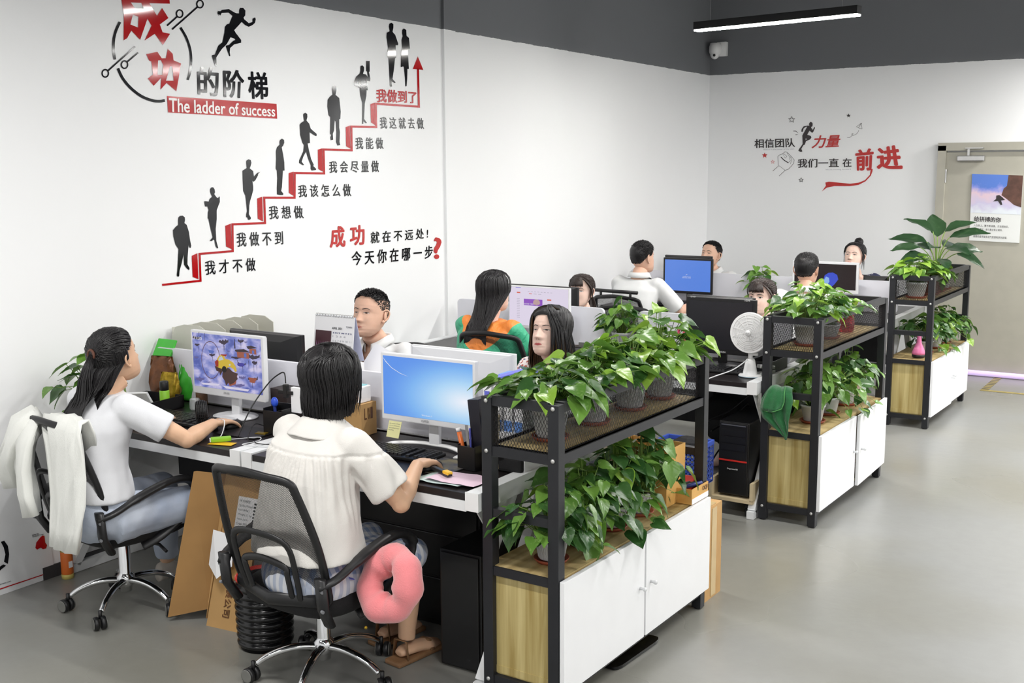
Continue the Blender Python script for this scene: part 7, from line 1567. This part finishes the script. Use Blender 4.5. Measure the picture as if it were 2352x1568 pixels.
t = simple('paper_sheet', 'crumpled white sheet stuck on the unfolded carton', 'paper', (1.13, 2.185, .28), .05); b = MB(); b.smooth = False; b.add([(-.07, .03, -.02), (-.05, .045, .13), (.06, .05, .12), (.07, .02, .0), (.0, .0, -.06), (-.01, .01, -.02)], [(0, 1, 2, 3, 5), (0, 5, 4), (5, 3, 4)]); b.build('sheet', M_pap, t)
t = simple('waste_bin', 'black ribbed waste bin with a red rim behind the near chair', 'waste bin', (1.395, 2.19, 0)); b = MB(); b.smooth = True; P = [(0, 0), (.10, 0)]
for k in range(9): z = .012+k*.029; P += [(.098+.001*k, z), (.110+.001*k, z+.007), (.112+.001*k, z+.014), (.108+.001*k, z+.022), (.099+.001*k, z+.027)]
P += [(.106, .28), (.100, .28), (.095, .03), (0, .03)]; b.lathe(P, n=40); b.build('bin', mat('glossy black bin plastic', (16, 16, 18), .2), t)
b = MB(); b.smooth = True; b.lathe([(.100, .279), (.110, .279), (.112, .288), (.106, .294), (.100, .290), (.100, .279)], n=40); b.build('rim', M_rd, t)
t = simple('glue_tube', 'orange and white foam can standing by the wall poster', 'can', (.07, 2.235, 0)); b = MB(); b.smooth = True; b.lathe([(0, 0), (.027, 0), (.028, .02), (.026, .022)], n=24); b.build('base', mat('pale yellow cap', (214, 196, 110), .4), t)
b = MB(); b.smooth = True; b.lathe([(.027, .022), (.0275, .025), (.0275, .17), (.026, .172)], n=24); b.build('body', M_orng, t); b = MB(); b.smooth = True; b.lathe([(.0277, .13), (.0277, .195), (.024, .20), (0, .20)], n=24); b.build('top', mat('pale yellow cap', (214, 196, 110), .4), t)
MB().box((.0275, 0, .07), (.002, .02, .03)).build('white_label', M_pap, t)
# the pink ring cushion hanging at the near chair's arm
t = simple('ring_cushion', 'pink plush ring cushion hanging from the right armrest of the near chair', 'cushion', (2.175, 2.03, .462), rot=(1.15, .25, -.25))
b = MB(); b.smooth = True; b.tube([(.088*math.cos(a), .088*math.sin(a)*1.02, .01*math.sin(2*a)) for a in [2*PI*i/40 for i in range(40)]], [(.049+.005*math.sin(3*2*PI*i/40)+.004*math.sin(7*2*PI*i/40)) for i in range(40)], 18, closed=True); b.build('ring', M_pinkf, t)
MB().box((-.13, -.06, .05), (.012, .002, .02)).build('care_tag', M_bblue, t); b = MB(); b.smooth = True; b.ball((.02, -.165, .035), .006, 8, 6); b.build('button_eye', M_gold, t)
# jacket over the chair by the wall
t = simple('jacket', 'white ribbed jacket hung over the back of the chair by the wall', 'jacket', (0, 0, 0)); 
def drape(P, w, d=.03, seed=0, n=24):
    """a hanging fold of cloth: loft of flat ovals along a path; w: (half width, direction) per point"""
    P = [Vector(p) for p in P]; rings = []
    for i, p in enumerate(P):
        tt = (P[min(i+1, len(P)-1)]-P[max(i-1, 0)]).normalized(); wd = Vector(w[i][1]).normalized(); nn = tt.cross(wd).normalized(); rings.append([])
        for k in range(n):
            a = 2*PI*k/n; fx = w[i][0]*math.cos(a); ww = d*(.7+.5*noise.noise(Vector((fx*30+seed, i*.8, seed))))*math.sin(a)+.009*math.sin(fx*95+i*.7+seed)
            rings[-1].append(p+wd*fx+nn*ww)
    return rings
b = MB(); b.smooth = True
X = (1, -.1, 0)
b.loft(drape([(.75, 1.755, .40), (.76, 1.765, .48), (.77, 1.775, .60), (.76, 1.785, .70), (.74, 1.795, .80), (.72, 1.805, .87), (.70, 1.825, .905), (.68, 1.875, .90), (.67, 1.905, .84), (.66, 1.925, .76)], [(.09, X), (.105, X), (.115, X), (.12, X), (.13, X), (.14, X), (.14, X), (.12, X), (.12, X), (.11, X)], .030, 1))
b.build('front_drape', M_jack, t)
b = MB(); b.smooth = True; Y = (.8, -.6, 0)
b.loft(drape([(.50, 1.855, .905), (.44, 1.815, .86), (.40, 1.795, .78), (.36, 1.805, .70), (.33, 1.825, .64), (.33, 1.835, .585)], [(.07, Y), (.09, Y), (.10, Y), (.10, Y), (.075, Y), (.06, Y)], .055, 2)); b.build('sleeve', M_jack, t)
b = MB(); b.smooth = True
b.loft(drape([(.52, 1.835, .89), (.50, 1.795, .80), (.50, 1.775, .70), (.52, 1.765, .60), (.56, 1.755, .52)], [(.07, Y), (.09, Y), (.09, Y), (.08, Y), (.06, Y)], .045, 3)); b.build('sleeve', M_jack, t)
# middle row desk: fan, tray, tower
t = simple('desk_fan', 'small white desk fan on the end of the middle row desk', 'fan', (2.378, 4.905, DZ), -.02)
b = MB(); b.smooth = True; b.lathe([(0, 0), (.062, 0), (.064, .006), (.058, .012), (.040, .014), (.036, .04), (.026, .09), (.020, .098), (0, .10)], n=32, sy=.85); b.build('stand', M_wht, t)
b = MB(); b.smooth = True; b.lathe([(.0, 0), (.063, 0), (.065, .003), (.0, .0045)], (0, 0, .001), n=32, sy=.85); b.build('blue_ring', mat('pale blue plastic', (170, 206, 226), .4), t)
b = MB(); b.smooth = True; b.box((0, 0, .115), (.02, .02, .05), bev=.003); b.cyl((.0, .0, .125), (.04, .0, .125), .009, 12); b.build('neck', M_wht, t)
Fc = Vector((0, -.015, .242)); Rq = Rx(PI/2-.06); FR = .110
b = MB(); b.smooth = True
for k in range(9): b.tube([Fc+Rq @ Vector((r_*math.cos(a), r_*math.sin(a), .022*(1-(r_/FR)**2)+.008)) for r_ in (.022+k*.0105,) for a in [2*PI*i/40 for i in range(40)]], .0013, 5, closed=True)
for k in range(12):
    a = 2*PI*k/12; b.tube([Fc+Rq @ Vector((r_*math.cos(a+r_*3), r_*math.sin(a+r_*3), .022*(1-(r_/FR)**2)+.008)) for r_ in (.018, .04, .075, .108)], .0013, 5)
b.build('grille', M_wht, t)
b = MB(); b.smooth = True; b.lathe([(FR-.003, .012), (FR, .012), (FR+.002, .0), (FR-.004, -.03), (.06, -.05), (.03, -.055), (0, -.055)], Fc, n=40, rot=Rq); b.build('housing', M_wht, t)
b = MB(); b.smooth = True; b.lathe([(0, .036), (.016, .034), (.018, .028), (0, .026)], Fc, n=24, rot=Rq); b.build('hub_cap', M_wht, t)
text_on('lettering', 'AUX', [Fc+Rq @ Vector((x, z, .037)) for x, z in ((-.011, .004), (.011, .004), (.011, -.004), (-.011, -.004))], M_sg, .0, parent=t)
for k in range(3):
    b = MB(); b.smooth = True; a0 = k*2*PI/3; V = []
    for i in range(6):
        for j in range(5): r_ = .016+.078*i/5; a = a0+(.2+1.2*j/4)*(.7+.3*i/5); V.append(Fc+Rq @ Vector((r_*math.cos(a), r_*math.sin(a), -.012+.018*(j/4-.5))))
    b.add(V, [(i*5+j, i*5+j+1, i*5+j+6, i*5+j+5) for i in range(5) for j in range(4)]); b.build('blade', mat('pale blue plastic', (170, 206, 226), .4), t, fixn=False)
cable('white mains cable dropping from the small fan past the tower computer', [(2.375, 4.87, .85), (2.32, 4.80, .80), (2.24, 4.74, .765), (2.21, 4.715, .745), (2.20, 4.70, .68), (2.19, 4.70, .5), (2.17, 4.72, .33), (2.14, 4.76, .2), (2.13, 4.80, .13)], .0032, M_cwht)
t = simple('letter_tray', 'deep black tray on the desk right of the small fan', 'tray', (2.40, 5.13, DZ), 0)
for q in ((0, 0, .003, .13, .26, .006), (-.063, 0, .035, .004, .26, .07), (.063, 0, .035, .004, .26, .07), (0, -.128, .035, .13, .004, .07), (0, .128, .035, .13, .004, .07)): MB().box(q[:3], q[3:]).build('panel', M_blk, t)
t = simple('stapler', 'silver grey stapler on the desk end behind the middle cabinet frame', 'stapler', (2.44, 4.98, DZ+.008), 1.2); MB().box((0, 0, .008), (.12, .035, .016), bev=.003).build('base', M_steel, t); MB().box((0, 0, .04), (.12, .03, .02), rot=Ry(.15), bev=.005).build('arm', M_steel, t)
t = simple('computer_tower', 'black tower computer with a red stripe on a wooden trolley', 'computer', (2.345, 4.985, .108), -.015); MB().box((0, 0, .205), (.175, .40, .41), bev=.006).build('case', mat('black tower case', (28, 29, 32), .35, var=.05), t)
MB().box((0, -.203, .205), (.165, .012, .40), bev=.004).build('front_bezel', M_blk, t); MB().box((0, -.2105, .195), (.160, .003, .008)).build('red_stripe', M_rd, t)
for z in (.35, .31, .27): MB().box((0, -.2105, z), (.14, .003, .034)).build('drive_bay', M_mb, t)
MB().box((0, -.2105, .392), (.14, .004, .005)).build('chrome_strip', M_steel, t)
text_on('lettering', 'Dragonsnoe RU', [Vector((x, -.2125, z)) for x, z in ((-.03, .153), (.03, .153), (.03, .143), (-.03, .143))], M_pw, .01, parent=t)
t = simple('tower_trolley', 'birch board trolley carrying the black tower computer', 'trolley', (2.345, 4.96, .045), -.015)
MB().box((0, 0, .045), (.255, .42, .018)).build('base_board', M_logw, t)
for s in (-1, 1): MB().box((s*.1185, 0, .10), (.018, .42, .10)).build('side_board', M_logw, t)
for s in (-1, 1):
    for v in (-1, 1): b = MB(); b.smooth = True; b.cyl((s*.09-.01, v*.17, -.018), (s*.09+.01, v*.17, -.018), .026, 16); b.box((s*.09, v*.17, .015), (.03, .03, .04)); b.build('castor', M_blk, t)
cable('black cables tangled behind the tower computer', [(2.16, 4.90, .42), (2.20, 5.1, .46), (2.24, 5.25, .52), (2.2, 5.3, .4), (2.12, 5.1, .25), (2.1, 4.95, .12)], .005, M_blk); cable('black cable arching above the tower computer', [(2.28, 5.2, .6), (2.22, 5.0, .52), (2.15, 4.86, .48), (2.12, 4.8, .40), (2.2, 4.77, .36)], .004, M_blk)
t = simple('blue_basket', 'blue perforated plastic basket under the desk beyond the near cabinet', 'basket', (2.185, 4.46, .24), 0)
def perf(b, o, ux, uz, L_, H_, nx, nz):
    o, ux, uz = Vector(o), Vector(ux), Vector(uz)
    for j in range(nz+1): b.add([o+uz*(H_*j/nz+q)+ux*x for x, q in ((0, -.004), (L_, -.004), (L_, .004), (0, .004))], [(0, 1, 2, 3)])
    for i in range(nx+1): b.add([o+ux*(L_*i/nx+q)+uz*z for z, q in ((0, -.0035), (0, .0035), (H_, .0035), (H_, -.0035))], [(0, 1, 2, 3)])
b = MB()
for o_, ux, L_ in (((-.13, -.1, 0), (1, 0, 0), .26), ((-.13, .1, 0), (1, 0, 0), .26), ((-.13, -.1, 0), (0, 1, 0), .2), ((.13, -.1, 0), (0, 1, 0), .2)): perf(b, o_, ux, (0, 0, 1), L_, .20, 12 if L_ > .2 else 9, 8)
w_ = b.build('perforated_wall', mat('blue basket plastic', (70, 96, 190), .4), t, fixn=False); w_['kind'] = 'stuff'
MB().box((0, 0, .003), (.26, .2, .006)).build('bottom', MATS['blue basket plastic'], t)
for q in ((0, -.1, .21, .27, .012, .025), (0, .1, .21, .27, .012, .025), (-.13, 0, .21, .012, .2, .025), (.13, 0, .21, .012, .2, .025)): MB().box(q[:3], q[3:], bev=.003).build('rim', MATS['blue basket plastic'], t)
b = MB(); b.smooth = False; b.ball((.03, 0, .20), (.09, .07, .05), 9, 6); b.build('dark_cloth', M_cush, t)
tag(MB().box((2.17, 4.50, .119), (.22, .20, .238)).build('storage_box', M_blk), 'black box under the blue basket', 'box')
t = simple('power_strip', 'white power strip fixed upright inside the desk end beyond the near cabinet', 'power strip', (2.30, 5.05, .30)); MB().box((0, 0, .08), (.045, .03, .2), bev=.004).build('strip', M_wht, t)
for k in range(3): MB().box((-.0, -.016, .03+.05*k), (.02, .003, .012)).build('socket', M_blk, t)
MB().box((.06, -.02, .08), (.05, .045, .07), bev=.004).build('adapter', M_blk, t)
for x, y in ((2.08, 5.3),): 
    t = simple('black_bag', 'soft black bag hanging under the middle row desk', 'bag', (2.08, 5.25, .28)); b = MB(); b.smooth = True; b.ball((0, 0, .14), (.12, .09, .15), 16, 10); b.build('bag', M_cush, t); b = MB(); b.smooth = True; b.tube(bez((-.05, 0, .27), (-.04, 0, .4), (.04, 0, .4), (.05, 0, .27)), .008, 8); b.build('strap', M_cush, t)
# flamingo pen and sticker on the middle partition
t = simple('flamingo_pen', 'pink flamingo-headed pen standing before the stickered partition', 'pen', (1.80, 5.30, DZ)); b = MB(); b.smooth = True
b.tube(crom([(.012, 0, .09), (.014, 0, .14), (.010, 0, .165), (-.006, 0, .178), (-.022, 0, .168), (-.026, 0, .150), (-.020, 0, .140)], 5), [.013]*8+[.010]*14+[.008]*9, 10); b.build('flamingo', mat('flamingo pink', (232, 90, 120), .4), t); b = MB(); b.smooth = True; b.cyl((.008, 0, 0), (.012, 0, .09), .008, 10); b.build('stem', M_lblue, t)
def onP(x, z, d=.0125): return Vector((x, -d, z))
t = PT
for (u0, z0, u1, z1), m_ in (((.11, .172, .165, .178), M_grey2), ((.165, .166, .235, .174), M_grey2), ((.11, .118, .165, .122), M_rd)): MB().add([onP(u0, z1), onP(u1, z1), onP(u1, z0), onP(u0, z0)], [(0, 1, 2, 3)]).build('printed_sticker', m_, t)
# green towel on the middle cabinet end rail
t = simple('green_towel', 'green microfibre towel hanging on the end rail of the middle cabinet', 'towel', (0, 0, 0)); b = MB(); b.smooth = True
O = cabp(1, .07, -.012, 0); ux = Vector((math.cos(CABS[1][2]), math.sin(CABS[1][2]), 0)); vy = Vector((-ux.y, ux.x, 0)); b_ = MB(); b_.smooth = True
rows = []
for (z, xa, xb, d) in ((.735, -.03, .075, .03), (.735, -.035, .08, .0), (.722, -.045, .085, -.022), (.68, -.065, .095, -.032), (.62, -.075, .09, -.036), (.575, -.06, .085, -.040), (.54, -.02, .083, -.034), (.50, .03, .078, -.030), (.47, .062, .068, -.026)):
    rows.append([O+ux*(xa+(xb-xa)*i/12)+vy*(d-.010*math.sin(i*1.3+z*20)*(1 if z < .73 else .2))+Vector((0, 0, z+.004*math.sin(i*.9))) for i in range(13)])
b_.loft(rows, closed=False); o = b_.build('cloth', M_towel, t, fixn=False); sm = o.modifiers.new('s', 'SOLIDIFY'); sm.thickness = .006
b_ = MB(); b_.smooth = True; rows = []
for (z, xa, xb, d) in ((.742, -.025, .05, -.01), (.715, -.04, .055, -.036), (.67, -.055, .06, -.050), (.635, -.06, .05, -.054), (.615, -.055, .01, -.055)):
    rows.append([O+ux*(xa+(xb-xa)*i/8)+vy*(d-.004*math.sin(i*1.7))+Vector((0, 0, z+.003*math.sin(i))) for i in range(9)])
b_.loft(rows, closed=False); o = b_.build('fold', M_towel, t, fixn=False); sm = o.modifiers.new('s', 'SOLIDIFY'); sm.thickness = .006
bd = MB(); bd.smooth = True; bd.tube([r[-1]+Vector((0, -.003, 0)) for r in rows]+[rows[-1][4], rows[-1][0]], .0025, 5); bd.build('hem', mat('light green hem', (90, 160, 90), .8), t)
# bottles on the cabinets
t = simple('red_bottle', 'red faceted glass bottle on the middle upper tier', 'bottle', cabp(1, .15, .86, zs)); b = MB(); b.lathe([(0, 0), (.038, 0), (.046, .012), (.050, .05), (.046, .09), (.030, .13), (.018, .145), (.016, .15), (0, .15)], n=14); b.build('body', mat('red ribbed glass', (214, 40, 50), .08, trans=.6, spec=.8), t)
t = simple('spray_bottle', 'pink spray bottle with a black foot on the farthest lower tier', 'spray bottle', cabp(2, .175, .13, zl)); b = MB(); b.smooth = True; b.lathe([(0, 0), (.040, 0), (.046, .01), (.047, .024), (0, .026)], n=24); b.build('foot', M_blk, t)
b = MB(); b.smooth = True; b.lathe([(0, .024), (.047, .025), (.046, .04), (.034, .075), (.018, .11), (.015, .15), (.015, .165), (0, .165)], n=24); b.build('body', mat('pink ceramic', (226, 122, 170), .15), t)
b = MB(); b.box((-.005, 0, .185), (.05, .02, .028), bev=.004); b.box((-.03, 0, .165), (.008, .012, .03)); b.build('trigger_head', M_blk, t); MB().box((-.035, 0, .188), (.012, .016, .016), bev=.002).build('nozzle', mat('pink ceramic', (226, 122, 170), .15), t)
# computer under the farthest desk end of the middle row, white boards below desks
t = simple('computer_tower', 'black computer lying under the middle row desk, its power button glowing blue', 'computer', (2.28, 5.72, .43)); MB().box((0, 0, .09), (.34, .30, .18), bev=.006).build('case', M_blk, t); b = MB(); b.smooth = True; b.lathe([(0, .0), (.010, .0), (.010, .003), (0, .003)], (.165, -.151, .10), 16, rot=Rx(PI/2)); b.build('power_light', screen_mat('blue power light', rgb=(150, 140, 255), emit=2.5), t)
tag(MB().box((2.26, 5.72, .21), (.4, .34, .42)).build('low_cabinet', M_blk), 'black low cabinet under the middle row desk', 'cabinet')
t = simple('computer_tower', 'black tower added to darken the space under the near desk', 'computer', (2.20, 2.62, 0)); MB().box((0, 0, .235), (.19, .42, .46), bev=.004).build('case', M_blk, t); MB().box((0, -.214, .235), (.17, .008, .44), bev=.003).build('front_bezel', M_mb, t)  # added tower; stands for deep shadow and an unclear black thing
t = simple('drawer_pedestal', 'black drawer pedestal in the shade under the near desk', 'cabinet', (1.78, 2.86, 0)); MB().box((0, 0, .315), (.62, .32, .62), bev=.004).build('body', M_blk, t)
for k in range(3): MB().box((0, -.164, .12+.19*k), (.60, .01, .18), bev=.003).build('drawer', M_mb, t)
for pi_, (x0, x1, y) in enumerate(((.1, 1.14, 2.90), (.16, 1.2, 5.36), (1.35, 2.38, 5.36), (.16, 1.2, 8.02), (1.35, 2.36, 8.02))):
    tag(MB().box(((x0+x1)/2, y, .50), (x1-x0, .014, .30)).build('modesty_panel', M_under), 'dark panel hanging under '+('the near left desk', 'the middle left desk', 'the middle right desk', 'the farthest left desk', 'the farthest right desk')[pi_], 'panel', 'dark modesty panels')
